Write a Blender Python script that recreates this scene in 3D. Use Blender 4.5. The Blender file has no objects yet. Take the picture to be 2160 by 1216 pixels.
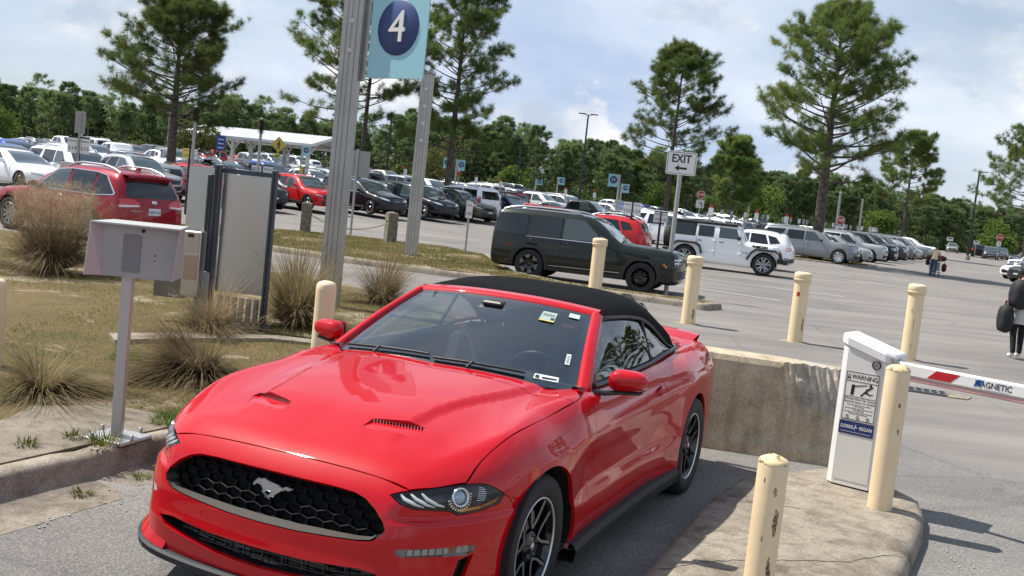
import bpy, bmesh, math, random
import numpy as np
from mathutils import Vector, Matrix
from mathutils.geometry import delaunay_2d_cdt
random.seed(7); RNG = np.random.default_rng(7)
SC = bpy.context.scene; COL = SC.collection
R = math.radians

# ------------------------------------------------------------------ camera
cd = bpy.data.cameras.new('camera'); cam = bpy.data.objects.new('camera', cd); COL.objects.link(cam)
PITCH, ROLL = R(4.919), R(6.100)
fw = Vector((0, math.cos(PITCH), -math.sin(PITCH))); r0 = Vector((1, 0, 0)); u0 = r0.cross(fw)
rr = r0*math.cos(ROLL)+u0*math.sin(ROLL); uu = u0*math.cos(ROLL)-r0*math.sin(ROLL)
m3 = Matrix((rr, uu, -fw)).transposed()
cam.matrix_world = Matrix.Translation((0, 0, 1.931)) @ m3.to_4x4()
cd.sensor_fit = 'HORIZONTAL'; cd.sensor_width = 36; cd.lens = 2181.2/2160*36
cd.clip_start = .05; cd.clip_end = 6000
SC.camera = cam
SC.render.resolution_x, SC.render.resolution_y = 1024, 576
# ------------------------------------------------------------------ sky and sun
SUN_EL, SUN_AZ = R(57), R(160)          # azimuth of the sun's place, counter-clockwise from +x
sd = Vector((math.cos(SUN_AZ)*math.cos(SUN_EL), math.sin(SUN_AZ)*math.cos(SUN_EL), math.sin(SUN_EL)))
sl = bpy.data.lights.new('sun', 'SUN'); sl.energy = 5.0; sl.angle = R(.53); sl.color = (1, .95, .87)
so = bpy.data.objects.new('sun', sl); COL.objects.link(so)
so.rotation_euler = sd.to_track_quat('Z', 'Y').to_euler(); so.location = (-20, 10, 40)
W = bpy.data.worlds.new('World'); SC.world = W; W.use_nodes = True
nt = W.node_tree; nt.nodes.clear()
def N(t, **k):
    n = nt.nodes.new(t)
    for a, b in k.items(): setattr(n, a, b)
    return n
def K(a, b): nt.links.new(a, b)
sky = N('ShaderNodeTexSky', sky_type='NISHITA'); sky.sun_disc = False
sky.sun_elevation = SUN_EL; sky.sun_rotation = R(90)-SUN_AZ
sky.air_density = 1.2; sky.dust_density = 1.0; sky.ozone_density = 1.4
tc = N('ShaderNodeTexCoord')
sep = N('ShaderNodeSeparateXYZ'); K(tc.outputs['Generated'], sep.inputs[0])
# soft cloud sheet and a few white heaps low down, thinning out overhead into clear blue
def noise(sc, det, ro, loc, zs=2.0, dist=.2):
    mp = N('ShaderNodeMapping'); K(tc.outputs['Generated'], mp.inputs[0]); mp.inputs['Location'].default_value = loc; mp.inputs['Scale'].default_value = (1, 1, zs)
    n = N('ShaderNodeTexNoise'); n.inputs['Scale'].default_value = sc; n.inputs['Detail'].default_value = det; n.inputs['Roughness'].default_value = ro; n.inputs['Distortion'].default_value = dist; K(mp.outputs[0], n.inputs['Vector']); return n.outputs['Fac']
def ramp(f, a, b, ca=(0, 0, 0), cb=(1, 1, 1)):
    r = N('ShaderNodeValToRGB'); e = r.color_ramp.elements; e[0].position = a; e[1].position = b; e[0].color = (*ca, 1); e[1].color = (*cb, 1); K(f, r.inputs[0]); return r.outputs[0]
def mixc(f, a, b, mode='MIX'):
    x = N('ShaderNodeMixRGB', blend_type=mode)
    for i, v in enumerate((f, a, b)):
        if hasattr(v, 'links'): K(v, x.inputs[i])
        elif isinstance(v, tuple): x.inputs[i].default_value = (*v, 1)
        else: x.inputs[i].default_value = v
    return x.outputs[0]
high = ramp(sep.outputs['Z'], .30, .75, (1, 1, 1), (.38, .38, .38))
sheet_m = mixc(1, ramp(noise(1.5, 6, .55, (4.2, 1.1, .3), 2.6), .30, .56), high, 'MULTIPLY')
sheet_c = ramp(noise(2.6, 6, .55, (1.3, 5.1, 0), 3.2), .34, .66, (5.5, 6.8, 9.1), (10.0, 10.7, 11.8))
c1 = mixc(sheet_m, mixc(.35, sky.outputs[0], (5.6, 7.4, 10.2)), sheet_c)
low = ramp(sep.outputs['Z'], .14, .30, (1, 1, 1), (0, 0, 0))
heap_m = mixc(1, ramp(noise(5.2, 10, .58, (7.7, 2.3, 1.9), 1.5, .1), .55, .60), low, 'MULTIPLY')
heap_c = ramp(noise(6.5, 6, .6, (7.7, 2.3, 1.75), 1.5, .1), .42, .62, (6.0, 6.9, 8.3), (13., 12.8, 12.3))
c2 = mixc(mixc(.8, (0, 0, 0), heap_m), c1, heap_c)
bg = N('ShaderNodeBackground'); bg.inputs['Strength'].default_value = .067
K(c2, bg.inputs[0])
K(bg.outputs[0], N('ShaderNodeOutputWorld').inputs[0])
vs = SC.view_settings; vs.view_transform = 'Standard'; vs.look = 'None'; vs.gamma = 1; vs.exposure = .48; vs.use_curve_mapping = False

# ------------------------------------------------------------------ materials
MATS = {}
def mat(name, col=(.5, .5, .5), rough=.5, metal=0, coat=0, bump=None, var=None, spec=None, emit=None, trans=None, noise=None):
    """var = (second colour, noise scale, lo, hi); bump = (scale, strength, distance)"""
    if name in MATS: return MATS[name]
    m = bpy.data.materials.new(name); m.use_nodes = True; t = m.node_tree; b = t.nodes['Principled BSDF']
    b.inputs['Base Color'].default_value = (*col, 1); b.inputs['Roughness'].default_value = rough; b.inputs['Metallic'].default_value = metal
    if coat: b.inputs['Coat Weight'].default_value = coat; b.inputs['Coat Roughness'].default_value = .03
    if spec is not None: b.inputs['Specular IOR Level'].default_value = spec
    if emit: b.inputs['Emission Color'].default_value = (*emit[0], 1); b.inputs['Emission Strength'].default_value = emit[1]
    co = t.nodes.new('ShaderNodeTexCoord')
    if var:
        vs_ = var if isinstance(var, list) else [var]
        prev = None
        for (c2, sc, lo, hi) in vs_:
            n = t.nodes.new('ShaderNodeTexNoise'); n.inputs['Scale'].default_value = sc; n.inputs['Detail'].default_value = 8; n.inputs['Roughness'].default_value = .65
            t.links.new(co.outputs['Object'], n.inputs['Vector'])
            r = t.nodes.new('ShaderNodeMapRange'); r.inputs['From Min'].default_value = lo; r.inputs['From Max'].default_value = hi
            t.links.new(n.outputs['Fac'], r.inputs[0])
            x = t.nodes.new('ShaderNodeMixRGB'); t.links.new(r.outputs[0], x.inputs[0]); x.inputs[2].default_value = (*c2, 1)
            if prev: t.links.new(prev, x.inputs[1])
            else: x.inputs[1].default_value = (*col, 1)
            prev = x.outputs[0]
        t.links.new(prev, b.inputs['Base Color'])
    if bump:
        n = t.nodes.new('ShaderNodeTexNoise'); n.inputs['Scale'].default_value = bump[0]; n.inputs['Detail'].default_value = 6
        t.links.new(co.outputs['Object'], n.inputs['Vector'])
        bp = t.nodes.new('ShaderNodeBump'); bp.inputs['Strength'].default_value = bump[1]; bp.inputs['Distance'].default_value = bump[2]
        t.links.new(n.outputs['Fac'], bp.inputs['Height']); t.links.new(bp.outputs[0], b.inputs['Normal'])
    MATS[name] = m
    return m
def glass(name, tint, refl=1.0, rough=.0, ior=1.5):
    m = bpy.data.materials.new(name); m.use_nodes = True; t = m.node_tree; t.nodes.clear()
    tr = t.nodes.new('ShaderNodeBsdfTransparent'); tr.inputs[0].default_value = (*tint, 1)
    gl = t.nodes.new('ShaderNodeBsdfGlossy'); gl.inputs['Roughness'].default_value = rough; gl.inputs[0].default_value = (refl, refl, refl, 1)
    fr = t.nodes.new('ShaderNodeFresnel'); ge = t.nodes.new('ShaderNodeNewGeometry'); mi = t.nodes.new('ShaderNodeMapRange'); mi.inputs['To Min'].default_value = ior; mi.inputs['To Max'].default_value = 1/ior; t.links.new(ge.outputs['Backfacing'], mi.inputs[0]); t.links.new(mi.outputs[0], fr.inputs[0])   # same reflection from either side
    mxs = t.nodes.new('ShaderNodeMixShader'); o = t.nodes.new('ShaderNodeOutputMaterial')
    t.links.new(fr.outputs[0], mxs.inputs[0]); t.links.new(tr.outputs[0], mxs.inputs[1]); t.links.new(gl.outputs[0], mxs.inputs[2]); t.links.new(mxs.outputs[0], o.inputs[0])
    return m

# ------------------------------------------------------------------ mesh helpers
def add(name, me, parent=None, mats=(), loc=None):
    o = bpy.data.objects.new(name, me); COL.objects.link(o)
    for m in mats: me.materials.append(m)
    if parent is not None: o.parent = parent
    if loc is not None: o.location = loc
    return o
def tag(o, label=None, cat=None, group=None, kind=None):
    if label: o['label'] = label
    if cat: o['category'] = cat
    if group: o['group'] = group
    if kind: o['kind'] = kind
    return o
def empty(name, loc=(0, 0, 0), rz=0, label=None, cat=None, group=None):
    o = bpy.data.objects.new(name, None); COL.objects.link(o); o.location = loc; o.rotation_euler = (0, 0, rz)
    return tag(o, label, cat, group)
def raw(V, F, MI=None, smooth=False, name='m'):
    me = bpy.data.meshes.new(name); me.from_pydata([tuple(map(float, v)) for v in V], [], [tuple(f) for f in F])
    if MI is not None: me.polygons.foreach_set('material_index', np.asarray(MI, np.int32))
    if smooth: me.polygons.foreach_set('use_smooth', np.ones(len(me.polygons), bool))
    me.update(); return me
def tris(V, T, name='m', MI=None, smooth=False):
    V = np.asarray(V, np.float32); T = np.asarray(T, np.int32); n, k = T.shape
    me = bpy.data.meshes.new(name); me.vertices.add(len(V)); me.vertices.foreach_set('co', V.ravel())
    me.loops.add(n*k); me.loops.foreach_set('vertex_index', T.ravel())
    me.polygons.add(n); me.polygons.foreach_set('loop_start', np.arange(0, n*k, k, dtype=np.int32))
    if MI is not None: me.polygons.foreach_set('material_index', np.asarray(MI, np.int32))
    if smooth: me.polygons.foreach_set('use_smooth', np.ones(n, bool))
    me.update(calc_edges=True); return me
class MB:
    """collects boxes, tubes, lathes, prisms; build() links them as one mesh"""
    def __init__(s): s.V = []; s.F = []; s.M = []; s.S = []
    def put(s, V, F, mi=0, sm=False):
        b = len(s.V); s.V += [tuple(map(float, v)) for v in V]
        for f in F: s.F.append(tuple(i+b for i in f)); s.M.append(mi); s.S.append(sm)
        return s
    def box(s, c, d, rot=None, mi=0, bev=0):
        x, y, z = d[0]/2, d[1]/2, d[2]/2
        if bev:
            b = bev; V = []
            for sz, k in ((-z, b), (-z+b, 0), (z-b, 0), (z, b)):
                X, Y = x-k, y-k; e = b*.6
                V += [(-X+e, -Y, sz), (X-e, -Y, sz), (X, -Y+e, sz), (X, Y-e, sz), (X-e, Y, sz), (-X+e, Y, sz), (-X, Y-e, sz), (-X, -Y+e, sz)]
            F = [tuple(range(7, -1, -1)), tuple(range(24, 32))]
            for r in range(3):
                for i in range(8): F.append((r*8+i, r*8+(i+1) % 8, r*8+8+(i+1) % 8, r*8+8+i))
        else:
            V = [(i*x, j*y, k*z) for k in (-1, 1) for j in (-1, 1) for i in (-1, 1)]
            F = [(0, 2, 3, 1), (4, 5, 7, 6), (0, 1, 5, 4), (2, 6, 7, 3), (0, 4, 6, 2), (1, 3, 7, 5)]
        Mx = rot if rot is not None else Matrix.Identity(3)
        return s.put([Mx @ Vector(v)+Vector(c) for v in V], F, mi)
    def tube(s, pts, rad, n=8, mi=0, cap=True, sm=True, flat=None):
        P = [Vector(p) for p in pts]; k = len(P)
        if not hasattr(rad, '__len__'): rad = [rad]*k
        V = []; F = []; up = None
        for i in range(k):
            t = (P[min(i+1, k-1)]-P[max(i-1, 0)]).normalized()
            if up is None:
                up = Vector((0, 0, 1)) if abs(t.z) < .9 else Vector((1, 0, 0))
            a = t.cross(up).normalized(); b = a.cross(t).normalized(); up = b
            for j in range(n):
                an = 2*math.pi*j/n+(math.pi/n)
                V.append(P[i]+(a*math.cos(an)+b*math.sin(an)*(flat or 1))*rad[i])
        for i in range(k-1):
            for j in range(n): F.append((i*n+j, i*n+(j+1) % n, (i+1)*n+(j+1) % n, (i+1)*n+j))
        s.put(V, F, mi, sm)
        if cap: s.put([V[j] for j in range(n)], [tuple(range(n-1, -1, -1))], mi); s.put([V[(k-1)*n+j] for j in range(n)], [tuple(range(n))], mi)
        return s
    def lathe(s, prof, n=24, axis='z', c=(0, 0, 0), mi=0, sm=True):
        V = []; F = []; k = len(prof)
        for (r, h) in prof:
            for j in range(n):
                a = 2*math.pi*j/n; p = (r*math.cos(a), r*math.sin(a), h)
                if axis == 'y': p = (r*math.cos(a), h, -r*math.sin(a))
                if axis == 'x': p = (h, r*math.cos(a), r*math.sin(a))
                V.append((p[0]+c[0], p[1]+c[1], p[2]+c[2]))
        for i in range(k-1):
            for j in range(n): F.append((i*n+j, i*n+(j+1) % n, (i+1)*n+(j+1) % n, (i+1)*n+j))
        return s.put(V, F, mi, sm)
    def prism(s, poly, lo, hi, f=lambda a, b, h: (a, b, h), mi=0):
        n = len(poly); V = [f(a, b, lo) for a, b in poly]+[f(a, b, hi) for a, b in poly]
        F = [tuple(range(n-1, -1, -1)), tuple(range(n, 2*n))]+[(i, (i+1) % n, n+(i+1) % n, n+i) for i in range(n)]
        return s.put(V, F, mi)
    def grid(s, G, mi=0, sm=True, flip=False):
        nr, nc = len(G), len(G[0]); V = [p for row in G for p in row]; F = []
        for i in range(nr-1):
            for j in range(nc-1):
                q = (i*nc+j, i*nc+j+1, (i+1)*nc+j+1, (i+1)*nc+j); F.append(q[::-1] if flip else q)
        return s.put(V, F, mi, sm)
    def mesh(s, name='m'):
        me = bpy.data.meshes.new(name); me.from_pydata(s.V, [], s.F)
        me.polygons.foreach_set('material_index', np.asarray(s.M, np.int32)); me.polygons.foreach_set('use_smooth', np.asarray(s.S, bool))
        me.update(); return me
    def build(s, name, mats, parent=None, loc=None, fix=False):
        me = s.mesh(name)
        if fix: fixn(me)
        return add(name, me, parent, mats if isinstance(mats, (list, tuple)) else [mats], loc)
def fixn(me):
    b = bmesh.new(); b.from_mesh(me); bmesh.ops.remove_doubles(b, verts=b.verts, dist=1e-5); bmesh.ops.recalc_face_normals(b, faces=b.faces); b.to_mesh(me); b.free(); me.update()
def mirror_mesh(me):
    m2 = me.copy(); b = bmesh.new(); b.from_mesh(m2)
    for v in b.verts: v.co.y = -v.co.y
    bmesh.ops.reverse_faces(b, faces=b.faces); b.to_mesh(m2); b.free(); m2.update(); return m2
def rotz(a): return Matrix.Rotation(a, 3, 'Z')
FONT_CACHE = {}
def text_mesh(txt, size, ext=.0015, width=None, bold=0):
    cu = bpy.data.curves.new('lettering', 'FONT'); cu.body = txt; cu.size = size; cu.extrude = ext; cu.align_x = 'CENTER'; cu.align_y = 'CENTER'; cu.offset = bold; cu.resolution_u = 4
    o = bpy.data.objects.new('lettering', cu); COL.objects.link(o)
    me = bpy.data.meshes.new_from_object(o.evaluated_get(bpy.context.evaluated_depsgraph_get()))
    bpy.data.objects.remove(o)
    if width and len(me.vertices):
        xs = [v.co.x for v in me.vertices]; k = width/(max(xs)-min(xs)); c = (max(xs)+min(xs))/2
        for v in me.vertices: v.co.x = (v.co.x-c)*k
    me.materials.clear(); return me
def put_text(txt, parent, m, pos, size, xdir=(1, 0, 0), up=(0, 0, 1), ext=.0015, width=None, name='lettering', bold=0):
    me = text_mesh(txt, size, ext, width, bold); a = Vector(xdir).normalized(); b = Vector(up).normalized(); c = a.cross(b)
    o = add(name, me, parent, [m]); o.matrix_local = Matrix.Translation(pos) @ Matrix((a, b, c)).transposed().to_4x4(); return o
def zg(x, y):          # the lot climbs gently beyond the kerb
    a = x/max(y, 1.); s = np.interp(a, [-.5, -.2, 0, .17, .31, .45], [.026, .030, .020, .012, .0085, .005])
    t = max(0., y-36.); return float(s*t*t/(t+8.))
# ---- sports car body: one closed-form skin, every panel is a region of it
def spl(xs, ys):
    xs = np.asarray(xs, float); ys = np.asarray(ys, float)
    if xs[0] > xs[-1]: xs = xs[::-1]; ys = ys[::-1]
    h = np.diff(xs); d = np.diff(ys)/h
    m = np.zeros(len(xs)); m[0] = d[0]; m[-1] = d[-1]
    for i in range(1, len(xs)-1):
        if d[i-1]*d[i] > 0:
            w1 = 2*h[i]+h[i-1]; w2 = h[i]+2*h[i-1]
            m[i] = (w1+w2)/(w1/d[i-1]+w2/d[i])
    def f(x):
        x = np.clip(np.asarray(x, float), xs[0], xs[-1])
        i = np.clip(np.searchsorted(xs, x)-1, 0, len(h)-1)
        t = (x-xs[i])/h[i]
        return ((1+2*t)*(1-t)**2*ys[i] + t*(1-t)**2*h[i]*m[i] + t*t*(3-2*t)*ys[i+1] + t*t*(t-1)*h[i]*m[i+1])
    return f
def sst(a, b, x):
    t = np.clip((x-a)/(b-a), 0, 1); return t*t*(3-2*t)
def smax(a, b, k):
    h = np.maximum(k-np.abs(a-b), 0)/k
    return np.maximum(a, b)+h*h*k*.25
f_nose = spl([.15,.22,.30,.36,.42,.50,.57,.63,.68,.73,.77,.85,1.1],[.86,.885,.895,.90,.893,.888,.875,.857,.832,.792,.752,.64,.2])
f_bow = spl([0,.15,.3,.45,.57,.65,.72,.8,.88,.94,1.0],[0,-.003,-.012,-.026,-.047,-.085,-.15,-.265,-.44,-.66,-.9])
f_hc = spl([1.0,.85,.75,.65,.5,.3,0,-.3,-.55,-.8,-1.2,-2.6,-2.9,-3.3,-3.72,-3.9],[.58,.70,.77,.812,.858,.902,.946,.974,.992,1.0,1.0,1.01,1.01,1.005,1.0,.98])
f_hx = spl([0,.2,.4,.5,.6,.7,.8,.9,1.0],[0,.002,-.004,-.014,-.027,-.034,-.045,-.075,-.13])
f_wid = spl([.9,.5,.25,0,-.3,-.8,-1.5,-2.1,-2.6,-3.0,-3.4,-3.7,-3.86],[.93,.945,.953,.957,.947,.930,.925,.938,.955,.936,.885,.83,.78])
f_pf = spl([.15,.3,.5,.65,.74,.80,.86,.92,1.05],[-.02,0,0,-.004,-.022,-.047,-.085,-.135,-.30])
f_pd = spl([.15,.25,.36,.44,.52,.62,.72,.78,.86,.95,1.03,1.1],[-.07,-.03,-.004,-.006,-.03,-.026,-.012,-.010,-.036,-.072,-.107,-.15])
f_pq = spl([.15,.3,.5,.66,.78,.86,.92,.98,1.05],[-.02,0,0,-.002,-.012,-.035,-.072,-.125,-.23])
f_tail = spl([.15,.3,.5,.7,.85,.95,1.05],[-3.70,-3.80,-3.84,-3.83,-3.80,-3.79,-3.74])
def Htop(x, y):
    ay = np.abs(y)
    z = f_hc(x) + f_hx(ay)*(1-.35*sst(-1.0, -2.6, x)*1)
    # raised centre dome, its edges run back from the vents towards the pillars
    e = .40+.20*sst(.35, -.65, x)
    dome = sst(e+.035, e-.025, ay)*sst(.62, .30, x)*sst(-1.2, -.7, x)
    z = z + .021*dome
    # fender crest over the wheels
    z = z + .020*np.exp(-((ay-.80)/.09)**2)*sst(.75, .25, x)*sst(-1.1, -.6, x)
    z = z + .012*np.exp(-((ay-.78)/.1)**2)*sst(-2.0, -2.5, x)
    return z
def Sside(x, z):
    a = sst(-.15, -.55, x); b = sst(-1.75, -2.35, x)
    p = f_pf(z)*(1-a) + f_pd(z)*a*(1-b) + f_pq(z)*b
    # shoulder line rising to the back
    zc = .765+.055*sst(.2, -2.6, x)
    d = z-zc
    p = p + .008*np.exp(-(np.minimum(d,0)/.05)**2)*(d < 0) + .008*np.exp(-(np.maximum(d,0)/.02)**2)*(d >= 0)
    return f_wid(x)+p
def Fbody(x, y, z):
    ay = np.abs(y)
    ft = z-Htop(x, ay)
    fs = ay-Sside(x, z)
    # ledge under the lamps, lower lip
    pocket = .036*sst(.584, .604, z)*(1-sst(.604, .70, z))*sst(.55, .66, ay)*sst(1.0, .88, ay)
    ff = (x-(f_nose(z)+f_bow(ay)-pocket*1.2))/np.sqrt(1+(1.9*sst(.5, .9, ay))**2)
    fr = (f_tail(z)+.16*sst(.3, .95, ay)**2-x)
    v = smax(ft, fs, .075)
    v = smax(v, ff, .05+.05*sst(.5, .75, ay))
    return smax(v, fr, .12)
def root(f, lo, hi, n=44):
    lo = np.array(lo, float)*1.0; hi = np.array(hi, float)*1.0
    for _ in range(n):
        m = (lo+hi)/2; s = f(m) > 0
        hi = np.where(s, m, hi); lo = np.where(s, lo, m)
    return (lo+hi)/2
PX0 = -.15
def on_front(q):      # (angle about the nose pivot, height)
    q = np.asarray(q, float); c, s = np.cos(q[:, 0]), np.sin(q[:, 0]); z = q[:, 1]
    r = root(lambda t: Fbody(PX0+t*c, t*s, z), np.full(len(q), .05), np.full(len(q), 1.6))
    return np.stack([PX0+r*c, r*s, z], -1)
def on_top(q):
    q = np.asarray(q, float); x, y = q[:, 0], q[:, 1]
    z = root(lambda t: Fbody(x, y, t), np.full(len(q), .3), np.full(len(q), 1.3))
    return np.stack([x, y, z], -1)
def on_side(q):
    q = np.asarray(q, float); x, z = q[:, 0], q[:, 1]
    y = root(lambda t: Fbody(x, t, z), np.full(len(q), .05), np.full(len(q), 1.2))
    return np.stack([x, y, z], -1)
def body_normal(P):
    e = 2e-3; x, y, z = P[:, 0], P[:, 1], P[:, 2]
    n = np.stack([Fbody(x+e, y, z)-Fbody(x-e, y, z), Fbody(x, y+e, z)-Fbody(x, y-e, z), Fbody(x, y, z+e)-Fbody(x, y, z-e)], -1)
    return n/np.linalg.norm(n, axis=1)[:, None]
class DirMap:
    def __init__(s, d, F=None, lo=0., hi=1.6, off=0.):
        d = np.array(d, float); d /= np.linalg.norm(d); s.d = d; s.F = F or Fbody; s.lo, s.hi, s.off = float(lo), float(hi), off
        a = np.array([1., 0, 0]) if abs(d[0]) < .9 else np.array([0, 1., 0])
        a = a-d*(a@d); a /= np.linalg.norm(a); s.a = a; s.b = np.cross(d, a)
    def to2(s, P): P = np.asarray(P, float); return np.stack([P@s.a, P@s.b], -1)
    def to3(s, q):
        q = np.asarray(q, float); B = q[:, :1]*s.a+q[:, 1:]*s.b; f = lambda t: s.F(*(B+t[:, None]*s.d).T)
        T = np.linspace(s.hi, s.lo, 60); lo = np.full(len(q), s.lo); hi = np.full(len(q), s.hi); done = np.zeros(len(q), bool)
        for t in T:
            v = f(np.full(len(q), t)) < 0; new = v & ~done; lo[new] = t; done |= v; hi[~done] = t
        t = root(f, lo, hi, 26); return B+t[:, None]*s.d
class FrontMap:
    def to2(s, P): P = np.asarray(P, float); return np.stack([np.arctan2(P[:, 1], P[:, 0]-PX0)*.95, P[:, 2]], -1)
    def to3(s, q): q = np.asarray(q, float); return on_front(np.stack([q[:, 0]/.95, q[:, 1]], -1))
def resample(P, step, closed=False):
    P = [np.array(p, float) for p in P]; out = []
    n = len(P)
    for i in range(n if closed else n-1):
        a, b = P[i], P[(i+1) % n]; k = max(1, int(np.linalg.norm(b-a)/step+.5))
        for j in range(k): out.append(a+(b-a)*j/k)
    if not closed: out.append(P[-1])
    return np.array(out)
def curve(P, step):       # smooth line through points
    P = np.array(P, float); t = np.concatenate([[0], np.cumsum(np.linalg.norm(np.diff(P, axis=0), axis=1))])
    n = max(2, int(t[-1]/step)+1); u = np.linspace(0, t[-1], n); out = np.empty((n, P.shape[1]))
    m = np.gradient(P, t, axis=0) if len(P) > 2 else np.repeat(((P[-1]-P[0])/t[-1])[None], 2, 0)
    i = np.clip(np.searchsorted(t, u, 'right')-1, 0, len(P)-2); h = (t[i+1]-t[i])[:, None]; s = ((u-t[i])[:, None])/h
    return (1+2*s)*(1-s)**2*P[i]+s*(1-s)**2*h*m[i]+s*s*(3-2*s)*P[i+1]+s*s*(s-1)*h*m[i+1]
def snap(P, F=None):
    P = np.array(P, float); F = F or Fbody
    for _ in range(8):
        e = 1e-3; f0 = F(*P.T)
        g = np.stack([(F(*(P+np.eye(3)[k]*e).T)-F(*(P-np.eye(3)[k]*e).T))/(2*e) for k in range(3)], -1)
        P = P-(f0/np.maximum((g*g).sum(1), 1e-6))[:, None]*g
    return P
def inset2(Q, g):
    n = len(Q); A = 0
    for i in range(n): A += Q[i][0]*Q[(i+1) % n][1]-Q[(i+1) % n][0]*Q[i][1]
    sg = 1 if A > 0 else -1; out = []
    for i in range(n):
        a = Q[i]-Q[i-1]; b = Q[(i+1) % n]-Q[i]
        na = np.array([-a[1], a[0]])*sg/(np.linalg.norm(a)+1e-12); nb = np.array([-b[1], b[0]])*sg/(np.linalg.norm(b)+1e-12)
        m = na+nb; m /= max(.6, (m@m)/2); out.append(Q[i]+m*g)
    return np.array(out)
def inpoly(pts, poly):
    x, y = pts[:, 0], pts[:, 1]; c = np.zeros(len(pts), bool); n = len(poly); j = n-1
    for i in range(n):
        xi, yi = poly[i]; xj, yj = poly[j]
        with np.errstate(divide='ignore', invalid='ignore'):
            t = ((yi > y) != (yj > y)) & (x < (xj-xi)*(y-yi)/(yj-yi+1e-15)+xi)
        c ^= t; j = i
    return c
def panel(outer, holes, mp, step=.025, gap=.0, flange=.012, F=None, off=0., hole_flange=None, normals=True, dedge=None):
    """a piece of skin cut to an outline: triangulated in 2D, lifted on to the surface, edges turned in"""
    Q = mp.to2(np.asarray(outer, float));
    if gap: Q = inset2(Q, gap)
    HS = [mp.to2(np.asarray(h, float)) for h in holes]
    lo, hi = Q.min(0), Q.max(0); G = []
    ny = int((hi[1]-lo[1])/(step*.87))+2
    for j in range(ny):
        y = lo[1]+j*step*.87
        for x in np.arange(lo[0]+(j % 2)*step/2, hi[0], step): G.append((x, y))
    G = np.array(G).reshape(-1, 2)
    if len(G):
        k = inpoly(G, Q)
        for h in HS: k &= ~inpoly(G, h)
        G = G[k]
        B = np.vstack([Q]+HS)
        if len(G):
            dm = np.full(len(G), 9.)
            for i in range(0, len(B), 64): dm = np.minimum(dm, np.sqrt(((G[:, None]-B[None, i:i+64])**2).sum(2)).min(1))
            G = G[dm > (dedge or step*.45)]
    pts = [Vector(q) for q in Q]; edges = [(i, (i+1) % len(Q)) for i in range(len(Q))]
    for h in HS:
        b = len(pts); pts += [Vector(q) for q in h]; edges += [(b+i, b+(i+1) % len(h)) for i in range(len(h))]
    pts += [Vector(g) for g in G]
    v2, e2, f2, *_ = delaunay_2d_cdt(pts, edges, [], 0, 1e-7)
    v2 = np.array([tuple(v) for v in v2]); f2 = np.array([f for f in f2 if len(f) == 3]); c = v2[f2].mean(1)
    k = inpoly(c, Q)
    for h in HS: k &= ~inpoly(c, h)
    f2 = f2[k]; P = mp.to3(v2)
    FF = F or Fbody
    e = 2e-3; nr = np.stack([FF(*(P+np.eye(3)[k_]*e).T)-FF(*(P-np.eye(3)[k_]*e).T) for k_ in range(3)], -1); nr /= np.linalg.norm(nr, axis=1)[:, None]+1e-12
    P = P+nr*off
    # orientation
    fn = np.cross(P[f2[:, 1]]-P[f2[:, 0]], P[f2[:, 2]]-P[f2[:, 0]]); fl = (fn*nr[f2[:, 0]]).sum(1) < 0
    f2[fl] = f2[fl][:, ::-1]
    faces = [tuple(f) for f in f2]; LN = nr[f2].reshape(-1, 3).tolist()
    V = P.tolist()
    if flange:
        from collections import Counter
        ec = Counter(); 
        for f in f2:
            for a, b in ((f[0], f[1]), (f[1], f[2]), (f[2], f[0])): ec[(a, b)] += 1
        for (a, b) in list(ec):
            if (b, a) not in ec:
                d = flange; i = len(V)
                V += [P[a].tolist(), P[b].tolist(), (P[b]-nr[b]*d).tolist(), (P[a]-nr[a]*d).tolist()]
                faces.append((i+1, i, i+3, i+2)); t = np.cross(P[b]-P[a], nr[a]); t /= np.linalg.norm(t)+1e-12; LN += [t.tolist()]*4
    me = bpy.data.meshes.new('panel'); me.from_pydata(V, [], faces); me.polygons.foreach_set('use_smooth', np.ones(len(faces), bool)); me.update()
    me.normals_split_custom_set(LN)
    return me
def mirrored(me):
    m2 = bpy.data.meshes.new('panel'); n = len(me.vertices); co = np.empty(n*3, np.float32); me.vertices.foreach_get('co', co); co = co.reshape(-1, 3); co[:, 1] *= -1
    faces = [tuple(p.vertices)[::-1] for p in me.polygons]; m2.from_pydata(co.tolist(), [], faces)
    LN = []
    cn = me.corner_normals
    for p in me.polygons:
        for li in reversed(p.loop_indices): v = cn[li].vector; LN.append((v[0], -v[1], v[2]))
    m2.polygons.foreach_set('use_smooth', np.ones(len(faces), bool)); m2.update(); m2.normals_split_custom_set(LN); return m2
def both(name, me, parent, mats):
    a = add(name, me, parent, mats); b = add(name, mirrored(me), parent, mats); return a, b

# ------------------------------------------------------------------ shared materials
PAINT = mat('red paint', (.45, .0006, .0062), .42, coat=.9, spec=.05)
BLK = mat('black plastic', (.012, .012, .013), .45); BLKG = mat('gloss black', (.006, .006, .007), .12, coat=.4)
GREYP = mat('grey satin plastic', (.030, .032, .036), .6, spec=.2); RUBBER = mat('tyre rubber', (.016, .016, .017), .75, bump=(60, .2, .004))
CLOTHTOP = mat('black soft top cloth', (.0028, .003, .0042), .9, bump=(900, .35, .0015), spec=.12)
CHROME = mat('bright metal', (.75, .76, .78), .16, 1); SILV = mat('machined alloy', (.72, .71, .69), .36, .8); DSTEEL = mat('dark steel', (.08, .08, .085), .45, .8)
LENS = glass('lamp lens', (.93, .95, .97)); WSG = glass('windscreen glass', (.62, .72, .73), 1, 0, 2.3); SIDEG = glass('side glass', (.45, .54, .52), 1, 0, 2.1)
AMBER = mat('amber reflector', (.55, .16, .01), .25, coat=.5); WHITEP = mat('white print', (.75, .77, .75), .5); FRIT = mat('black glass border', (.004, .005, .006), .3)
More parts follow.
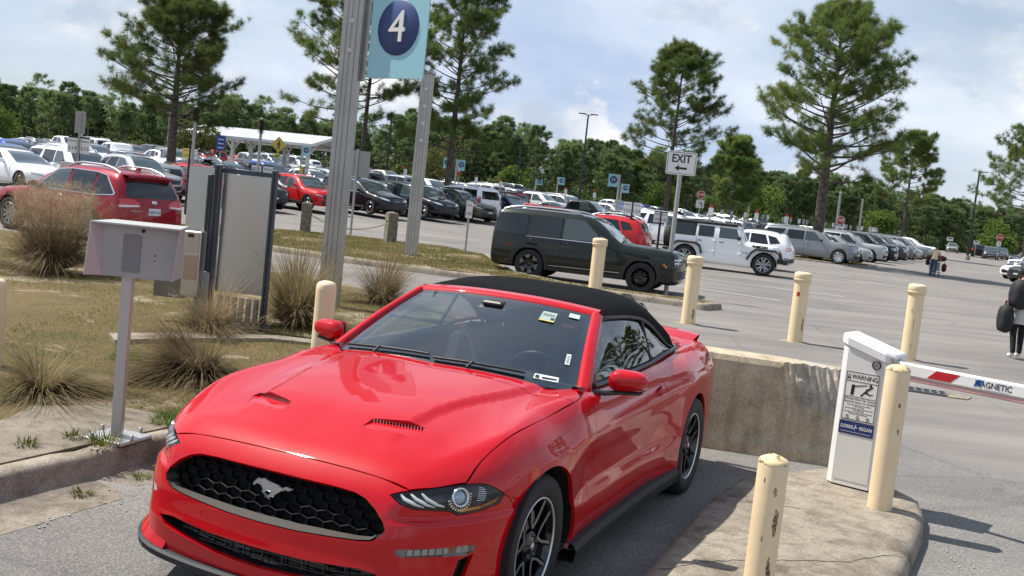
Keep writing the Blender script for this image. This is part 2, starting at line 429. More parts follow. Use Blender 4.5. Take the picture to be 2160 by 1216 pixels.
LAMPW = mat('lamp light guide', (.62, .66, .60), .2, coat=1); LEATHER = mat('black leather', (.075, .075, .08), .42); DASH = mat('dashboard vinyl', (.040, .043, .05), .55)

# ================================================================== ground
INK = mat('black ink', (.01, .01, .01), .6)
def mapped(name, build):
    m = bpy.data.materials.new(name); m.use_nodes = True; t = m.node_tree; b = t.nodes['Principled BSDF']; co = t.nodes.new('ShaderNodeTexCoord')
    def nz(sc, det=6, ro=.6, dist=0, vec=None):
        n = t.nodes.new('ShaderNodeTexNoise'); n.inputs['Scale'].default_value = sc; n.inputs['Detail'].default_value = det; n.inputs['Roughness'].default_value = ro; n.inputs['Distortion'].default_value = dist; t.links.new(vec or co.outputs['Object'], n.inputs['Vector']); return n.outputs['Fac']
    def vor(sc, feat='F1', out='Distance'):
        n = t.nodes.new('ShaderNodeTexVoronoi'); n.feature = feat; n.inputs['Scale'].default_value = sc; t.links.new(co.outputs['Object'], n.inputs['Vector']); return n.outputs[out]
    def ramp(f, stops):
        r = t.nodes.new('ShaderNodeValToRGB'); e = r.color_ramp.elements
        while len(e) < len(stops): e.new(.5)
        for k, (p, c) in zip(e, stops): k.position = p; k.color = (*c, 1) if len(c) == 3 else c
        t.links.new(f, r.inputs[0]); return r.outputs[0]
    def mixc(f, a, c, mode='MIX'):
        x = t.nodes.new('ShaderNodeMixRGB'); x.blend_type = mode
        for i, v in enumerate((f, a, c)):
            if isinstance(v, (int, float)): x.inputs[i].default_value = v if i == 0 else (v, v, v, 1)
            elif isinstance(v, tuple): x.inputs[i].default_value = (*v, 1)
            else: t.links.new(v, x.inputs[i])
        return x.outputs[0]
    def bump(h, st, d):
        p = t.nodes.new('ShaderNodeBump'); p.inputs['Strength'].default_value = st; p.inputs['Distance'].default_value = d; t.links.new(h, p.inputs['Height']); t.links.new(p.outputs[0], b.inputs['Normal'])
    def scalev(s3):
        n = t.nodes.new('ShaderNodeMapping'); n.inputs['Scale'].default_value = s3; t.links.new(co.outputs['Object'], n.inputs[0]); return n.outputs[0]
    col, rough = build(nz, vor, ramp, mixc, bump, scalev)
    if isinstance(col, tuple): b.inputs['Base Color'].default_value = (*col, 1)
    else: t.links.new(col, b.inputs['Base Color'])
    b.inputs['Roughness'].default_value = rough; b.inputs['Specular IOR Level'].default_value = .3; return m
def _asph(base, var, stones):
    def f(nz, vor, ramp, mixc, bump, sv):
        big = ramp(nz(.22, 5, .6, .6), [(.30, tuple(c*.80 for c in base)), (.52, base), (.72, tuple(c*1.18 for c in base))])
        streak = ramp(nz(.5, 5, .6, .2, sv((.35, 2.2, 1))), [(.42, (.86, .86, .86)), (.62, (1.08, 1.08, 1.07))])
        c = mixc(1, big, streak, 'MULTIPLY')
        fine = ramp(nz(95, 3, .7), [(.32, (.38, .38, .38)), (.5, (1, 1, 1)), (.68, (1.85, 1.82, 1.78))]); c = mixc(var, c, mixc(1, c, fine, 'MULTIPLY'))
        if stones:
            st = ramp(vor(55), [(.0, (1, 1, 1)), (.16, (1, 1, 1)), (.22, (0, 0, 0))]); pick = ramp(nz(21, 2), [(.56, (0, 0, 0)), (.60, (1, 1, 1))]); c = mixc(mixc(1, st, pick, 'MULTIPLY'), c, stones)
        crack = ramp(vor(.33, 'DISTANCE_TO_EDGE'), [(.0, (.55, .55, .55)), (.004, (.55, .55, .55)), (.012, (1, 1, 1))]); c = mixc(.28, c, mixc(1, c, crack, 'MULTIPLY'))
        oil = ramp(nz(.9, 4, .5, 1.5), [(.66, (1, 1, 1)), (.74, (.72, .71, .70))]); c = mixc(1, c, oil, 'MULTIPLY')
        bump(nz(120, 4, .7), .55, .006); return c, .9
    return f
ASPH = mapped('weathered asphalt', _asph((.198, .184, .172), .55, (.36, .34, .31)))
ASPH2 = mapped('exit lane asphalt', _asph((.185, .175, .166), .8, (.40, .38, .35)))
def _conc(base, dark, rough=.85, vstain=False, mott=1.):
    def f(nz, vor, ramp, mixc, bump, sv):
        c = ramp(nz(2.2, 8, .65, .4), [(.30, dark), (.48, base), (.70, tuple(min(1, x*1.22) for x in base))])
        if vstain: c = mixc(.55, c, mixc(1, c, ramp(nz(3.2, 6, .6, .3, sv((2.2, 2.2, .28))), [(.34, (.55, .50, .43)), (.58, (1.1, 1.08, 1.04))]), 'MULTIPLY'))
        fine = ramp(nz(110, 3, .7), [(.3, (.48, .46, .43)), (.5, (1, 1, 1)), (.7, (1.55, 1.52, 1.48))]); c = mixc(mott, c, ramp(nz(7, 7, .72, .3), [(.34, (.60, .56, .50)), (.52, (1, 1, 1)), (.68, (1.15, 1.14, 1.12))]), 'MULTIPLY'); c = mixc(.85, c, mixc(1, c, fine, 'MULTIPLY'))
        bump(nz(70, 5, .7), .4, .006); return c, rough
    return f
CONC = mapped('old kerb concrete', _conc((.245, .214, .172), (.130, .108, .083))); CONCW = mapped('stained wall concrete', _conc((.44, .375, .28), (.30, .25, .18), .85, True, .45)); CONCP = mapped('weathered pad concrete', _conc((.185, .158, .125), (.10, .084, .062)))
def _turf(nz, vor, ramp, mixc, bump, sv):
    c = ramp(nz(1.1, 7, .7, .6), [(.30, (.085, .085, .028)), (.45, (.135, .104, .044)), (.60, (.170, .122, .056)), (.72, (.100, .094, .036))])
    sand = ramp(nz(.9, 6, .62, .9), [(.55, (0, 0, 0)), (.64, (1, 1, 1))]); c = mixc(sand, c, (.40, .335, .25))
    f = ramp(nz(48, 4, .75), [(.28, (.42, .40, .34)), (.5, (1, 1, 1)), (.72, (1.5, 1.45, 1.3))]); c = mixc(.85, c, mixc(1, c, f, 'MULTIPLY')); bump(nz(36, 6, .75), .9, .03); return c, .95
TURF = mapped('dry turf', _turf)
def sheet(name, poly, z, m, step=.5, kind='structure', hfun=None):
    P = [Vector(p) for p in poly]; q = np.array(poly, float); lo, hi = q.min(0), q.max(0); G = [(x, y) for x in np.arange(lo[0], hi[0], step) for y in np.arange(lo[1], hi[1], step)]
    G = np.array(G).reshape(-1, 2); G = G[inpoly(G, q)] if len(G) else G
    v, e, f, *_ = delaunay_2d_cdt(P+[Vector(g) for g in G], [(i, (i+1) % len(P)) for i in range(len(P))], [], 1, 1e-6)
    me = raw([(a.x, a.y, z+zg(a.x, a.y)+(hfun(a.x, a.y) if hfun else 0)) for a in v], [t if (v[t[1]]-v[t[0]]).cross(v[t[2]]-v[t[0]]) > 0 else t[::-1] for t in f], None, True); return tag(add(name, me, None, [m]), kind=kind)
# one sheet out to the horizon, finer near the camera
gx_ = np.concatenate([-np.geomspace(1500, 40, 18), np.arange(-38, 40, 3.), np.geomspace(40, 1500, 22)]); gy_ = np.concatenate([[-200, -60, -20, -8, 0, 4, 8], np.arange(12, 130, 3.), np.geomspace(135, 2500, 18)])
mb = MB(); mb.grid([[(x, y, zg(x, y) if y < 240 else zg(x*240/y, 240)) for x in gx_] for y in gy_], 0, True, True); tag(mb.build('ground', [ASPH]), kind='structure')
tag(add('exit_lane', raw([(-3.2, -6, .004), (-2.40, 5.2, .004), (-2.02, 6.1, .004), (.4, 11.2, .004), (3.6, 9.9, .004), (6.2, 7.0, .004), (6, -6, .004)], [tuple(range(6, -1, -1))]), None, [ASPH2]), kind='structure')
# ---- kerbs: a profile swept along a line
def kerb(name, line, h=.15, w=.16, closed=False, m=CONC, gutter=0, side=1, joints=True):
    L = resample(line, .18, closed) if closed else curve(line, .18); n = len(L); rows = []
    for i in range(n):
        t = (L[(i+1) % n]-L[i-1]) if closed else (L[min(i+1, n-1)]-L[max(i-1, 0)]); t = t/np.linalg.norm(t); nn = np.array([-t[1], t[0]])*side; z = zg(*L[i]); j = .0
        pr = ([(gutter, .006), (0.012, .012)] if gutter else [(.02, -.05)])+[(-.005, h*.55), (-.022, h*.88), (-.05, h), (-w, h+.004), (-w-.002, -.05)]
        if joints and i % 12 == 6: pr = [(a-.006, b-.012) for a, b in pr]
        wob = .004*math.sin(i*1.7)+.003*math.sin(i*.61)
        rows.append([(L[i][0]+nn[0]*(a+wob), L[i][1]+nn[1]*(a+wob), b+z) for a, b in pr])
    if closed: rows.append(rows[0])
    b_ = MB(); b_.grid(rows, 0, True, side < 0); return tag(b_.build(name, [m]), kind='structure')
LK = [(-5.4, -.9), (-3.4, 3.75), (-2.64, 5.48), (-2.18, 6.54), (-1.35, 8.4), (-.35, 10.7), (.05, 12.2), (-.25, 14.0), (-1.3, 16.1), (-3.0, 18.1), (-5.2, 19.5), (-8.2, 20.9), (-12, 22.3), (-18, 24.5)]
kerb('lane_kerb', LK, .15, .17, gutter=.42, side=-1)
isl = [tuple(p) for p in curve(np.array(LK)+np.array([-.06, .0]), .3)]
isl = [(a-.10, b) for a, b in isl if b > -1]+[(-26, 24), (-26, -1)]
def lawnh(x, y): return .145+.05*math.sin(x*.9+1)*math.sin(y*.7)*min(1, max(0, (-x-2.4)/2))
tag(sheet('lawn', isl, 0, TURF, .45, hfun=lawnh), kind='structure')
pad = [(-5.2, 4.0), (-3.52, 3.9), (-2.36, 6.50), (-2.10, 7.06), (-2.75, 7.30), (-3.15, 7.05), (-4.0, 6.5), (-5.2, 6.1)]
mbp = MB(); mbp.prism(pad, .02, .163, mi=0); tag(mbp.build('concrete_pad', [CONCP]), kind='structure')
cp = MB(); cp.prism([(-3.75, 9.85), (-3.3, 10.35), (-2.5, 10.95), (-1.6, 10.9), (-1.65, 11.15), (-2.5, 11.2), (-3.4, 10.7), (-3.95, 10.2)], .02, .178); tag(cp.build('concrete_edging', [CONC]), kind='structure')
MED = [(4.62, 22.6), (4.15, 21.95), (3.3, 22.35), (1.3, 23.1), (-1.4, 23.5), (-3.6, 24.25), (-6.1, 25.6), (-9.2, 28.0), (-10.2, 30.2), (-9.4, 32.6), (-8.1, 33.7), (-5.5, 34.6), (-2.2, 34.0), (-.8, 32.0), (-.35, 28.5), (.05, 25.9), (1.2, 24.15), (3.0, 23.35), (4.3, 23.05)]
kerb('median_kerb', MED, .14, .16, True, side=1)
tag(sheet('median_turf', [tuple(p) for p in inset2(np.array(MED), .12)], 0, TURF, .6, hfun=lambda x, y: .13+.03*math.sin(x*1.3)*math.sin(y)), kind='structure')
kerb('tree_pad_kerb', [(16.2, 60.2), (15.8, 61.4), (16.4, 62.8), (18.2, 63.6), (20.4, 63.6), (21.6, 62.6), (21.0, 61.0), (19.2, 60.0)], .10, .15, True, side=-1)
sheet('tree_pad', [(16.3, 60.3), (15.9, 61.4), (16.5, 62.7), (18.2, 63.5), (20.4, 63.5), (21.5, 62.5), (20.9, 61.0), (19.2, 60.1)], .09, TURF, 1)
# painted bay lines
PAINTW = mat('worn white road paint', (.58, .57, .55), .8, var=((.32, .31, .30), 9, .46, .66))
def line(x0, y0, x1, y1, w=.13):
    d = np.array([x1-x0, y1-y0]); L = np.linalg.norm(d); d /= L; n = np.array([-d[1], d[0]])*w/2; k = max(1, int(L/2)); rows = []
    for i in range(k+1):
        p = np.array([x0, y0])+d*L*i/k; rows.append([(p[0]+n[0], p[1]+n[1], zg(*p)+.010), (p[0]-n[0], p[1]-n[1], zg(*p)+.010)])
    return rows
def marking(name, *seg):
    for s_ in seg: b_ = MB(); b_.grid(line(*s_)); tag(b_.build(name, [PAINTW]), kind='structure')
marking('bay_line', (3.9, 29.3, 7.1, 27.25), (5.3, 33.8, 10.2, 31.9), (12.2, 43.8, 17.2, 41.4), (13.8, 47.2, 19, 44.8))
for i in range(9): marking('bay_line', (15.5+2.6*i, 58+4.2*i, 20.8+2.6*i, 55.6+4.2*i))
# gate island, slightly humped, rounded kerb edge
ISL = np.array([(2.60, 7.96), (2.2, 7.66), (1.78, 7.34), (1.40, 6.6), (.76, 5.02), (.1, 3.4), (-.2, 2.6), (.1, 2.1), (.9, 2.3), (1.6, 3.9), (2.26, 5.46), (2.78, 6.49), (2.97, 6.94), (3.04, 7.2), (2.98, 7.46), (2.84, 7.75)])
def humped(poly, h, m, name):
    P = resample([(a, b, 0) for a, b in poly], .15, True)[:, :2]; lv = [(-.01, -.04), (0, h*.5), (.02, h*.82), (.06, h*.97), (.14, h+.004)]; rows = []
    for d, z in lv:
        q = inset2(P, d); rows.append([(a, b, z) for a, b in q]+[(q[0][0], q[0][1], z)])
    b_ = MB(); b_.grid(rows, 0, True, False); o = b_.build(name+'_kerb', [m]); fixn(o.data); tag(o, kind='structure')
    return sheet(name, [tuple(p) for p in inset2(P, .14)], h+.004, m, .22, hfun=lambda x, y: .012*math.sin(x*3)*math.sin(y*2.3)*0)
humped(ISL, .13, CONC, 'gate_island')
cr = MB(); rng_ = np.random.default_rng(3)
for pts in ([(.75, 5.0), (1.2, 5.35), (1.62, 5.5), (2.0, 5.6), (2.4, 5.86)], [(1.42, 6.55), (1.8, 6.62), (2.0, 6.58)]):
    L = curve(pts, .05); L = L+rng_.normal(0, .008, L.shape); cr.grid([[(p[0]-.002, p[1]-.005, .1355), (p[0]+.002, p[1]+.005, .1355)] for p in L])
tag(cr.build('concrete_crack', [mat('dark crack line', (.05, .042, .034), 1)]), kind='structure')  # cracks are thin dark strips lying just above the concrete
# barrier wall with a broken corner
wl_ = MB(); rows = []
A, B = np.array([.95, 8.84]), np.array([2.83, 8.43]); d = (B-A)/np.linalg.norm(B-A); nn = np.array([-d[1], d[0]])
rngw = np.random.default_rng(11)
for i, t in enumerate(np.linspace(0, 1, 60)):
    p = A+(B-A)*t; br = max(0, (t-.72)/.28); h = .835-.02*t
    jag = br**1.5; rn = rngw.normal(0, .018) if br > 0 else 0; rn2 = rngw.normal(0, .02) if br > 0 else 0
    row = [(0, -.02), (.0, .10), (.035, .16), (.045+.03*jag+abs(rn)*.5, h*.62-.12*jag), (.05+.10*jag+rn2*.6, h*.82-.10*jag+rn), (.055+.16*jag+rn, h*.93-.06*jag+rn2), (.07+.20*jag, h-.012*(1-br)-.02*jag+rn*.5), (.10+.22*jag, h-.02*jag), (.36, h-.03*jag), (.38, h-.02), (.42, .14), (.44, -.02)]
    rows.append([(p[0]+nn[0]*a, p[1]+nn[1]*a, b) for a, b in row])
wl_.grid(rows, 0, False, True); nc_ = len(rows[0])-1; wl_.M = [1 if (i//nc_ > 44+(i*7 % 5) and 3 <= i % nc_ <= 7) else 0 for i in range(len(wl_.F))]; k_ = len(rows[0]); wl_.put(rows[-1], [tuple(range(k_))]); wl_.put(rows[0], [tuple(range(k_-1, -1, -1))])
wall = wl_.build('concrete_barrier', [CONCW, mapped('broken aggregate', _conc((.40, .36, .30), (.18, .155, .125)))]); fixn(wall.data); tag(wall, 'stained grey brown concrete barrier wall with a broken corner behind the white gate cabinet', 'wall')
# loose stones by the kerb
st = MB()
for i in range(80):
    if i < 52: t = random.random(); x, y = -2.55+.5*t+random.gauss(.12, .16), 5.0+1.1*t
    else: x, y = 2.75+random.gauss(.1, .12), 5.5+random.random()*1.3
    if i >= 52 and x < 2.72: x = 2.75+.1*random.random()+(y-6.0)*.2
    s = random.uniform(.003, .011); st.box((x, y, .006+s*.3), (s*1.4, s, s*.8), rotz(random.random()*3), 0, s*.2)
tag(st.build('gravel', [mat('pale gravel', (.38, .35, .31), .9)]), kind='stuff')
# ================================================================== other vehicles: one builder, several body shapes
CARPAINT = mat('car paint', (.5, .5, .5), .35, coat=1)
def paint(n, c, metal=.0, r=.35): return mat(n+' paint', c, r, metal, coat=.8, spec=.08)
COLS = dict(white=paint('white', (.88, .89, .89)), pearl=paint('pearl white', (.62, .62, .60)), silver=paint('silver', (.42, .43, .44), .5), grey=paint('mid grey', (.17, .18, .19), .4), steel=paint('steel grey', (.23, .25, .26), .35),
    charcoal=paint('charcoal', (.045, .048, .052), .3), black=paint('black', (.008, .009, .011)), navy=paint('navy', (.010, .016, .045), .2), blue=paint('bright blue', (.02, .06, .32)), red=paint('bright red', (.48, .012, .016)), maroon=paint('dark red', (.27, .008, .020), .25), green=paint('dark olive', (.013, .017, .013), .2), bronze=paint('bronze green', (.085, .08, .06), .4), teal=paint('deep green black', (.010, .018, .024), .2), tan=paint('champagne', (.36, .33, .28), .4))
DGLASS = mat('privacy glass', (.006, .008, .009), .04, coat=.6); CLGLASS = mat('car glass', (.040, .058, .062), .03, coat=.9); CLAD = mat('black cladding', (.022, .022, .023), .6)
HLAMP = mat('headlamp', (.45, .48, .5), .12, coat=1); TLAMP = mat('tail lamp', (.55, .012, .016), .15, coat=1); PLATE = mat('licence plate', (.62, .66, .66), .4); ALLOY = mat('alloy rim', (.38, .39, .40), .35, .85); RAILM = mat('silver roof rail', (.6, .61, .62), .3, .9); DRLW = mat('white lamp strip', (.75, .78, .8), .2, coat=1)
def wheel_meshes(key, Rw, style, wd=.23):
    t = MB(); h = wd/2; r2 = Rw*.68
    t.lathe([(r2, -h), (Rw*.93, -h), (Rw, -h*.7), (Rw, h*.7), (Rw*.93, h), (r2, h*.95), (r2*.97, h*.7)], 36, 'y'); tm_ = t.mesh('tyre'); fixn(tm_); tm_.materials.append(RUBBER)
    r = MB(); r.lathe([(r2, h*.93), (r2*.93, h*.9), (r2*.9, h*.1), (r2*.3, 0)], 32, 'y', mi=1)
    r.lathe([(r2, h*.94), (r2*.985, h*1.0), (r2*.93, h*.97)], 36, 'y', mi=0)
    n = {'five': 5, 'ten': 10, 'twin': 5, 'block': 6}[style]
    def P(a, q, hh): return Vector((q*math.cos(a), hh, q*math.sin(a)))
    for i in range(n):
        a = 2*math.pi*i/n+.3
        arms = [(0, 0, .10 if style == 'five' else .055)] if style in ('five', 'ten') else ([(-.16, -.25, .05), (.16, .25, .05)] if style == 'twin' else [(0, 0, .10)])
        for (a0, a1, w) in arms:
            A, B = P(a+a0, r2*.2, h*.62), P(a+a1, r2*.95, h*.82); s_ = (B-A).normalized().cross(Vector((0, 1, 0)))*w*Rw*1.3
            r.put([A+s_, A-s_, B-s_*1.15, B+s_*1.15]+[v-Vector((0, .03, 0)) for v in (A+s_, A-s_, B-s_*1.15, B+s_*1.15)], [(0, 1, 2, 3), (0, 4, 5, 1), (1, 5, 6, 2), (2, 6, 7, 3), (3, 7, 4, 0), (4, 7, 6, 5)], 0)
            if style == 'block':
                r.put([P(a-.36, r2*.95, h*.9), P(a, r2*.97, h*.9), P(a+.36, r2*.95, h*.9), P(a+.30, r2*.74, h*.9), P(a+.10, r2*.60, h*.9), P(a-.10, r2*.60, h*.9), P(a-.30, r2*.74, h*.9), P(a, r2*.82, h*.9)], [(0, 1, 7, 6), (1, 2, 3, 7), (6, 7, 1, 0), (7, 3, 2, 1), (7, 3, 4, 5), (7, 5, 6), (5, 4, 3, 7), (6, 5, 7)], 2)
    r.lathe([(r2*.24, h*.4), (r2*.24, h*.7), (.0005, h*.74)], 16, 'y', mi=0); rm_ = r.mesh('rim'); fixn(rm_)
    return tm_, rm_
RIMM = dict(silver=(ALLOY, BLK, ALLOY), dark=(BLKG, BLK, ALLOY), bright=(CHROME, BLK, CHROME))
class Shape: pass
def make_shape(L, Wd, top, belt, nose, tail, tumble, crown=.05, k=(.12, .12, .10), taper=(.16, .10), low=.02, bow=.26):
    s = Shape(); s.top = spl(*zip(*top)); s.belt = spl(*zip(*belt)); s.nose = spl(*zip(*nose)); s.tail = spl(*zip(*tail)); w = Wd/2
    xf = max(v for _, v in nose); xr = min(v for _, v in tail)
    def plan(x): return w*(1-taper[0]*np.clip((x-(xf-1.0)), 0, 2)**2/1.0-taper[1]*np.clip((xr+1.0-x), 0, 2)**2)
    lowf = spl([.15, .3, .55, .75, 1.0, 2.0], [-.05, -.02, 0, -.004, -.025, -.03])
    def F(x, y, z):
        ay = np.abs(y); ft = z-(s.top(x)-crown*(ay/w)**2); bz = s.belt(x)
        fs = ay-(plan(x)+lowf(z)*(1+low)-np.maximum(z-bz, 0)*tumble)
        q = (ay/w); ff = x-(s.nose(z)-bow*q**4-.05*q**2); fr = s.tail(z)+.10*q**4+.02*q**2-x
        v = smax(ft*.8, fs, k[0]); v = smax(v, ff, k[1]); v = smax(v, fr, k[2]); return smax(v, .25-z, .06)
    s.F = F; s.xf, s.xr = xf, xr; return s
def loft(s, n=58, m=40):
    t = np.linspace(0, 1, n); u = .5-.5*np.cos(math.pi*t); u = .75*u+.25*t; e = .0012
    xs = s.xr+e+(s.xf-s.xr-2*e)*u
    zc = np.array([.62]*n); V = []
    th = np.linspace(0, 2*math.pi, m, endpoint=False)
    for x, z0 in zip(xs, zc):
        c, sn = np.cos(th), np.sin(th); r = root(lambda q: s.F(np.full(m, x), q*c, z0+q*sn), np.full(m, 0.), np.full(m, 2.2), 24); V += [(x, a*b, z0+a*d) for a, b, d in zip(r, c, sn)]
    F = []
    for i in range(n-1):
        for j in range(m): F.append((i*m+j, i*m+(j+1) % m, (i+1)*m+(j+1) % m, (i+1)*m+j))
    F.append(tuple(range(m-1, -1, -1))); F.append(tuple(range((n-1)*m, n*m))); me = raw(V, F, None, True, 'body'); fixn(me); return me
def carve(me, wheels, Rw, w):
    """cut the wheel openings"""
    b = MB()
    for x in wheels:
        for s in (1, -1): b.lathe([(.0, s*(w-.30)), (Rw, s*(w-.30)), (Rw, s*(w+.3)), (.0, s*(w+.3))], 28, 'y', (x[0], 0, x[1]))
    cm = b.mesh('cut'); fixn(cm); co = bpy.data.objects.new('cut', cm); bo = bpy.data.objects.new('body', me); COL.objects.link(co); COL.objects.link(bo)
    md = bo.modifiers.new('b', 'BOOLEAN'); md.operation = 'DIFFERENCE'; md.object = co; md.solver = 'EXACT'
    r = bpy.data.meshes.new_from_object(bo.evaluated_get(bpy.context.evaluated_depsgraph_get()))
    bpy.data.objects.remove(bo); bpy.data.objects.remove(co)
    mi = np.zeros(len(r.polygons), np.int32)
    for i, p in enumerate(r.polygons):
        for x in wheels:
            d = math.hypot(p.center.x-x[0], p.center.z-x[1])
            if d < Rw+.004 and abs(p.center.y) < w-.02 and (abs(p.normal.y) > .95 or d > Rw-.03) : mi[i] = 1; p.use_smooth = False
    r.materials.clear(); r.polygons.foreach_set('material_index', mi); return r
class SideMap(DirMap):
    pass
PROTO = {}
def sub_panel(name, s, poly, d, parent, m, off=.004, step=.10, lo=0., hi=3., fl=.012, dens=.06):
    mp = DirMap(d, s.F, lo, hi); P = resample(poly, dens, True); me = panel(P, [], mp, step, 0, fl, s.F, off); return me
def build_car(kind):
    T = TYPES[kind]; s = make_shape(**T['shape']); Rw = T['R']; w = T['shape']['Wd']/2; root_ = empty(kind); wh = [(0, Rw), (-T['wb'], Rw)]
    body = carve(loft(s), wh, Rw*1.13, w-.01); bo = add('body', body, root_, [CARPAINT, LINER])
    def P_(name, poly, d, m, off=.004, step=.12, sym=False, lo=0., hi=3., par=None, dens=.06):
        me = sub_panel(name, s, poly, d, root_, m, off, step, lo, hi, .012, dens); o = add(name, me, par or root_, [m])
        if sym: add(name, mirrored(me), par or root_, [m])
        return o
    for i, (pl, gm) in enumerate(T['side']): P_('side_window', [(x, .8, z) for x, z in pl], (0, 1, 0), {'d': DGLASS, 'c': CLGLASS}[gm], .005, .15, True)
    for pl in T.get('cladding', []): P_('cladding', [(x, .8, z) for x, z in pl], (0, 1, 0), CLAD, .012, .10, True)
    for nm, pl, m in T.get('trim', []): P_(nm, [(x, .8, z) for x, z in pl], (0, 1, 0), m, .003 if nm == 'hard_top_side' else .007, .12, True, dens=.03)
    a, b, wa, wb_ = T['ws']; P_('windshield', [(a, -wa, 1.2), (a+.05, -wa*.5, 1.2), (a+.06, 0, 1.2), (a+.05, wa*.5, 1.2), (a, wa, 1.2), (b, wb_, 1.5), (b+.03, 0, 1.5), (b, -wb_, 1.5)], (0, 0, 1), CLGLASS, .004, .14, lo=.3)
    if 'rw' in T: P_('rear_window', [(-4, y, z) for y, z in T['rw']], (-1, 0, 0), DGLASS, .004, .12, lo=.5, hi=6)
    for nm, pl, m in T.get('front', []):
        sym = nm in ('headlight', 'fog_light', 'lamp_strip'); P_(nm, [(2, y, z) for y, z in pl], (1, 0, 0), m, .006, .08, sym, lo=-1., hi=2.5, dens=.04)
    for nm, pl, m in T.get('rear', []):
        sym = nm in ('tail_light', 'reverse_lamp', 'rear_reflector'); P_(nm, [(-4, y, z) for y, z in pl], (-1, 0, 0), m, .006, .08, sym, lo=.5, hi=6, dens=.04)
    for sg in (1, -1):
        mz = T['mirror']; mm = MB(); mm.box((mz[0], sg*(w+.09), mz[1]), (.12, .20, .15), None, 0, .03); mm.tube([(mz[0], sg*(w-.12), mz[1]-.07), (mz[0], sg*(w+.05), mz[1]-.05)], .03, 6, 1); mm.build('mirror', [CARPAINT if T.get('mp') else CLAD, CLAD], root_)
        if 'rail' in T:
            x0, x1, y, z, m = T['rail']; rr_ = MB(); xs = np.linspace(x0, x1, 12); zz_ = [float(s.top(x))-.03+.075*min(1, 4*min((x-x1)/(x0-x1), (x0-x)/(x0-x1)))**.5 for x in xs]; rr_.tube([(x, sg*y, z2) for x, z2 in zip(xs, zz_)], .024, 6); rr_.build('roof_rail', [m], root_)
        for hx, hz in T.get('handles', []):
            hy = float(on_F(s, hx, hz)); h = MB(); h.tube([(hx+.09, sg*(hy-.005), hz), (hx+.06, sg*(hy+.022), hz), (hx-.06, sg*(hy+.022), hz-.003), (hx-.09, sg*(hy-.005), hz-.005)], [.012, .015, .015, .012], 6); h.build('door_handle', [T.get('hm', CARPAINT)], root_)
        for pl in T.get('seams', []):
            g = MB(); pts = resample([(x, 0, z) for x, z in pl], .08); rows = []
            for x, _, z in pts: yv = float(on_F(s, x, z)); rows.append((x, sg*(yv+.001), z))
            g.tube(rows, .005, 4, 0, False); g.build('door_gap', [LINER], root_)
    tm_, rm_ = wheel_meshes(kind, Rw, T.get('rim', ('five', 'silver'))[0], T.get('ww', .23))
    for m in RIMM[T.get('rim', ('five', 'silver'))[1]]: rm_.materials.append(m)
    for x in wh:
        for sg in (1, -1):
            we = empty('wheel', (x[0], sg*(w-.125+T.get('wout', 0)), Rw), 0 if sg > 0 else math.pi); we.parent = root_; add('tyre', tm_, we); add('rim', rm_, we)
    if 'extra' in T: T['extra'](root_, s)
    return root_
def on_F(s, x, z): return root(lambda t: s.F(np.array([x]), t, np.array([z])), np.array([.05]), np.array([1.3]), 26)[0]
def kids(o): return list(o.children)
def copy_tree(o, parent=None):
    c = o.copy(); COL.objects.link(c); c.parent = parent
    for ch in kids(o): copy_tree(ch, c)
    return c
def recolour(o, m):
    if o.type == 'MESH':
        for sl_ in o.material_slots:
            if sl_.material is CARPAINT or sl_.link == 'OBJECT': sl_.link = 'OBJECT'; sl_.material = m
    for ch in o.children: recolour(ch, m)
SIMPLE = {}
def simple_mesh(kind):
    """all parts of a body shape in one mesh, for cars a few pixels long"""
    if kind in SIMPLE: return SIMPLE[kind]
    rt = PROTO[kind]; V = []; F = []; MI = []; mats = []; SM = []
    inv = rt.matrix_world.inverted() if False else None
    def rec(o, M):
        if o is not rt: M = M @ o.matrix_basis
        if o.type == 'MESH' and o.name.split('.')[0] not in ('door_gap', 'door_handle'):
            b = len(V); V.extend([tuple(M @ v.co) for v in o.data.vertices])
            sl_ = [CARPAINT if q.link == 'OBJECT' else q.material for q in o.material_slots]
            for p in o.data.polygons:
                m = sl_[p.material_index]
                if m not in mats: mats.append(m)
                F.append(tuple(i+b for i in p.vertices)); MI.append(mats.index(m)); SM.append(p.use_smooth)
        for ch in o.children: rec(ch, M)
    rec(rt, Matrix.Identity(4)); me = bpy.data.meshes.new('car'); me.from_pydata(V, [], F); me.polygons.foreach_set('material_index', np.array(MI, np.int32)); me.polygons.foreach_set('use_smooth', np.array(SM)); me.update()
    for m in mats: me.materials.append(m)
    SIMPLE[kind] = me; return me
USED = {}
def car(kind, colour, x, y, yaw, label, cat='car', group=None, name='parked_car', z=None, far=False):
    if kind not in PROTO: PROTO[kind] = build_car(kind); PROTO[kind]['_fresh'] = 1
    p = PROTO[kind]
    if far: o = bpy.data.objects.new(name, simple_mesh(kind)); COL.objects.link(o)
    elif '_fresh' in p.keys(): o = p; del p['_fresh']
    else:
        o = copy_tree(p)
        for k_ in ('label', 'group', 'category'):
            if k_ in o.keys(): del o[k_]
    o.name = name; o.location = (x, y, zg(x, y) if z is None else z); o.rotation_euler = (0, 0, R(yaw)); recolour(o, COLS[colour]); return tag(o, label, cat, group)

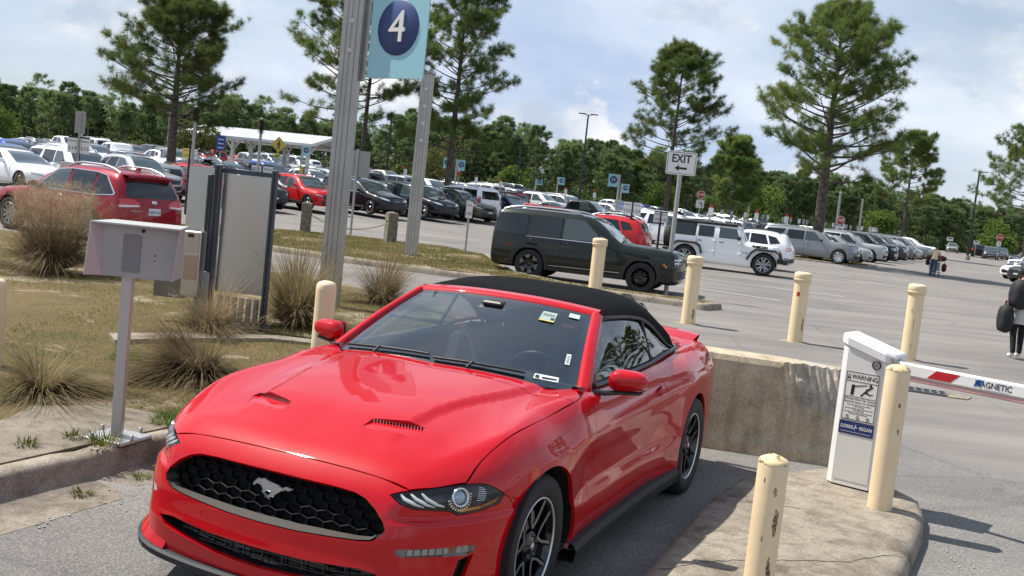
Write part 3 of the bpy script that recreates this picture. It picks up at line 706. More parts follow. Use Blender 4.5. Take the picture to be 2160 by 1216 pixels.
def side3(xs0, xs1, belt0, belt1, roof, splits, back):   # helper: three side windows between the pillars
    return None
TYPES = {}
TYPES['boxy_suv'] = dict(shape=dict(L=4.83, Wd=1.90, top=[(.92, .86), (.84, 1.0), (.6, 1.08), (0, 1.11), (-.50, 1.14), (-1.20, 1.60), (-1.42, 1.69), (-1.9, 1.735), (-2.6, 1.74), (-3.3, 1.725), (-3.7, 1.69), (-3.86, 1.60), (-3.95, 1.3)], belt=[(1, 1.05), (-3.9, 1.08)], nose=[(.2, .80), (.35, .90), (.6, .915), (.85, .90), (1.05, .84)], tail=[(.2, -3.80), (.45, -3.93), (.9, -3.92), (1.3, -3.88), (1.7, -3.80)], tumble=.24, crown=.04, k=(.07, .06, .07), taper=(.06, .05), bow=.16), R=.37, wb=2.815,
    side=[([(-.98, 1.10), (-1.05, 1.17), (-1.52, 1.575), (-2.02, 1.595), (-2.02, 1.085)], 'c'), ([(-2.09, 1.085), (-2.09, 1.595), (-2.86, 1.59), (-2.90, 1.08)], 'd'), ([(-2.98, 1.08), (-2.96, 1.59), (-3.70, 1.57), (-3.78, 1.10)], 'd')],
    trim=[('pillar_trim', [(-2.95, 1.10), (-3.05, 1.10), (-3.32, 1.40), (-3.20, 1.40)], BLKG), ('window_strip', [(-.95, 1.075), (-2.95, 1.062), (-2.95, 1.048), (-.95, 1.06)], CHROME), ('sill_strip', [(-.52, .43), (-2.3, .40), (-2.3, .385), (-.52, .415)], RAILM), ('side_reflector', [(-3.28, .80), (-3.42, .73), (-3.44, .77), (-3.30, .845)], mat('dull red reflector', (.16, .008, .012), .3)), ('side_marker', [(.50, .74), (.60, .66), (.63, .69), (.53, .78)], AMBER)],
    cladding=[[(.42, .26), (.47, .45), (.40, .66), (.22, .83), (-.24, .84), (-.44, .62), (-.50, .40), (-.50, .28), (-.42, .28), (-.42, .40), (-.36, .58), (-.19, .77), (.17, .77), (.34, .61), (.40, .44), (.36, .26)], [(-2.33, .28), (-2.33, .42), (-2.42, .66), (-2.60, .84), (-3.04, .84), (-3.28, .66), (-3.36, .40), (-3.28, .40), (-3.20, .60), (-3.0, .77), (-2.63, .77), (-2.48, .62), (-2.41, .42), (-2.41, .28)], [(-.52, .27), (-.52, .36), (-2.31, .36), (-2.31, .27)]],
    ws=(-.55, -1.33, .73, .60), rw=[(-.62, 1.12), (.62, 1.12), (.56, 1.55), (-.56, 1.55)],
    front=[('grille', [(-.86, .70), (.86, .70), (.86, .94), (-.86, .94)], BLKG), ('headlight', [(.50, .86), (.84, .86), (.84, .89), (.50, .89)], DRLW), ('headlight', [(.50, .78), (.84, .78), (.84, .81), (.50, .81)], DRLW), ('lamp_strip', [(.66, .72), (.69, .72), (.69, .93), (.66, .93)], DRLW), ('lower_grille', [(-.6, .40), (.6, .40), (.66, .60), (-.66, .60)], CLAD), ('licence_plate', [(-.15, .47), (.15, .47), (.15, .57), (-.15, .57)], PLATE)],
    rear=[('tail_light', [(.58, .62), (.88, .62), (.88, .76), (.58, .76)], TLAMP), ('licence_plate', [(-.15, .85), (.15, .85), (.15, .95), (-.15, .95)], PLATE)], mirror=(-1.0, 1.17), rail=(-1.55, -3.65, .66, 1.78, RAILM), handles=[(-1.86, .98), (-2.80, .98)], hm=BLKG, seams=[[(-.62, .45), (-.62, 1.05)], [(-2.055, .40), (-2.055, 1.06)], [(-2.93, 1.06), (-2.86, .90), (-2.45, .72)]], rim=('block', 'dark'))
TYPES['crossover'] = dict(shape=dict(L=4.6, Wd=1.86, top=[(.90, .66), (.80, .84), (.55, .95), (0, 1.02), (-.40, 1.06), (-1.25, 1.54), (-1.6, 1.62), (-2.2, 1.655), (-2.9, 1.62), (-3.35, 1.54), (-3.62, 1.36), (-3.8, 1.1)], belt=[(1, .92), (-3.9, 1.06)], nose=[(.2, .76), (.35, .85), (.6, .87), (.85, .80), (1.0, .7)], tail=[(.2, -3.60), (.45, -3.73), (.85, -3.72), (1.05, -3.64), (1.5, -3.38)], tumble=.36, k=(.14, .14, .12), taper=(.18, .10)), R=.355, wb=2.70,
    side=[([(-.88, 1.02), (-1.46, 1.46), (-1.86, 1.50), (-1.86, 1.04)], 'c'), ([(-1.93, 1.04), (-1.93, 1.50), (-2.55, 1.48), (-2.72, 1.08)], 'd'), ([(-2.80, 1.09), (-2.64, 1.47), (-3.02, 1.40), (-3.22, 1.16)], 'd')], ws=(-.47, -1.40, .70, .56), rw=[(-.55, 1.12), (.55, 1.12), (.50, 1.42), (-.50, 1.42)],
    cladding=[[(.44, .27), (.42, .46), (.30, .66), (.0, .80), (-.30, .66), (-.42, .46), (-.46, .30), (-.40, .30), (-.37, .46), (-.26, .62), (.0, .74), (.26, .62), (.37, .46), (.39, .27)], [(-2.26, .30), (-2.28, .46), (-2.40, .66), (-2.70, .80), (-3.0, .66), (-3.12, .46), (-3.14, .30), (-3.09, .30), (-3.07, .46), (-2.96, .62), (-2.70, .74), (-2.44, .62), (-2.33, .46), (-2.31, .30)], [(-.47, .27), (-.47, .38), (-2.25, .40), (-2.25, .27)]],
    trim=[('window_strip', [(-.86, 1.005), (-2.80, 1.065), (-2.80, 1.048), (-.86, .99)], CHROME)],
    front=[('grille', [(-.52, .58), (.52, .58), (.60, .76), (-.60, .76)], BLKG), ('headlight', [(.56, .70), (.80, .74), (.86, .80), (.62, .76)], HLAMP), ('lower_grille', [(-.6, .33), (.6, .33), (.68, .50), (-.68, .50)], CLAD), ('licence_plate', [(-.15, .48), (.15, .48), (.15, .57), (-.15, .57)], PLATE)],
    rear=[('tail_light', [(.46, .88), (.86, .86), (.84, 1.0), (.50, 1.0)], TLAMP), ('licence_plate', [(-.15, .72), (.15, .72), (.15, .84), (-.15, .84)], PLATE), ('bumper_trim', [(-.7, .36), (.7, .36), (.78, .54), (-.78, .54)], CLAD)], mirror=(-.92, 1.10), mp=1, rail=(-1.5, -3.2, .56, 1.7, BLKG), handles=[(-1.72, .92), (-2.60, .95)], seams=[[(-.55, .42), (-.60, .98)], [(-1.90, .40), (-1.90, 1.02)], [(-2.78, 1.05), (-2.62, .85), (-2.30, .70)]], rim=('five', 'silver'))
TYPES['estate_suv'] = dict(shape=dict(L=4.76, Wd=1.89, top=[(.92, .70), (.82, .86), (.55, .98), (0, 1.05), (-.42, 1.09), (-1.25, 1.53), (-1.55, 1.62), (-2.1, 1.68), (-2.7, 1.675), (-3.2, 1.63), (-3.5, 1.57), (-3.68, 1.45), (-3.84, 1.1)], belt=[(1, .98), (-3.9, 1.07)], nose=[(.2, .80), (.35, .89), (.6, .91), (.85, .86), (1.0, .75)], tail=[(.2, -3.68), (.45, -3.82), (.85, -3.81), (1.05, -3.76), (1.6, -3.46)], tumble=.33, k=(.14, .14, .10), taper=(.16, .07)), R=.375, wb=2.78,
    side=[([(-.90, 1.075), (-1.02, 1.15), (-1.50, 1.50), (-1.93, 1.545), (-1.97, 1.07)], 'c'), ([(-2.05, 1.07), (-2.00, 1.55), (-2.80, 1.535), (-2.84, 1.075)], 'd'), ([(-2.89, 1.075), (-2.85, 1.53), (-3.10, 1.49), (-3.48, 1.15), (-3.46, 1.11)], 'd')], ws=(-.47, -1.40, .72, .58), rw=[(-.70, 1.13), (-.60, 1.08), (.60, 1.08), (.70, 1.13), (.60, 1.44), (-.60, 1.44)],
    trim=[('window_frame', [(-.86, 1.06), (-2.9, 1.055), (-3.50, 1.095), (-3.545, 1.14), (-3.14, 1.52), (-2.80, 1.565), (-1.95, 1.58), (-1.48, 1.53), (-.96, 1.145), (-1.0, 1.14), (-1.49, 1.51), (-1.95, 1.56), (-2.80, 1.545), (-3.12, 1.50), (-3.50, 1.145), (-3.47, 1.11), (-2.9, 1.07), (-.86, 1.073)], CHROME)],
    cladding=[[(-2.34, .30), (-2.36, .46), (-2.48, .68), (-2.78, .83), (-3.08, .68), (-3.21, .46), (-3.23, .30), (-3.18, .30), (-3.16, .46), (-3.04, .65), (-2.78, .78), (-2.52, .65), (-2.41, .46), (-2.39, .30)], [(-.47, .27), (-.47, .36), (-2.33, .37), (-2.33, .27)]],
    front=[('grille', [(-.4, .62), (.4, .62), (.44, .82), (-.44, .82)], BLKG), ('headlight', [(.46, .72), (.82, .76), (.84, .88), (.48, .84)], HLAMP)],
    rear=[('tail_light', [(.38, .90), (.90, .88), (.88, 1.04), (.55, 1.05), (.40, .98)], TLAMP), ('reverse_lamp', [(.40, .895), (.86, .865), (.86, .91), (.44, .925)], DRLW), ('licence_plate', [(-.16, .72), (.16, .72), (.16, .87), (-.16, .87)], PLATE), ('bumper_trim', [(-.75, .34), (.75, .34), (.82, .50), (-.82, .50)], CLAD), ('badge', [(-.06, .97), (.06, .97), (.07, 1.0), (.06, 1.03), (-.06, 1.03), (-.07, 1.0)], CHROME)], mirror=(-.98, 1.13), rail=(-1.6, -3.35, .60, 1.72, RAILM), handles=[(-1.80, .965), (-2.72, .97)], hm=CHROME, seams=[[(-.60, .42), (-.62, 1.05)], [(-2.01, .40), (-2.01, 1.06)], [(-2.87, 1.06), (-2.78, .92), (-2.42, .74)]], rim=('ten', 'silver'))
def estate_extra(rt, s):
    sp_ = MB(); sp_.grid([[(-3.40, y, float(s.top(np.array(-3.40)))-.05*(y/.9)**2+.008), (-3.66, y, 1.555-.05*(y/.9)**2), (-3.65, y, 1.525-.05*(y/.9)**2), (-3.50, y, 1.47)] for y in np.linspace(-.62, .62, 9)], 0, True); sp_.build('roof_spoiler', [CARPAINT], rt, fix=True)
    fn = MB(); fn.prism([(-3.05, 1.66), (-3.25, 1.645), (-3.25, 1.73), (-3.22, 1.73)], -.02, .02, lambda a, b, h: (a, h, b)); fn.build('aerial_fin', [CARPAINT], rt)
    wp = MB(); wp.tube([(-3.72, .05, 1.09), (-3.70, -.42, 1.12)], .012, 5); wp.build('rear_wiper', [BLK], rt)
TYPES['estate_suv']['extra'] = estate_extra
TYPES['minivan'] = dict(shape=dict(L=5.17, Wd=2.0, top=[(1.0, .66), (.85, .84), (.5, .97), (.05, 1.06), (-.25, 1.12), (-1.30, 1.63), (-1.7, 1.71), (-2.4, 1.755), (-3.3, 1.74), (-3.85, 1.68), (-4.05, 1.55), (-4.25, 1.1)], belt=[(1, .95), (-4.2, 1.05)], nose=[(.2, .86), (.35, .96), (.6, .97), (.8, .88), (1.0, .7)], tail=[(.2, -4.05), (.45, -4.17), (.85, -4.16), (1.05, -4.12), (1.6, -3.98)], tumble=.28, k=(.13, .16, .10), taper=(.20, .06)), R=.35, wb=3.09,
    side=[([(-.62, 1.06), (-1.45, 1.56), (-1.95, 1.60), (-1.95, 1.04)], 'c'), ([(-2.02, 1.04), (-2.02, 1.60), (-3.02, 1.60), (-3.05, 1.05)], 'd'), ([(-3.12, 1.05), (-3.10, 1.60), (-3.80, 1.56), (-3.95, 1.12)], 'd')], ws=(-.33, -1.42, .78, .64), rw=[(-.66, 1.12), (.66, 1.12), (.60, 1.55), (-.60, 1.55)],
    trim=[('window_frame', [(-.56, 1.03), (-3.1, 1.025), (-4.0, 1.09), (-3.84, 1.60), (-3.1, 1.635), (-1.95, 1.635), (-1.40, 1.595), (-1.42, 1.575), (-1.95, 1.612), (-3.1, 1.612), (-3.81, 1.58), (-3.965, 1.108), (-3.1, 1.045), (-.62, 1.05)], CHROME), ('sill_strip', [(-.45, .36), (-2.65, .36), (-2.65, .345), (-.45, .345)], RAILM)],
    front=[('grille', [(-.36, .66), (.36, .66), (.42, .78), (-.42, .78)], BLKG), ('badge', [(-.16, .725), (.16, .725), (.18, .745), (-.18, .745)], CHROME), ('headlight', [(.44, .72), (.74, .76), (.92, .86), (.80, .87), (.50, .80)], HLAMP), ('lower_grille', [(-.66, .32), (.66, .32), (.74, .50), (-.74, .50)], CLAD)],
    rear=[('tail_light', [(.70, .90), (.96, .90), (.94, 1.06), (.70, 1.06)], TLAMP)], mirror=(-.78, 1.12), mp=1, handles=[(-1.80, .98), (-2.15, .99)], seams=[[(-.45, .42), (-.48, 1.0)], [(-1.985, .40), (-1.985, 1.02)], [(-3.08, 1.02), (-3.0, .8)]], rim=('twin', 'bright'))
TYPES['full_size_suv'] = dict(shape=dict(L=5.7, Wd=2.05, top=[(1.02, .92), (.93, 1.12), (.7, 1.20), (0, 1.24), (-.52, 1.27), (-1.20, 1.72), (-1.5, 1.82), (-2.1, 1.88), (-3.4, 1.90), (-4.2, 1.87), (-4.5, 1.80), (-4.72, 1.3)], belt=[(1, 1.15), (-4.7, 1.20)], nose=[(.2, .88), (.4, .98), (.8, 1.0), (1.1, .94), (1.2, .9)], tail=[(.2, -4.55), (.5, -4.68), (1.0, -4.68), (1.4, -4.62), (1.8, -4.48)], tumble=.25, k=(.12, .10, .10), taper=(.12, .05)), R=.41, wb=3.40,
    side=[([(-1.02, 1.20), (-1.52, 1.70), (-2.02, 1.72), (-2.02, 1.19)], 'c'), ([(-2.10, 1.19), (-2.10, 1.72), (-3.05, 1.73), (-3.10, 1.19)], 'd'), ([(-3.45, 1.20), (-3.20, 1.73), (-4.30, 1.71), (-4.45, 1.24)], 'd')], ws=(-.60, -1.38, .80, .66), rw=[(-.70, 1.22), (.70, 1.22), (.64, 1.68), (-.64, 1.68)],
    front=[('grille', [(-.55, .72), (.55, .72), (.60, 1.08), (-.60, 1.08)], BLKG), ('grille_bar', [(-.56, .86), (.56, .86), (.56, .90), (-.56, .90)], CHROME), ('grille_bar', [(-.56, .96), (.56, .96), (.56, 1.0), (-.56, 1.0)], CHROME), ('headlight', [(.64, .74), (.92, .74), (.95, 1.06), (.66, 1.06)], HLAMP), ('lower_grille', [(-.8, .38), (.8, .38), (.85, .56), (-.85, .56)], CLAD), ('bumper_trim', [(-.5, .58), (.5, .58), (.52, .64), (-.52, .64)], CHROME)],
    rear=[('tail_light', [(.76, .95), (.97, .95), (.95, 1.35), (.78, 1.35)], TLAMP)], mirror=(-1.05, 1.26), rail=(-1.7, -4.2, .70, 1.94, RAILM), handles=[(-1.88, 1.08), (-2.95, 1.08)], hm=CHROME, seams=[[(-.60, .5), (-.62, 1.15)], [(-2.06, .48), (-2.06, 1.16)], [(-3.12, 1.16), (-3.05, .9), (-2.9, .72)]], trim=[('window_strip', [(-1.0, 1.165), (-4.4, 1.17), (-4.4, 1.15), (-1.0, 1.145)], CHROME)], rim=('ten', 'bright'), ww=.27)
TYPES['sedan'] = dict(shape=dict(L=4.9, Wd=1.84, top=[(.98, .58), (.86, .74), (.55, .86), (0, .94), (-.45, .99), (-1.30, 1.34), (-1.7, 1.43), (-2.2, 1.45), (-2.7, 1.39), (-3.35, 1.14), (-3.75, 1.07), (-3.98, .9)], belt=[(1, .85), (-3.9, .98)], nose=[(.2, .84), (.35, .92), (.6, .92), (.8, .80)], tail=[(.2, -3.8), (.45, -3.9), (.8, -3.9), (1.0, -3.84)], tumble=.42, k=(.14, .15, .12), taper=(.18, .10)), R=.34, wb=2.83,
    side=[([(-.90, .95), (-1.5, 1.30), (-1.95, 1.34), (-1.95, .96)], 'c'), ([(-2.02, .96), (-2.02, 1.34), (-2.5, 1.31), (-3.0, 1.08), (-2.95, .99)], 'd')], ws=(-.52, -1.48, .68, .52), rw=None, front=[('grille', [(-.5, .40), (.5, .40), (.56, .62), (-.56, .62)], BLKG), ('headlight', [(.52, .62), (.82, .66), (.84, .72), (.56, .69)], HLAMP)], rear=[('tail_light', [(.5, .82), (.88, .82), (.86, .94), (.5, .94)], TLAMP)], mirror=(-.95, 1.02), mp=1, handles=[(-1.8, .86), (-2.75, .88)], seams=[[(-.55, .4), (-.58, .9)], [(-1.99, .38), (-1.99, .95)]], rim=('ten', 'dark'))
del TYPES['sedan']['rw']
TYPES['pickup'] = dict(shape=dict(L=5.8, Wd=2.02, top=[(.98, .95), (.9, 1.13), (.6, 1.22), (0, 1.25), (-.5, 1.28), (-1.15, 1.72), (-1.5, 1.86), (-2.0, 1.90), (-2.7, 1.88), (-2.95, 1.80), (-3.12, 1.32), (-3.2, 1.28), (-4.7, 1.27), (-4.85, 1.2)], belt=[(1, 1.15), (-4.7, 1.26)], nose=[(.2, .86), (.4, .95), (.8, .97), (1.1, .93)], tail=[(.2, -4.7), (.5, -4.8), (1.0, -4.82), (1.25, -4.82)], tumble=.26, k=(.10, .10, .08), taper=(.12, .03)), R=.41, wb=3.68,
    side=[([(-1.0, 1.24), (-1.5, 1.72), (-1.95, 1.74), (-1.95, 1.22)], 'c'), ([(-2.03, 1.22), (-2.03, 1.74), (-2.72, 1.73), (-2.85, 1.25)], 'd')], ws=(-.58, -1.36, .78, .64), front=[('grille', [(-.6, .72), (.6, .72), (.6, 1.08), (-.6, 1.08)], BLKG), ('headlight', [(.66, .86), (.94, .86), (.94, 1.06), (.66, 1.06)], HLAMP), ('bumper_trim', [(-.8, .48), (.8, .48), (.82, .66), (-.82, .66)], RAILM)], rear=[('tail_light', [(.84, .85), (.98, .85), (.98, 1.2), (.84, 1.2)], TLAMP)], mirror=(-1.02, 1.28), handles=[(-1.85, 1.1), (-2.7, 1.1)], seams=[[(-.6, .5), (-.6, 1.15)], [(-1.99, .5), (-1.99, 1.2)]], rim=('five', 'silver'), ww=.27)
TYPES['off_roader'] = dict(shape=dict(L=4.6, Wd=1.60, top=[(.56, .95), (.50, 1.10), (.3, 1.17), (-.60, 1.22), (-.78, 1.24), (-.98, 1.62), (-1.06, 1.76), (-1.2, 1.815), (-2.5, 1.83), (-3.55, 1.80), (-3.66, 1.72), (-3.72, 1.3)], belt=[(1, 1.22), (-3.7, 1.22)], nose=[(.2, .45), (.5, .52), (.8, .53), (1.1, .51)], tail=[(.2, -3.6), (.5, -3.68), (1.2, -3.68), (1.8, -3.62)], tumble=.15, crown=.03, k=(.05, .05, .05), taper=(.13, .0)), R=.42, wb=3.008, ww=.28, wout=.09,
    side=[([(-.98, 1.27), (-1.14, 1.66), (-1.78, 1.68), (-1.78, 1.26)], 'c'), ([(-1.98, 1.26), (-1.98, 1.68), (-2.58, 1.68), (-2.58, 1.26)], 'd'), ([(-2.78, 1.27), (-2.76, 1.70), (-3.50, 1.69), (-3.52, 1.27)], 'd')], ws=(-.82, -1.03, .66, .60), rw=[(-.55, 1.28), (.55, 1.28), (.52, 1.68), (-.52, 1.68)],
    front=[('grille', [(-.62, .76), (.62, .76), (.62, 1.08), (-.62, 1.08)], CARPAINT)]+[('grille_slot', [(-.30+.1*i-.028, .80), (-.30+.1*i+.028, .80), (-.30+.1*i+.028, 1.04), (-.30+.1*i-.028, 1.04)], BLK) for i in range(7)]+[('headlight', [(.47+.085*math.cos(a), .93+.085*math.sin(a)) for a in np.linspace(0, 2*math.pi, 15)[:-1]], HLAMP)],
    rear=[('tail_light', [(.62, .85), (.76, .85), (.76, 1.05), (.62, 1.05)], TLAMP)], trim=[('hard_top_side', [(-2.68, 1.24), (-2.66, 1.76), (-3.60, 1.74), (-3.64, 1.24)], mat('hard top black', (.02, .02, .022), .65))], mirror=(-1.0, 1.32), handles=[(-1.66, 1.10), (-2.5, 1.10)], hm=BLK, seams=[[(-.86, .62), (-.86, 1.2)], [(-1.88, .50), (-1.88, 1.24)], [(-2.62, 1.24), (-2.62, .98), (-2.40, .70)]], rim=('twin', 'silver'))
def jeep_extra(rt, s):
    t = MB(); t.box((-2.42, 0, 1.795), (2.62, 1.40, .12), None, 0, .04); t.build('hard_top', [mat('hard top black', (.02, .02, .022), .65)], rt)
    for sg in (1, -1):
        for cx, dx in ((0, 0), (-3.008, 0)):
            f = MB(); sp_ = [(.66, .62), (.56, .90), (.40, 1.00), (-.34, 1.00), (-.52, .86), (-.66, .60)]; rows = []
            for (a, b) in resample([(p[0], 0, p[1]) for p in sp_], .07)[:, [0, 2]]:
                rows.append([(cx+a*.93, sg*.74, b-.03), (cx+a, sg*.76, b+.02), (cx+a, sg*.945, b), (cx+a*.94, sg*.945, b-.06), (cx+a*.92, sg*.76, b-.06)])
            f.grid(rows, 0, False); f.build('fender_flare', [CLAD], rt, fix=True)
    b = MB(); b.box((.78, 0, .62), (.24, 1.70, .22), None, 0, .05); b.box((.62, 0, .60), (.3, .9, .16)); b.build('front_bumper', [CLAD], rt)
    b = MB(); b.box((-3.80, 0, .62), (.2, 1.66, .20), None, 0, .04); b.build('rear_bumper', [CLAD], rt)
    we = empty('spare_wheel', (-3.82, .05, 1.10), R(90)); we.parent = rt
    tm_, rm_ = [c.data for c in [c for c in rt.children if c.name.startswith('wheel')][0].children]; add('tyre', tm_, we); add('rim', rm_, we)
    for sg in (1, -1):
        st_ = MB(); st_.box((-1.7, sg*.70, .52), (2.2, .12, .10), None, 0, .02); st_.build('rock_rail', [CLAD], rt)
        for x in (-.95, -1.95):
            for z in (.72, 1.12): h = MB(); h.box((x, sg*.80, z), (.12, .03, .07), None, 0, .01); h.build('door_hinge', [CARPAINT], rt)
        put_text('RUBICON', rt, INK, (-.20, sg*(float(on_F(s, -.2, 1.07))+.004), 1.07), .11, (-sg, 0, 0), (0, 0, 1), .001, .58, bold=.012)
        put_text('Jeep', rt, INK, (-.72, sg*(float(on_F(s, -.72, .80))+.003), .80), .10, (-sg, 0, 0), (0, 0, 1), .001, .2)
        am_ = MB(); am_.box((.50, sg*.93, .93), (.08, .04, .05)); am_.build('side_marker', [AMBER], rt)
    for sg in (1, -1): w_ = MB(); w_.tube([(-.80, sg*.70, 1.22), (-1.06, sg*.655, 1.76)], .035, 6); w_.build('pillar', [CARPAINT], rt)
TYPES['off_roader']['extra'] = jeep_extra
# ================================================================== red convertible
CAR = empty('sports_car', (-.587, 5.021, 0), R(-113.709), 'glossy red convertible with closed black cloth roof, nearest in the exit lane', 'car')
f3 = lambda L: snap(np.array(L))
# ---- shared lines (driver's half, +y)
hood_front = curve(f3([(.757, 0, .757), (.757, .15, .756), (.753, .34, .751), (.747, .5, .739), (.738, .608, .715)]), .02)
hood_lamp = curve(f3([(.738, .608, .715), (.682, .676, .725), (.556, .774, .739)]), .02)
shut = curve(f3([(.556, .774, .739), (.457, .777, .802), (.266, .795, .871), (.024, .81, .904), (-.274, .815, .92), (-.495, .83, .944)]), .03)
hood_rear = curve(f3([(-.495, .83, .944), (-.455, .70, .955), (-.44, .60, .965), (-.42, .34, .99), (-.41, 0, 1.)]), .03)
glass_base = curve([(-.525, 0, 1.003), (-.53, .2, 1.004), (-.545, .42, .996), (-.60, .62, .978), (-.73, .748, .958)], .03)
cowl_side = f3([(-.495, .83, .944), (-.60, .822, .95), (-.70, .80, .958)])
LAMP = f3([(.783, .545, .695), (.744, .603, .709), (.682, .676, .724), (.558, .773, .737), (.487, .819, .734), (.453, .84, .723), (.386, .879, .68), (.408, .872, .643), (.494, .835, .624), (.568, .799, .617), (.609, .775, .615), (.629, .756, .631), (.66, .734, .637), (.756, .642, .643), (.778, .60, .662)])
# ---- hood, with a raised vent cut on each side
VENT = [(.492, .212), (.424, .222), (.350, .452), (.402, .462), (.470, .432), (.508, .236)]
up = DirMap((0, 0, 1), lo=.3, hi=1.3)
def vloop(s): return np.array([(x, s*y, 0) for x, y in (resample(VENT, .02, True))])
half = np.vstack([hood_front[:-1], hood_lamp[:-1], shut[:-1], hood_rear])
mir = half[::-1].copy(); mir[:, 1] *= -1
hoodl = np.vstack([half[:-1], mir[:-1]])
hood = add('hood', panel(hoodl, [vloop(1), vloop(-1)], up, .024, .0030, .02), CAR, [PAINT])
for s in (1, -1):
    ve = on_top(np.array([(x, s*y) for x, y in VENT])); mb = MB()
    d = np.array([0, 0, -1.])
    fl = [ve[0], ve[5], ve[4], ve[3]]
    rearL, rearR = ve[1]+d*.013, ve[2]+d*.013
    mb.put([ve[0]-[0, 0, .001], ve[5]-[0, 0, .001], ve[4]-[0, 0, .001], ve[3]-[0, 0, .001], rearR, rearL], [(0, 1, 2, 3, 4, 5) if s > 0 else (5, 4, 3, 2, 1, 0)], 0)
    vt = mb.build('hood_vent', [PAINT], hood); g = MB()
    a, b = ve[1], ve[2]; k = 17; ax = (b-a)/np.linalg.norm(b-a); nx = np.cross(ax, [0, 0, 1])*(1 if s > 0 else -1)
    g.put([a+nx*-.006, b+nx*-.006, b+d*.015+nx*-.006, a+d*.015+nx*-.006], [(0, 1, 2, 3)], 0)
    for i in range(k):
        c = a+(b-a)*((i+.5)/k)+d*.007+nx*.004; g.box(c, (.004, .008, .014), rotz(math.atan2(ax[1], ax[0])), 1)
    g.build('vent_grille', [BLKG, CHROME], hood)
# strip between hood and screen
cl_half = np.vstack([hood_rear[::-1][:-1], cowl_side[:-1], glass_base[::-1]])
cm = cl_half[::-1].copy(); cm[:, 1] *= -1
add('cowl_panel', panel(np.vstack([cl_half[:-1], cm[:-1]]), [], up, .03, .002, .02), CAR, [PAINT])

# ---- front bumper skin
FM = FrontMap()
GR = [(.831, 0, .688), (.826, .15, .687), (.822, .30, .686), (.812, .40, .680), (.806, .45, .665), (.812, .50, .635), (.829, .552, .590), (.831, .567, .562), (.838, .556, .538), (.852, .52, .510), (.862, .46, .500), (.873, .36, .492), (.886, .18, .481), (.890, 0, .478)]
def half_loop(L, st=.02):
    a = resample(L, st); m = a[::-1].copy(); m[:, 1] *= -1; return np.vstack([a[:-1], m[:-1]])
grille_l = half_loop(GR)
intake_l = half_loop([(.898, 0, .374), (.89, .27, .378), (.868, .48, .394), (.845, .56, .385), (.86, .52, .345), (.876, .39, .320), (.889, .21, .297), (.893, 0, .288)])
FOG = f3([(.822, .612, .470), (.820, .620, .492), (.80, .652, .496), (.683, .763, .495), (.585, .821, .495), (.55, .838, .491), (.552, .838, .462), (.575, .829, .452), (.68, .766, .459), (.804, .653, .461)])
SLOT = f3([(.62, .803, .437), (.552, .838, .455), (.592, .825, .36), (.61, .815, .29), (.66, .79, .29), (.64, .79, .37)])
def fl3(L, s): 
    P = np.array(L); P = P*[1, s, 1]; return P if s > 0 else P[::-1]
ARC = .386
th = np.linspace(R(38), R(-14), 16)
arch_front = np.array([(ARC*math.cos(t), .94, .345+ARC*math.sin(t)) for t in th])
arch_front = snap(arch_front)
fb_top = hood_front                      # centre -> lamp corner
lamp_low = np.array([LAMP[0]]+[LAMP[i] for i in (14, 13, 12, 11, 10, 9, 8, 7, 6)])
fend_line = snap(curve([LAMP[6], (.35, .90, .655), arch_front[0]], .03))
bottom = snap(resample([arch_front[-1], (.52, .86, .235), (.70, .75, .23), (.80, .62, .235), (.86, .45, .235), (.885, .2, .232), (.888, 0, .23)], .03))
corner = snap(resample([fb_top[-1], LAMP[0]], .02))
fb_half = np.vstack([fb_top[:-1], corner[:-1], resample(lamp_low, .02)[:-1], fend_line[:-1], arch_front[:-1], bottom])
fbm = fb_half[::-1].copy(); fbm[:, 1] *= -1
fb = np.vstack([fb_half[:-1], fbm[:-1]])
bump_me = panel(fb, [grille_l, intake_l]+[fl3(FOG, s) for s in (1, -1)]+[fl3(SLOT, s) for s in (1, -1)], FM, .02, .0015, .022)
bumper = add('front_bumper', bump_me, CAR, [PAINT])
def ring(loop, depth, shrink, name, m, parent, P0=None, zsh=0):
    """turned-in wall round an opening on the nose"""
    A = on_front(np.stack([FM.to2(loop)[:, 0]/.95, loop[:, 2]], -1)); n = body_normal(A); c = A.mean(0)
    B = A-n*.004; Cc = A-np.array([1, 0, 0])*depth; Cc[:, 1:] = c[1:]+(Cc[:, 1:]-c[1:])*shrink; Cc[:, 2] += zsh
    mb = MB(); k = len(A)
    mb.put(list(B)+list(Cc), [(i, (i+1) % k, k+(i+1) % k, k+i) for i in range(k)], 0, False); return mb.build(name, [m], parent, fix=False), Cc
LIP = mat('grey grained plastic', (.060, .054, .048), .7, bump=(500, .4, .002), spec=.2)
gr_o, inner = ring(grille_l, .055, .955, 'grille_surround', BLK, CAR)
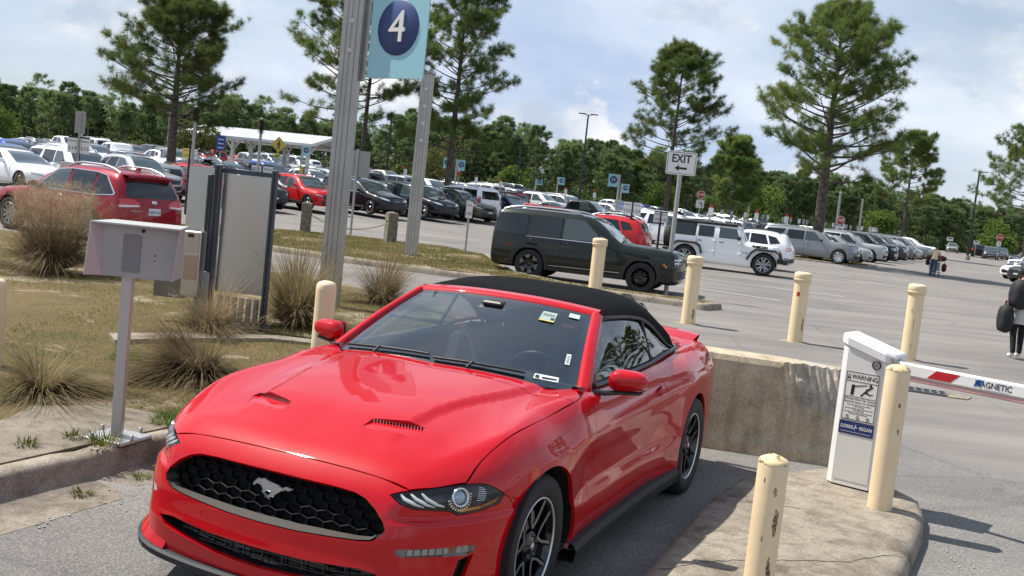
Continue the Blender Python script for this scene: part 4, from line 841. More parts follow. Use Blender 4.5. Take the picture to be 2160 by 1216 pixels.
# the broad grey lower lip of the opening
lo = [p for p in grille_l if p[2] < .525]; lo = sorted([tuple(p) for p in lo], key=lambda p: p[1])
LA = on_front(np.array([(math.atan2(p[1], p[0]-PX0), p[2]) for p in lo])); mb = MB()
top = [(a[0]-.003, a[1]*.985, a[2]+.005) for a in LA]; back = [(a[0]-.040, a[1]*.96, a[2]+.004+.020*max(0, 1-(abs(a[1])/.54)**2)) for a in LA]
mb.grid([top, back], 0, True); mb.build('grille_lip', [LIP], CAR)
gm = MB(); cw, ch = .078, .050
zc, W2 = .59, .56
def gx(y, z): return float(f_nose(z)+f_bow(abs(y)))-.052
gpoly = np.array([(p[1]*.95, zc+(p[2]-zc)*.97) for p in grille_l])
for r in range(-3, 4):
    for c in range(-10, 11):
        cy, cz = (c+(r % 2)*.5)*cw, zc+r*ch*.75
        if not inpoly(np.array([[cy, cz]]), gpoly)[0]: continue
        hexo = [(cy+cw*.5*a, cz+ch*.5*b) for a, b in ((1, .5), (0, 1), (-1, .5), (-1, -.5), (0, -1), (1, -.5))]; hexi = [(cy+(y-cy)*.90, cz+(z-cz)*.90) for y, z in hexo]
        V = [(gx(y, z)+.006, y, z) for y, z in hexo]+[(gx(y, z)+.004, y, z) for y, z in hexi]+[(gx(y, z)-.02, y, z) for y, z in hexi]
        gm.put(V, [(i, (i+1) % 6, 6+(i+1) % 6, 6+i) for i in range(6)]+[(6+i, 6+(i+1) % 6, 12+(i+1) % 6, 12+i) for i in range(6)], 0)
tag(gm.build('grille_mesh', [mat('grille black', (.0035, .0035, .004), .5, spec=.15)], CAR), kind='stuff')
bk = MB(); bk.put([(gx(y, z)-.022, y, z) for y, z in gpoly], [tuple(range(len(gpoly)))], 0); bk.build('grille_backing', [mat('void black', (.003, .003, .003), .9)], CAR)
HORSE = [(-.095, .617), (-.086, .631), (-.077, .639), (-.072, .646), (-.067, .642), (-.054, .645), (-.043, .648), (-.034, .645), (-.017, .64), (.015, .635), (.033, .633), (.043, .626), (.056, .623), (.064, .632), (.076, .634), (.09, .63), (.106, .632), (.103, .626), (.088, .622), (.073, .624), (.063, .617), (.05, .614), (.037, .604), (.02, .591), (.015, .581), (.001, .581), (-.007, .572), (.001, .57), (-.008, .568), (-.018, .574), (-.031, .569), (-.027, .576), (-.015, .581), (-.005, .591), (.001, .6), (-.013, .601), (-.025, .599), (-.032, .592), (-.021, .582), (-.017, .578), (-.028, .581), (-.041, .591), (-.049, .593), (-.041, .602), (-.047, .613), (-.059, .622), (-.07, .624), (-.08, .618), (-.089, .61)]
em = MB(); em.prism(HORSE, .824, .835, lambda a, b, h: (h, a+.004, b)); bdg = em.build('badge', [mat('satin silver badge', (.50, .51, .53), .22, .8)], CAR)
bm_ = bmesh.new(); bm_.from_mesh(bdg.data); ff_ = max(bm_.faces, key=lambda f: (len(f.verts) > 20)*10+f.calc_center_median().x); bmesh.ops.inset_region(bm_, faces=[ff_], thickness=.0028, depth=.005); bm_.to_mesh(bdg.data); bm_.free()
# lower intake
_, ii = ring(intake_l, .07, .97, 'intake_surround', BLK, CAR)
ib = MB(); q = [(p[0], p[1], p[2]) for p in ii]; ib.put(q, [tuple(range(len(q)))], 0)
for z in (.315, .345): ib.tube([(float(f_nose(z)+f_bow(abs(y)))-.05, y, z) for y in np.linspace(-.45, .45, 15)], .004, 6)
for y in np.linspace(-.4, .4, 9): ib.box((float(f_nose(.33)+f_bow(abs(y)))-.052, y, .335), (.008, .006, .08))
ib.build('intake_grille', [BLKG], CAR)
# front splitter
sp = MB(); rows = []
ys = np.concatenate([[-.955, -.93], np.linspace(-.86, .86, 33), [.93, .955]])
fx = spl([0, .2, .42, .55, .65, .74, .82, .90, .955], [.915, .912, .90, .885, .86, .79, .68, .50, .40]); fzt = spl([0, .3, .55, .7, .85, .955], [.222, .224, .232, .25, .262, .275])
for y in ys:
    a = abs(y); x = float(fx(a)); z = float(fzt(a)); rows.append([(x-.10, y*.95, z+.012), (x-.015, y, z+.004), (x, y, z-.004), (x-.004, y, z-.03), (x-.10, y*.95, z-.045)])
sp.grid(rows, 0, False); sp.build('splitter', [GREYP], CAR, fix=True)
# winglets under the lamps' corners: red ledge joining bumper to splitter
for s in (1, -1):
    wl = MB(); rows = []
    for y in np.linspace(.52, .93, 9):
        x = float(fx(y)); b = on_front(np.array([[math.atan2(y, x-.03-PX0), .31]]))[0]; rows.append([(b[0]-.02, s*b[1], .33), (x-.03, s*y*.99, float(fzt(y))+.03), (x-.02, s*y, float(fzt(y))+.006)])
    wl.grid(rows, 0, True, s < 0); wl.build('lower_lip', [PAINT], CAR, fix=True)
# ---- lamps
for s in (1, -1):
    L = fl3(LAMP, s); c = L.mean(0)
    n = body_normal(np.array(L)); Lb = L-n*.05; Lb = c-n.mean(0)*.05+(Lb-(c-n.mean(0)*.05))*.97
    hl = MB(); k = len(L); hl.put(list(L-n*.002)+list(Lb), [(i, (i+1) % k, k+(i+1) % k, k+i) for i in range(k)], 0); hl.put(list(Lb), [tuple(range(k))], 0)
    lamp = hl.build('headlight', [mat('lamp housing', (.02, .022, .026), .3)], CAR, fix=True)
    lens = panel(resample(L, .015, True), [], DirMap((.75, .66*s, .1), lo=-.5, hi=2), .025, .001, .004)
    add('lens', lens, lamp, [LENS])
    # three slanting light bars
    dirm = DirMap((.75, .66*s, .1), lo=-.5, hi=2)
    def onl(x, y, z, off): 
        p = snap(np.array([(x, y*s, z)])); return p[0]-body_normal(p)[0]*off
    for i, (xa, ya, xb, yb, xc, yc) in enumerate([(.762, .585, .757, .60, .715, .672), (.738, .618, .725, .635, .680, .705), (.708, .652, .695, .668, .650, .735)]):
        bar = MB(); pts = [onl(xa, ya, .706, .012), onl(xb, yb, .682, .010), onl((xb+xc)/2, (yb+yc)/2, .664, .010), onl(xc, yc, .650, .014)]
        bar.tube(pts, [.007, .011, .010, .004], 6, flat=.6); bar.build('light_bar', [LAMPW], lamp)
    pc = onl(.585, .765, .686, .012); nn = body_normal(snap(np.array([(.585, .765*s, .686)])))[0]; pr = MB()
    q = Vector(nn).to_track_quat('Z', 'Y').to_matrix()
    def lat(mb, prof, mi, n=24):
        t = MB(); t.lathe(prof, n); mb.put([q @ Vector(v)+Vector(pc) for v in t.V], t.F, mi, True)
    lat(pr, [(.041, -.03), (.041, .004), (.037, .007), (.033, .004), (.032, -.02)], 0)
    lat(pr, [(.030, -.014), (.024, -.002), (.013, .006), (.0005, .008)], 1)
    for i in range(28):
        a = 2*math.pi*i/28
        if i < 15 and i > 1: continue
        pr.put([q @ Vector((math.cos(a+da)*r, math.sin(a+da)*r, h))+Vector(pc) for da, r, h in ((-.05, .046, .0), (.05, .046, .0), (.05, .058, -.006), (-.05, .058, -.006))], [(0, 1, 2, 3)], 0)
    pr.build('projector', [CHROME, mat('projector glass', (.35, .4, .5), .05, .3, coat=1)], lamp)
    am = MB(); A = [onl(*t, .012) for t in ((.60, .775, .632), (.50, .828, .640), (.425, .862, .660), (.405, .872, .675), (.418, .868, .648), (.50, .831, .628), (.585, .786, .621))]
    am.put(A, [tuple(range(len(A))), tuple(range(len(A)-1, -1, -1))]); am.build('turn_reflector', [AMBER], lamp)
    fins = MB()
    for i in range(7):
        z = .666+i*.009; fins.tube([onl(.515-.003*i, .808, z, .014), onl(.470+.003*abs(i-3), .834, z-.002, .014)], .0022, 4, 0, False)
    fins.build('lamp_fin', [CHROME], lamp)
    Fg = fl3(FOG, s); nf = body_normal(Fg); fo = MB(); kk = len(Fg); Fb = Fg-nf*.03
    fo.put(list(Fg-nf*.001)+list(Fb), [(i, (i+1) % kk, kk+(i+1) % kk, kk+i) for i in range(kk)], 0); fo.put(list(Fb), [tuple(range(kk))], 0)
    for i in range(9):
        t = (i+.6)/9; x = .80+(.57-.80)*t; y = .655+(.828-.655)*t; p = snap(np.array([(x, y*s, .476)]))[0]; fo.put([p-body_normal(p[None])[0]*.018+np.array([0, 0, dz]) + np.array([dx, -dx*s*.8, 0]) for dx, dz in ((-.009, -.013), (.009, -.013), (.009, .013), (-.009, .013))], [(0, 1, 2, 3), (3, 2, 1, 0)], 1 if i != 6 else 2)
    fg = fo.build('fog_light', [mat('fog housing', (.36, .36, .35), .3), LAMPW, AMBER], CAR, fix=False)
    add('lens', panel(resample(Fg, .02, True), [], DirMap((.75, .66*s, 0), lo=-.5, hi=2), .03, .0008, .003), fg, [LENS])
    S_ = fl3(SLOT, s); ns = body_normal(S_); so_ = MB(); kk = len(S_); Sb = S_-ns*.05
    so_.put(list(S_)+list(Sb), [(i, (i+1) % kk, kk+(i+1) % kk, kk+i) for i in range(kk)], 0); so_.put(list(Sb), [tuple(range(kk))], 0); so_.build('air_slot', [BLK], CAR)

# ---- sides
aa = np.linspace(R(38), R(196), 40)
arch1 = np.array([(ARC*math.cos(t), .94, .345+ARC*math.sin(t)) for t in aa]); arch1 = snap(arch1)
door_front = snap(curve([(-.70, .80, .958), (-.705, .842, .942), (-.645, .90, .83), (-.615, .92, .77), (-.645, .91, .66), (-.615, .925, .52), (-.565, .93, .40), (-.55, .93, .275)], .03))
fend = np.vstack([shut[::-1][:0], shut[:-1], cowl_side[:-1], door_front[:-1], snap(resample([door_front[-1], (-.40, .94, .262), arch1[-1]], .03))[:-1], arch1[::-1][:-1], fend_line[::-1][:-1], resample(LAMP[3:7][::-1], .02)])
SIDE = DirMap((0, .80, .60), lo=-.2, hi=1.8); SIDE0 = DirMap((0, 1, .12), lo=.1, hi=1.5)
both('fender', panel(fend, [], SIDE, .024, .0018, .02), CAR, [PAINT])
belt = snap(curve([(-.70, .80, .958), (-1.0, .795, .975), (-1.5, .79, .985), (-1.95, .79, .992), (-2.1, .785, .995)], .04))
door_rear = snap(curve([(-2.1, .785, .995), (-2.09, .84, .95), (-2.06, .90, .80), (-2.05, .92, .60), (-2.03, .92, .45), (-1.98, .92, .33), (-1.96, .92, .27)], .03))
sill = snap(resample([door_rear[-1], (-1.2, .92, .27), door_front[-1]], .04))
hc = np.array([(-1.845, .905, .843)]); HANDLE = snap(np.array([(-1.845+.075*math.cos(t)*(1.), .905, .846+.026*math.sin(t)+.012*math.cos(t)*-1) for t in np.linspace(0, 2*math.pi, 20)[:-1]]))
door = np.vstack([door_front[:-1], sill[::-1][:-1], door_rear[::-1][:-1], belt[::-1][:-1]])
dl, dr = both('door', panel(door, [HANDLE], SIDE0, .026, .0018, .02), CAR, [PAINT])
for s, dd in ((1, dl), (-1, dr)):
    H_ = fl3(HANDLE, s); nh = body_normal(H_); hb = MB(); k = len(H_); cc = H_.mean(0)
    Hb = cc+(H_-cc)*.75-nh*.028; hb.put(list(H_)+list(Hb), [(i, (i+1) % k, k+(i+1) % k, k+i) for i in range(k)], 0, True); hb.put(list(Hb), [tuple(range(k))], 0)
    pts = [H_[i] for i in (0, 10)]; a, b = H_[0], H_[9]
    hb.tube([a+nh[0]*-.004, (a*3+b)/4+nh[0]*.012, (a+b)/2+nh[0]*.016, (a+b*3)/4+nh[0]*.012, b-nh[0]*.004], [.009, .012, .0125, .012, .009], 8, 0, flat=.9)
    hb.build('handle', [PAINT], dd, fix=True)
ab = np.linspace(R(-15), R(196), 48); arch2 = snap(np.array([(-2.72+.378*math.cos(t), .95, .345+.378*math.sin(t)) for t in ab]))
qtop = snap(curve([(-2.1, .785, .995), (-2.45, .765, 1.0), (-2.75, .735, 1.005), (-3.0, .70, 1.0), (-3.3, .70, .99), (-3.55, .70, .985), (-3.70, .68, .97)], .04))
q_rear = snap(resample([(-3.70, .68, .97), (-3.74, .75, .85), (-3.72, .80, .7), (-3.68, .82, .5), (-3.62, .82, .30)], .03))
q_bot = snap(resample([(-3.62, .82, .30), (-3.3, .9, .28), arch2[-1]], .03)); 
qf = snap(resample([arch2[0], (-2.1, .93, .25), door_rear[-1]], .03))
quarter = np.vstack([door_rear[:-1][::-1][:0], qtop[:-1], q_rear[:-1], q_bot[:-1], arch2[::-1][:-1], qf[:-1], door_rear[::-1][:-1]])
both('quarter_panel', panel(quarter, [], DirMap((-.12, .85, .5), lo=-.2, hi=1.9), .028, .0018, .02), CAR, [PAINT])
# deck, tail
dk = np.vstack([qtop[3:], ]); dkm = dk[::-1].copy(); dkm[:, 1] *= -1
add('rear_deck', panel(np.vstack([dk, resample([dk[-1], dkm[0]], .06)[1:-1], dkm[:-1]]), [], up, .05, .001, .02), CAR, [PAINT])
tl = np.vstack([q_rear]); tm = tl[::-1].copy(); tm[:, 1] *= -1
tail = np.vstack([tl[:-1], resample([tl[-1], tm[0]], .06)[:-1], tm[:-1], resample([tm[-1], tl[0]], .06)[:-1]])
add('rear_bumper', panel(tail, [], DirMap((-1, 0, .05), lo=2.5, hi=4.2), .05, .001, .02), CAR, [PAINT])
tb = MB()
for s in (1, -1):
    for i in range(3): tb.box((-3.845, s*(.44+.10*i), .80), (.05, .05, .15), None, 0, .008)
tb.build('tail_light', [mat('tail lamp red', (.35, .005, .01), .15, coat=1)], CAR)
spo = MB(); rows = []
for y in np.linspace(-.66, .66, 25):
    k = .035*math.sqrt(max(0, 1-(abs(y)/.68)**4)); x0 = -3.62-.03*(1-(y/.7)**2); rows.append([(x0+.10, y, float(Htop(np.array(x0+.1), np.array(abs(y))))-.005), (x0-.06, y, 1.0+k), (x0-.12, y, 1.008+k), (x0-.125, y, .99+k), (x0-.05, y, .96)])
spo.grid(rows, 0, True); spo.build('spoiler', [PAINT], CAR, fix=True)
# side skirt, arch liners, underbody
sk = MB()
for s in (1, -1):
    rows = []
    for x in np.linspace(-.36, -2.30, 20):
        w = float(f_wid(x)); rows.append([(x, s*(w-.06), .285), (x, s*(w+.012), .272), (x, s*(w+.03), .245), (x, s*(w+.02), .185), (x, s*(w-.1), .17)])
    m = MB(); m.grid(rows, 0, False, s > 0); m.build('side_skirt', [GREYP], CAR, fix=True)
LINER = mat('wheel well', (.006, .006, .006), .9)
for cx in (0, -2.72):
    for s in (1, -1):
        ln = MB(); rows = []
        for t in np.linspace(R(-12), R(192), 26):
            c_, s_ = math.cos(t), math.sin(t); y1 = float(Sside(np.array(cx+.38*c_), np.array(min(.73, .345+.38*s_))))
            rows.append([(cx+.392*c_, s*(y1-.018), .345+.392*s_), (cx+.41*c_, s*.60, .345+.41*s_)])
        ln.grid(rows, 0, True); ln.put([(cx+.41*math.cos(t), s*.60, .345+.41*math.sin(t)) for t in np.linspace(R(-12), R(192), 26)], [tuple(range(26))])
        ln.build('wheel_well', [LINER], CAR)
ub = MB(); ub.box((-1.4, 0, .22), (4.3, 1.15, .08)); ub.box((-1.36, 0, .26), (1.5, 1.50, .06)); ub.box((.62, 0, .35), (.25, 1.0, .25)); ub.build('underbody', [LINER], CAR)
# dark strips behind the shut lines
for ln in (shut, hood_front, hood_rear, door_front, door_rear, hood_lamp, fend_line, cowl_side):
    for s in (1, -1):
        gl = MB(); P = np.array(ln)*[1, s, 1]; n = body_normal(P); t = np.gradient(P, axis=0); t /= np.linalg.norm(t, axis=1)[:, None]+1e-9; b = np.cross(t, n)
        gl.grid([[tuple(p) for p in P-n*.018-b*.016], [tuple(p) for p in P-n*.018+b*.016]], 0); gl.build('panel_gap_seal', [LINER], CAR)

# ---- wheels
tyre = MB(); tyre.lathe([(.235, -.105), (.25, -.115), (.30, -.122), (.328, -.112), (.341, -.085), (.345, -.05), (.3452, 0), (.345, .05), (.341, .085), (.328, .112), (.30, .122), (.25, .115), (.235, .105), (.225, .09), (.225, -.09), (.235, -.105)], 64, 'y')
for r_ in (-.06, -.02, .02, .06): pass
tyre_me = tyre.mesh('tyre'); fixn(tyre_me); [p.__setattr__('use_smooth', True) for p in tyre_me.polygons]; tyre_me.materials.append(RUBBER)
rim = MB(); rim.lathe([(.2255, -.09), (.215, -.05), (.212, .06), (.222, .092), (.232, .102), (.2325, .106)], 64, 'y', mi=0); rim.lathe([(.2335, .104), (.2335, .108), (.226, .1085), (.2235, .102)], 64, 'y', mi=1)
for i in range(5):
    a0 = 2*math.pi*i/5+R(8); er = Vector((math.cos(a0), 0, math.sin(a0))); et = Vector((-math.sin(a0), 0, math.cos(a0))); ey = Vector((0, 1, 0))
    def bar(p, q, w0, w1, mi, dep, lift):       # p, q: (radius, offset, height); bar from p to q
        A, B = (er*p[0]+et*p[1]+ey*(p[2]+lift)), (er*q[0]+et*q[1]+ey*(q[2]+lift)); d_ = (B-A).normalized(); sd_ = d_.cross(ey)
        V = [A+sd_*w0, A-sd_*w0, B-sd_*w1, B+sd_*w1]; rim.put(V+[v-ey*dep for v in V], [(0, 1, 2, 3), (3, 2, 1, 0), (0, 4, 5, 1), (1, 5, 6, 2), (2, 6, 7, 3), (3, 7, 4, 0)], mi)
    bar((.05, 0, .072), (.225, 0, .078), .040, .046, 0, .03, -.010)
    for k in (-1, 1):
        P0, P1, P2 = (.068, k*.044, .079), (.12, k*.036, .083), (.226, k*.050, .093)
        bar(P0, P1, .012, .011, 0, .035, 0); bar(P1, P2, .011, .012, 0, .035, 0)
        o_ = k*.006; Q = [(a_, b_+o_, c_) for a_, b_, c_ in (P0, P1, P2)]; bar(Q[0], Q[1], .0066, .0060, 1, .004, .0016); bar(Q[1], Q[2], .0060, .0064, 1, .004, .0016)
rim.lathe([(.072, .05), (.072, .078), (.06, .086), (.034, .086), (.030, .092), (.0005, .093)], 24, 'y', mi=0); rim.lathe([(.018, .0925), (.018, .0945), (.0005, .095)], 16, 'y', mi=1)
for i in range(5):
    a = 2*math.pi*(i+.5)/5+R(8); rim.lathe([(.011, .07), (.011, .092), (.0005, .093)], 8, 'y', (.054*math.cos(a), 0, .054*math.sin(a)), 2)
rim_me = rim.mesh('rim'); fixn(rim_me)
for m in (BLKG, SILV, DSTEEL): rim_me.materials.append(m)
disc = MB(); disc.lathe([(.16, .03), (.16, .05), (.07, .05), (.07, .03)], 40, 'y'); disc.box((.0, .04, .12), (.16, .07, .07), None, 1, .01); disc_me = disc.mesh('disc'); disc_me.materials.append(DSTEEL); disc_me.materials.append(mat('brake caliper', (.12, .12, .125), .5, .6))
for x, y in ((0, .79), (0, -.79), (-2.72, .825), (-2.72, -.825)):
    w = empty('wheel', (x, y, .345), 0); w.parent = CAR; w.rotation_euler = (R(90)*0, .35 if x == 0 else .1, 0 if y > 0 else math.pi)
    add('tyre', tyre_me, w); add('rim', rim_me, w); add('brake', disc_me, w)
# ---- windscreen, frame, soft top, side glass
gbase = np.array(glass_base); gfull = np.vstack([gbase[::-1]*[1, -1, 1], gbase[1:]])
def top_edge(y): a = abs(y); return np.array([-1.335-.035*(a/.58)**2*1.0, y, 1.335-.030*(a/.58)**2.2])
NW, NH = 40, 16
GW = []
tb_ = np.linspace(0, 1, NW+1); cum = np.concatenate([[0], np.cumsum(np.linalg.norm(np.diff(gfull, axis=0), axis=1))]); cum /= cum[-1]
for j in range(NH+1):
    v = j/NH; row = []
    for t in tb_:
        b = np.array([np.interp(t, cum, gfull[:, k]) for k in range(3)]); e = top_edge(-.565+1.13*t)
        p = b+(e-b)*v; bul = .022*math.sin(math.pi*v)*(1-.2*abs(2*t-1)); p = p+np.array([.52, 0, .85])*bul; row.append(tuple(p))
    GW.append(row)
ws = MB(); ws.grid(GW, 0, True, True); wso = ws.build('windshield', [WSG], CAR)
# black band round the glass, just behind it
fr = MB(); inn = np.array([.52, 0, .85])*-.004
for j in range(NH):
    for i in range(NW):
        v, t = (j+.5)/NH, (i+.5)/NW; side = min(t, 1-t)
        if v < .075 or v > .95 or side < .036 or (abs(t-.5) < .055 and v > .86): fr.put([np.array(GW[a][b])+inn for a, b in ((j, i), (j, i+1), (j+1, i+1), (j+1, i))], [(3, 2, 1, 0)], 0)
fr.build('glass_border', [FRIT], wso)
def gp_(t, v):
    j = min(int(v*NH), NH-1); i = min(int(t*NW), NW-1); a, b = v*NH-j, t*NW-i; g = lambda r, c: np.array(GW[r][c])
    return (g(j, i)*(1-b)+g(j, i+1)*b)*(1-a)+(g(j+1, i)*(1-b)+g(j+1, i+1)*b)*a
def sticker(name, t0, t1, v0, v1, m, marks=()):
    mb = MB(); o = np.array([.52, 0, .85])*.007
    def quad(a0, a1, b0, b1, mi, h): mb.put([gp_(a, b)+o*(1+.2*(h-1)) for a, b in ((a0, b0), (a1, b0), (a1, b1), (a0, b1))], [(0, 1, 2, 3), (3, 2, 1, 0)], mi)
    quad(t0, t1, v0, v1, 0, 1)
    for (a0, a1, b0, b1, mi) in marks: quad(t0+(t1-t0)*a0, t0+(t1-t0)*a1, v0+(v1-v0)*b0, v0+(v1-v0)*b1, mi, 1.5)
    return mb.build(name, m, wso)
PALE = mat('pale notice', (.30, .37, .33), .5); INK = mat('black ink', (.01, .01, .01), .6); YEL = mat('yellow edge print', (.55, .42, .05), .5)
sticker('notice_sticker', .765, .838, .735, .875, [PALE, INK, YEL], [(0, 1, 0, .09, 2), (.72, .95, .18, .42, 1)]+[(.1, .9, .55+.09*i, .58+.09*i, 1) for i in range(3)])
sticker('toll_tag', .895, .948, .865, .925, [mat('mint tag', (.48, .68, .60), .4)])
sticker('barcode_sticker', .938, .957, .26, .38, [WHITEP, INK], [(.2, .8, .1+.13*i, .16+.13*i, 1) for i in range(6)])
sticker('rental_sticker', .845, .93, .055, .105, [WHITEP, INK], [(.05, .2, .2, .8, 1), (.3, .93, .35, .62, 1)])
# painted frame: pillars and header
for s in (1, -1):
    fm = MB(); rows = []
    for v in np.linspace(-.06, 1.0, 20):
        vv = min(max(v, 0), 1); p = gp_(1 if s > 0 else 0, vv)
        if v < 0: p = p+np.array([.05, 0, -.022])
        if v > 1: p = p+np.array([-.02, 0, .01])
        w = .060+.012*(1-vv)
        rows.append([p+np.array([0, 0, -.006]), p+np.array([.003, s*.006, .012]), p+np.array([-.004, s*(w*.5), .018]), p+np.array([-.02, s*w, .0]), p+np.array([-.035, s*(w+.004), -.03]), p+np.array([-.06, s*(w-.02), -.05])])
    fm.grid(rows, 0, True, s > 0); fm.build('pillar', [PAINT], CAR)
hd = MB(); rows = []
for y in np.linspace(-.60, .60, 41):
    p = top_edge(y); rows.append([p+np.array([.012, 0, -.008]), p+np.array([.008, 0, .004]), p+np.array([-.02, 0, .017]), p+np.array([-.06, 0, .030]), p+np.array([-.075, 0, .012])])
hd.grid(rows, 0, True); hd.build('windshield_header', [PAINT], CAR)
# soft top
xs_ = [-1.40, -1.43, -1.5, -1.6, -1.75, -1.9, -2.05, -2.2, -2.35, -2.5, -2.62, -2.75, -2.87, -2.96, -3.03]
zc_ = spl([-1.40, -1.43, -1.6, -1.85, -2.1, -2.4, -2.65, -2.85, -3.03], [1.354, 1.368, 1.392, 1.408, 1.405, 1.372, 1.285, 1.165, 1.02])
edge = curve([(-1.39, .612, 1.292), (-1.45, .625, 1.292), (-1.6, .640, 1.288), (-1.85, .655, 1.275), (-2.06, .668, 1.248), (-2.25, .685, 1.19), (-2.42, .70, 1.115), (-2.56, .725, 1.045), (-2.66, .745, 1.012), (-2.80, .70, 1.008), (-2.95, .58, 1.008), (-3.04, .40, 1.01)], .02)
top_o = MB(); rows = []
ex = edge[:, 0]
for x in np.linspace(-1.395, -3.03, 46):
    i = np.searchsorted(-ex, -x); i = min(max(i, 1), len(edge)-1); a, b = edge[i-1], edge[i]; t = (x-a[0])/(b[0]-a[0]+1e-9); e = a+(b-a)*min(max(t, 0), 1)
    zc1 = float(zc_(x)); row = []
    for u in np.linspace(-1, 1, 33):
        au = abs(u); n_ = 3.6-1.2*sst(-2.3, -3.0, np.array(x)); zz_ = e[2]+(zc1-e[2])*(1-au**n_)**(.62) if au < 1 else e[2]
        yy = e[1]*math.copysign(au**.92, u)
        bow = .006*math.cos((x+1.4)/.55*2*math.pi)*(1-au**3)*float(sst(-1.45, -1.7, np.array(x))); row.append((x-.038*u*u*float(sst(-1.56, -1.40, np.array(x))), yy, zz_+bow*.6))
    rows.append(row)
top_o.grid(rows, 0, True, True)
soft = top_o.build('soft_top', [CLOTHTOP], CAR)
ed = MB()
for s in (1, -1): ed.tube([(p[0], s*(p[1]+.002), p[2]-.004) for p in edge[::2]], .011, 8)
ed.build('roof_seal', [BLK], soft)
sv = MB()   # belt moulding round tonneau
for s in (1, -1):
    b = [tuple(p*np.array([1, s, 1])+np.array([0, -s*.004, .014])) for p in belt if p[0] < -.86]+[(-2.3, s*.778, 1.012), (-2.5, s*.768, 1.016), (-2.66, s*.755, 1.018), (-2.82, s*.705, 1.016), (-2.97, s*.59, 1.016), (-3.06, s*.40, 1.016), (-3.08, 0, 1.016)]
    sv.tube(b, .014, 6, 0, True, True)
sv.build('belt_moulding', [mat('grey moulding', (.06, .062, .066), .5)], CAR)
# side glass
for s in (1, -1):
    b = resample([(-.84, .775, .985), (-1.3, .772, .995), (-1.8, .772, 1.0), (-2.3, .765, 1.01), (-2.60, .742, 1.012)], .05); n_ = len(b)
    pil = [gp_(1, v)+np.array([-.045, .05, -.03]) for v in (.12, .3, .5, .7, .9, 1.0)]
    tline = np.array(pil+[tuple(p-np.array([0, .012, .008])) for p in edge[3:] if p[0] > -2.60]); c = np.concatenate([[0], np.cumsum(np.linalg.norm(np.diff(tline, axis=0), axis=1))]); c /= c[-1]
    rows = []
    for k in range(n_):
        f = k/(n_-1); e = np.array([np.interp(b[k][0], tline[::-1, 0], tline[::-1, q]) for q in range(3)]); e[0] = b[k][0]
        rows.append([tuple((b[k]+(e-b[k])*v+np.array([0, .018*math.sin(math.pi*v)*.6, 0]))*np.array([1, s, 1])) for v in np.linspace(0, 1, 7)])
    g = MB(); g.grid(rows, 0, True, s < 0); g.build('side_window', [SIDEG], CAR)
    tr = MB(); tr.tube([tuple(p*np.array([1, s, 1])) for p in tline[:10]], .013, 6)
    d0 = np.array([-2.02, .768, 1.0]); d1 = np.array([-2.06, .668, 1.235]); tr.tube([tuple(d0*[1, s, 1]), tuple(d1*[1, s, 1])], .012, 6)
    tr.put([tuple(np.array(p)*[1, s, 1]) for p in ((-.72, .785, .965), (-.96, .785, .985), (-.955, .762, 1.05), (-.93, .755, 1.07))], [(0, 1, 2, 3), (3, 2, 1, 0)]); tr.build('window_trim', [BLK], CAR)
    it = MB(); it.grid([[(x, s*.755, .30), (x, s*.745, .72), (x, s*.70, .93), (x, s*.735, .985), (x, s*.785, .985)] for x in np.linspace(-.72, -2.9, 10)], 0, True); it.build('door_trim', [DASH], CAR)
    # mirror
    mm = MB(); mc = np.array([-.96, .962, 1.025]); rows = []
    for k in range(13):
        u = -1+2*k/12; w = math.sqrt(max(0, 1-abs(u)**3.2)); row = []
        hh = .066*(.86-.14*u)*max(w, .02); dd = .075*max(w, .02)**.7
        for a in np.linspace(0, 2*math.pi, 21)[:-1]:
            ca, sa = math.cos(a), math.sin(a); q_ = (abs(ca)**3+abs(sa)**3)**(-1/3)
            xx = dd*ca*q_; xx = xx if xx > 0 else xx*.45
            row.append((mc[0]+xx+.03*u*-.6, s*(mc[1]+.108*u), mc[2]+hh*sa*q_+.006*u))
        row.append(row[0]); rows.append(row)
    mm.grid(rows, 0, True, s > 0); mo = mm.build('mirror', [PAINT], CAR, fix=True)
    ma = MB(); ma.tube([(-.83, s*.80, .955), (-.88, s*.86, .950), (-.93, s*.93, .958), (-.95, s*1.03, .966), (-.955, s*1.05, .975)], [.022, .024, .020, .016, .008], 8, 0, True, True, .6); ma.build('mirror_arm', [BLK], mo)
    mg = MB(); mg.box((mc[0]-.034, s*mc[1], mc[2]), (.004, .18, .10), None, 0); mg.build('mirror_glass', [CHROME], mo)
# wipers
for (y0, y1, x0, x1) in ((-.62, -.06, -.60, -.515), (-.02, .50, -.515, -.57)):
    wp = MB(); L_ = []
    for t in np.linspace(0, 1, 12):
        y = y0+(y1-y0)*t; b = np.array([np.interp(y, gfull[:, 1], gfull[:, k]) for k in range(3)]); L_.append(b+np.array([-.03-.015*t, 0, .034+.010*t]))
    wp.tube(L_, .006, 6); wp.tube([L_[3]+np.array([.05, .08, -.02]), L_[5]+np.array([.01, 0, .008])], .008, 6); wp.tube([p+np.array([-.006, 0, -.006]) for p in L_], .004, 4); wp.build('wiper', [BLK], CAR)
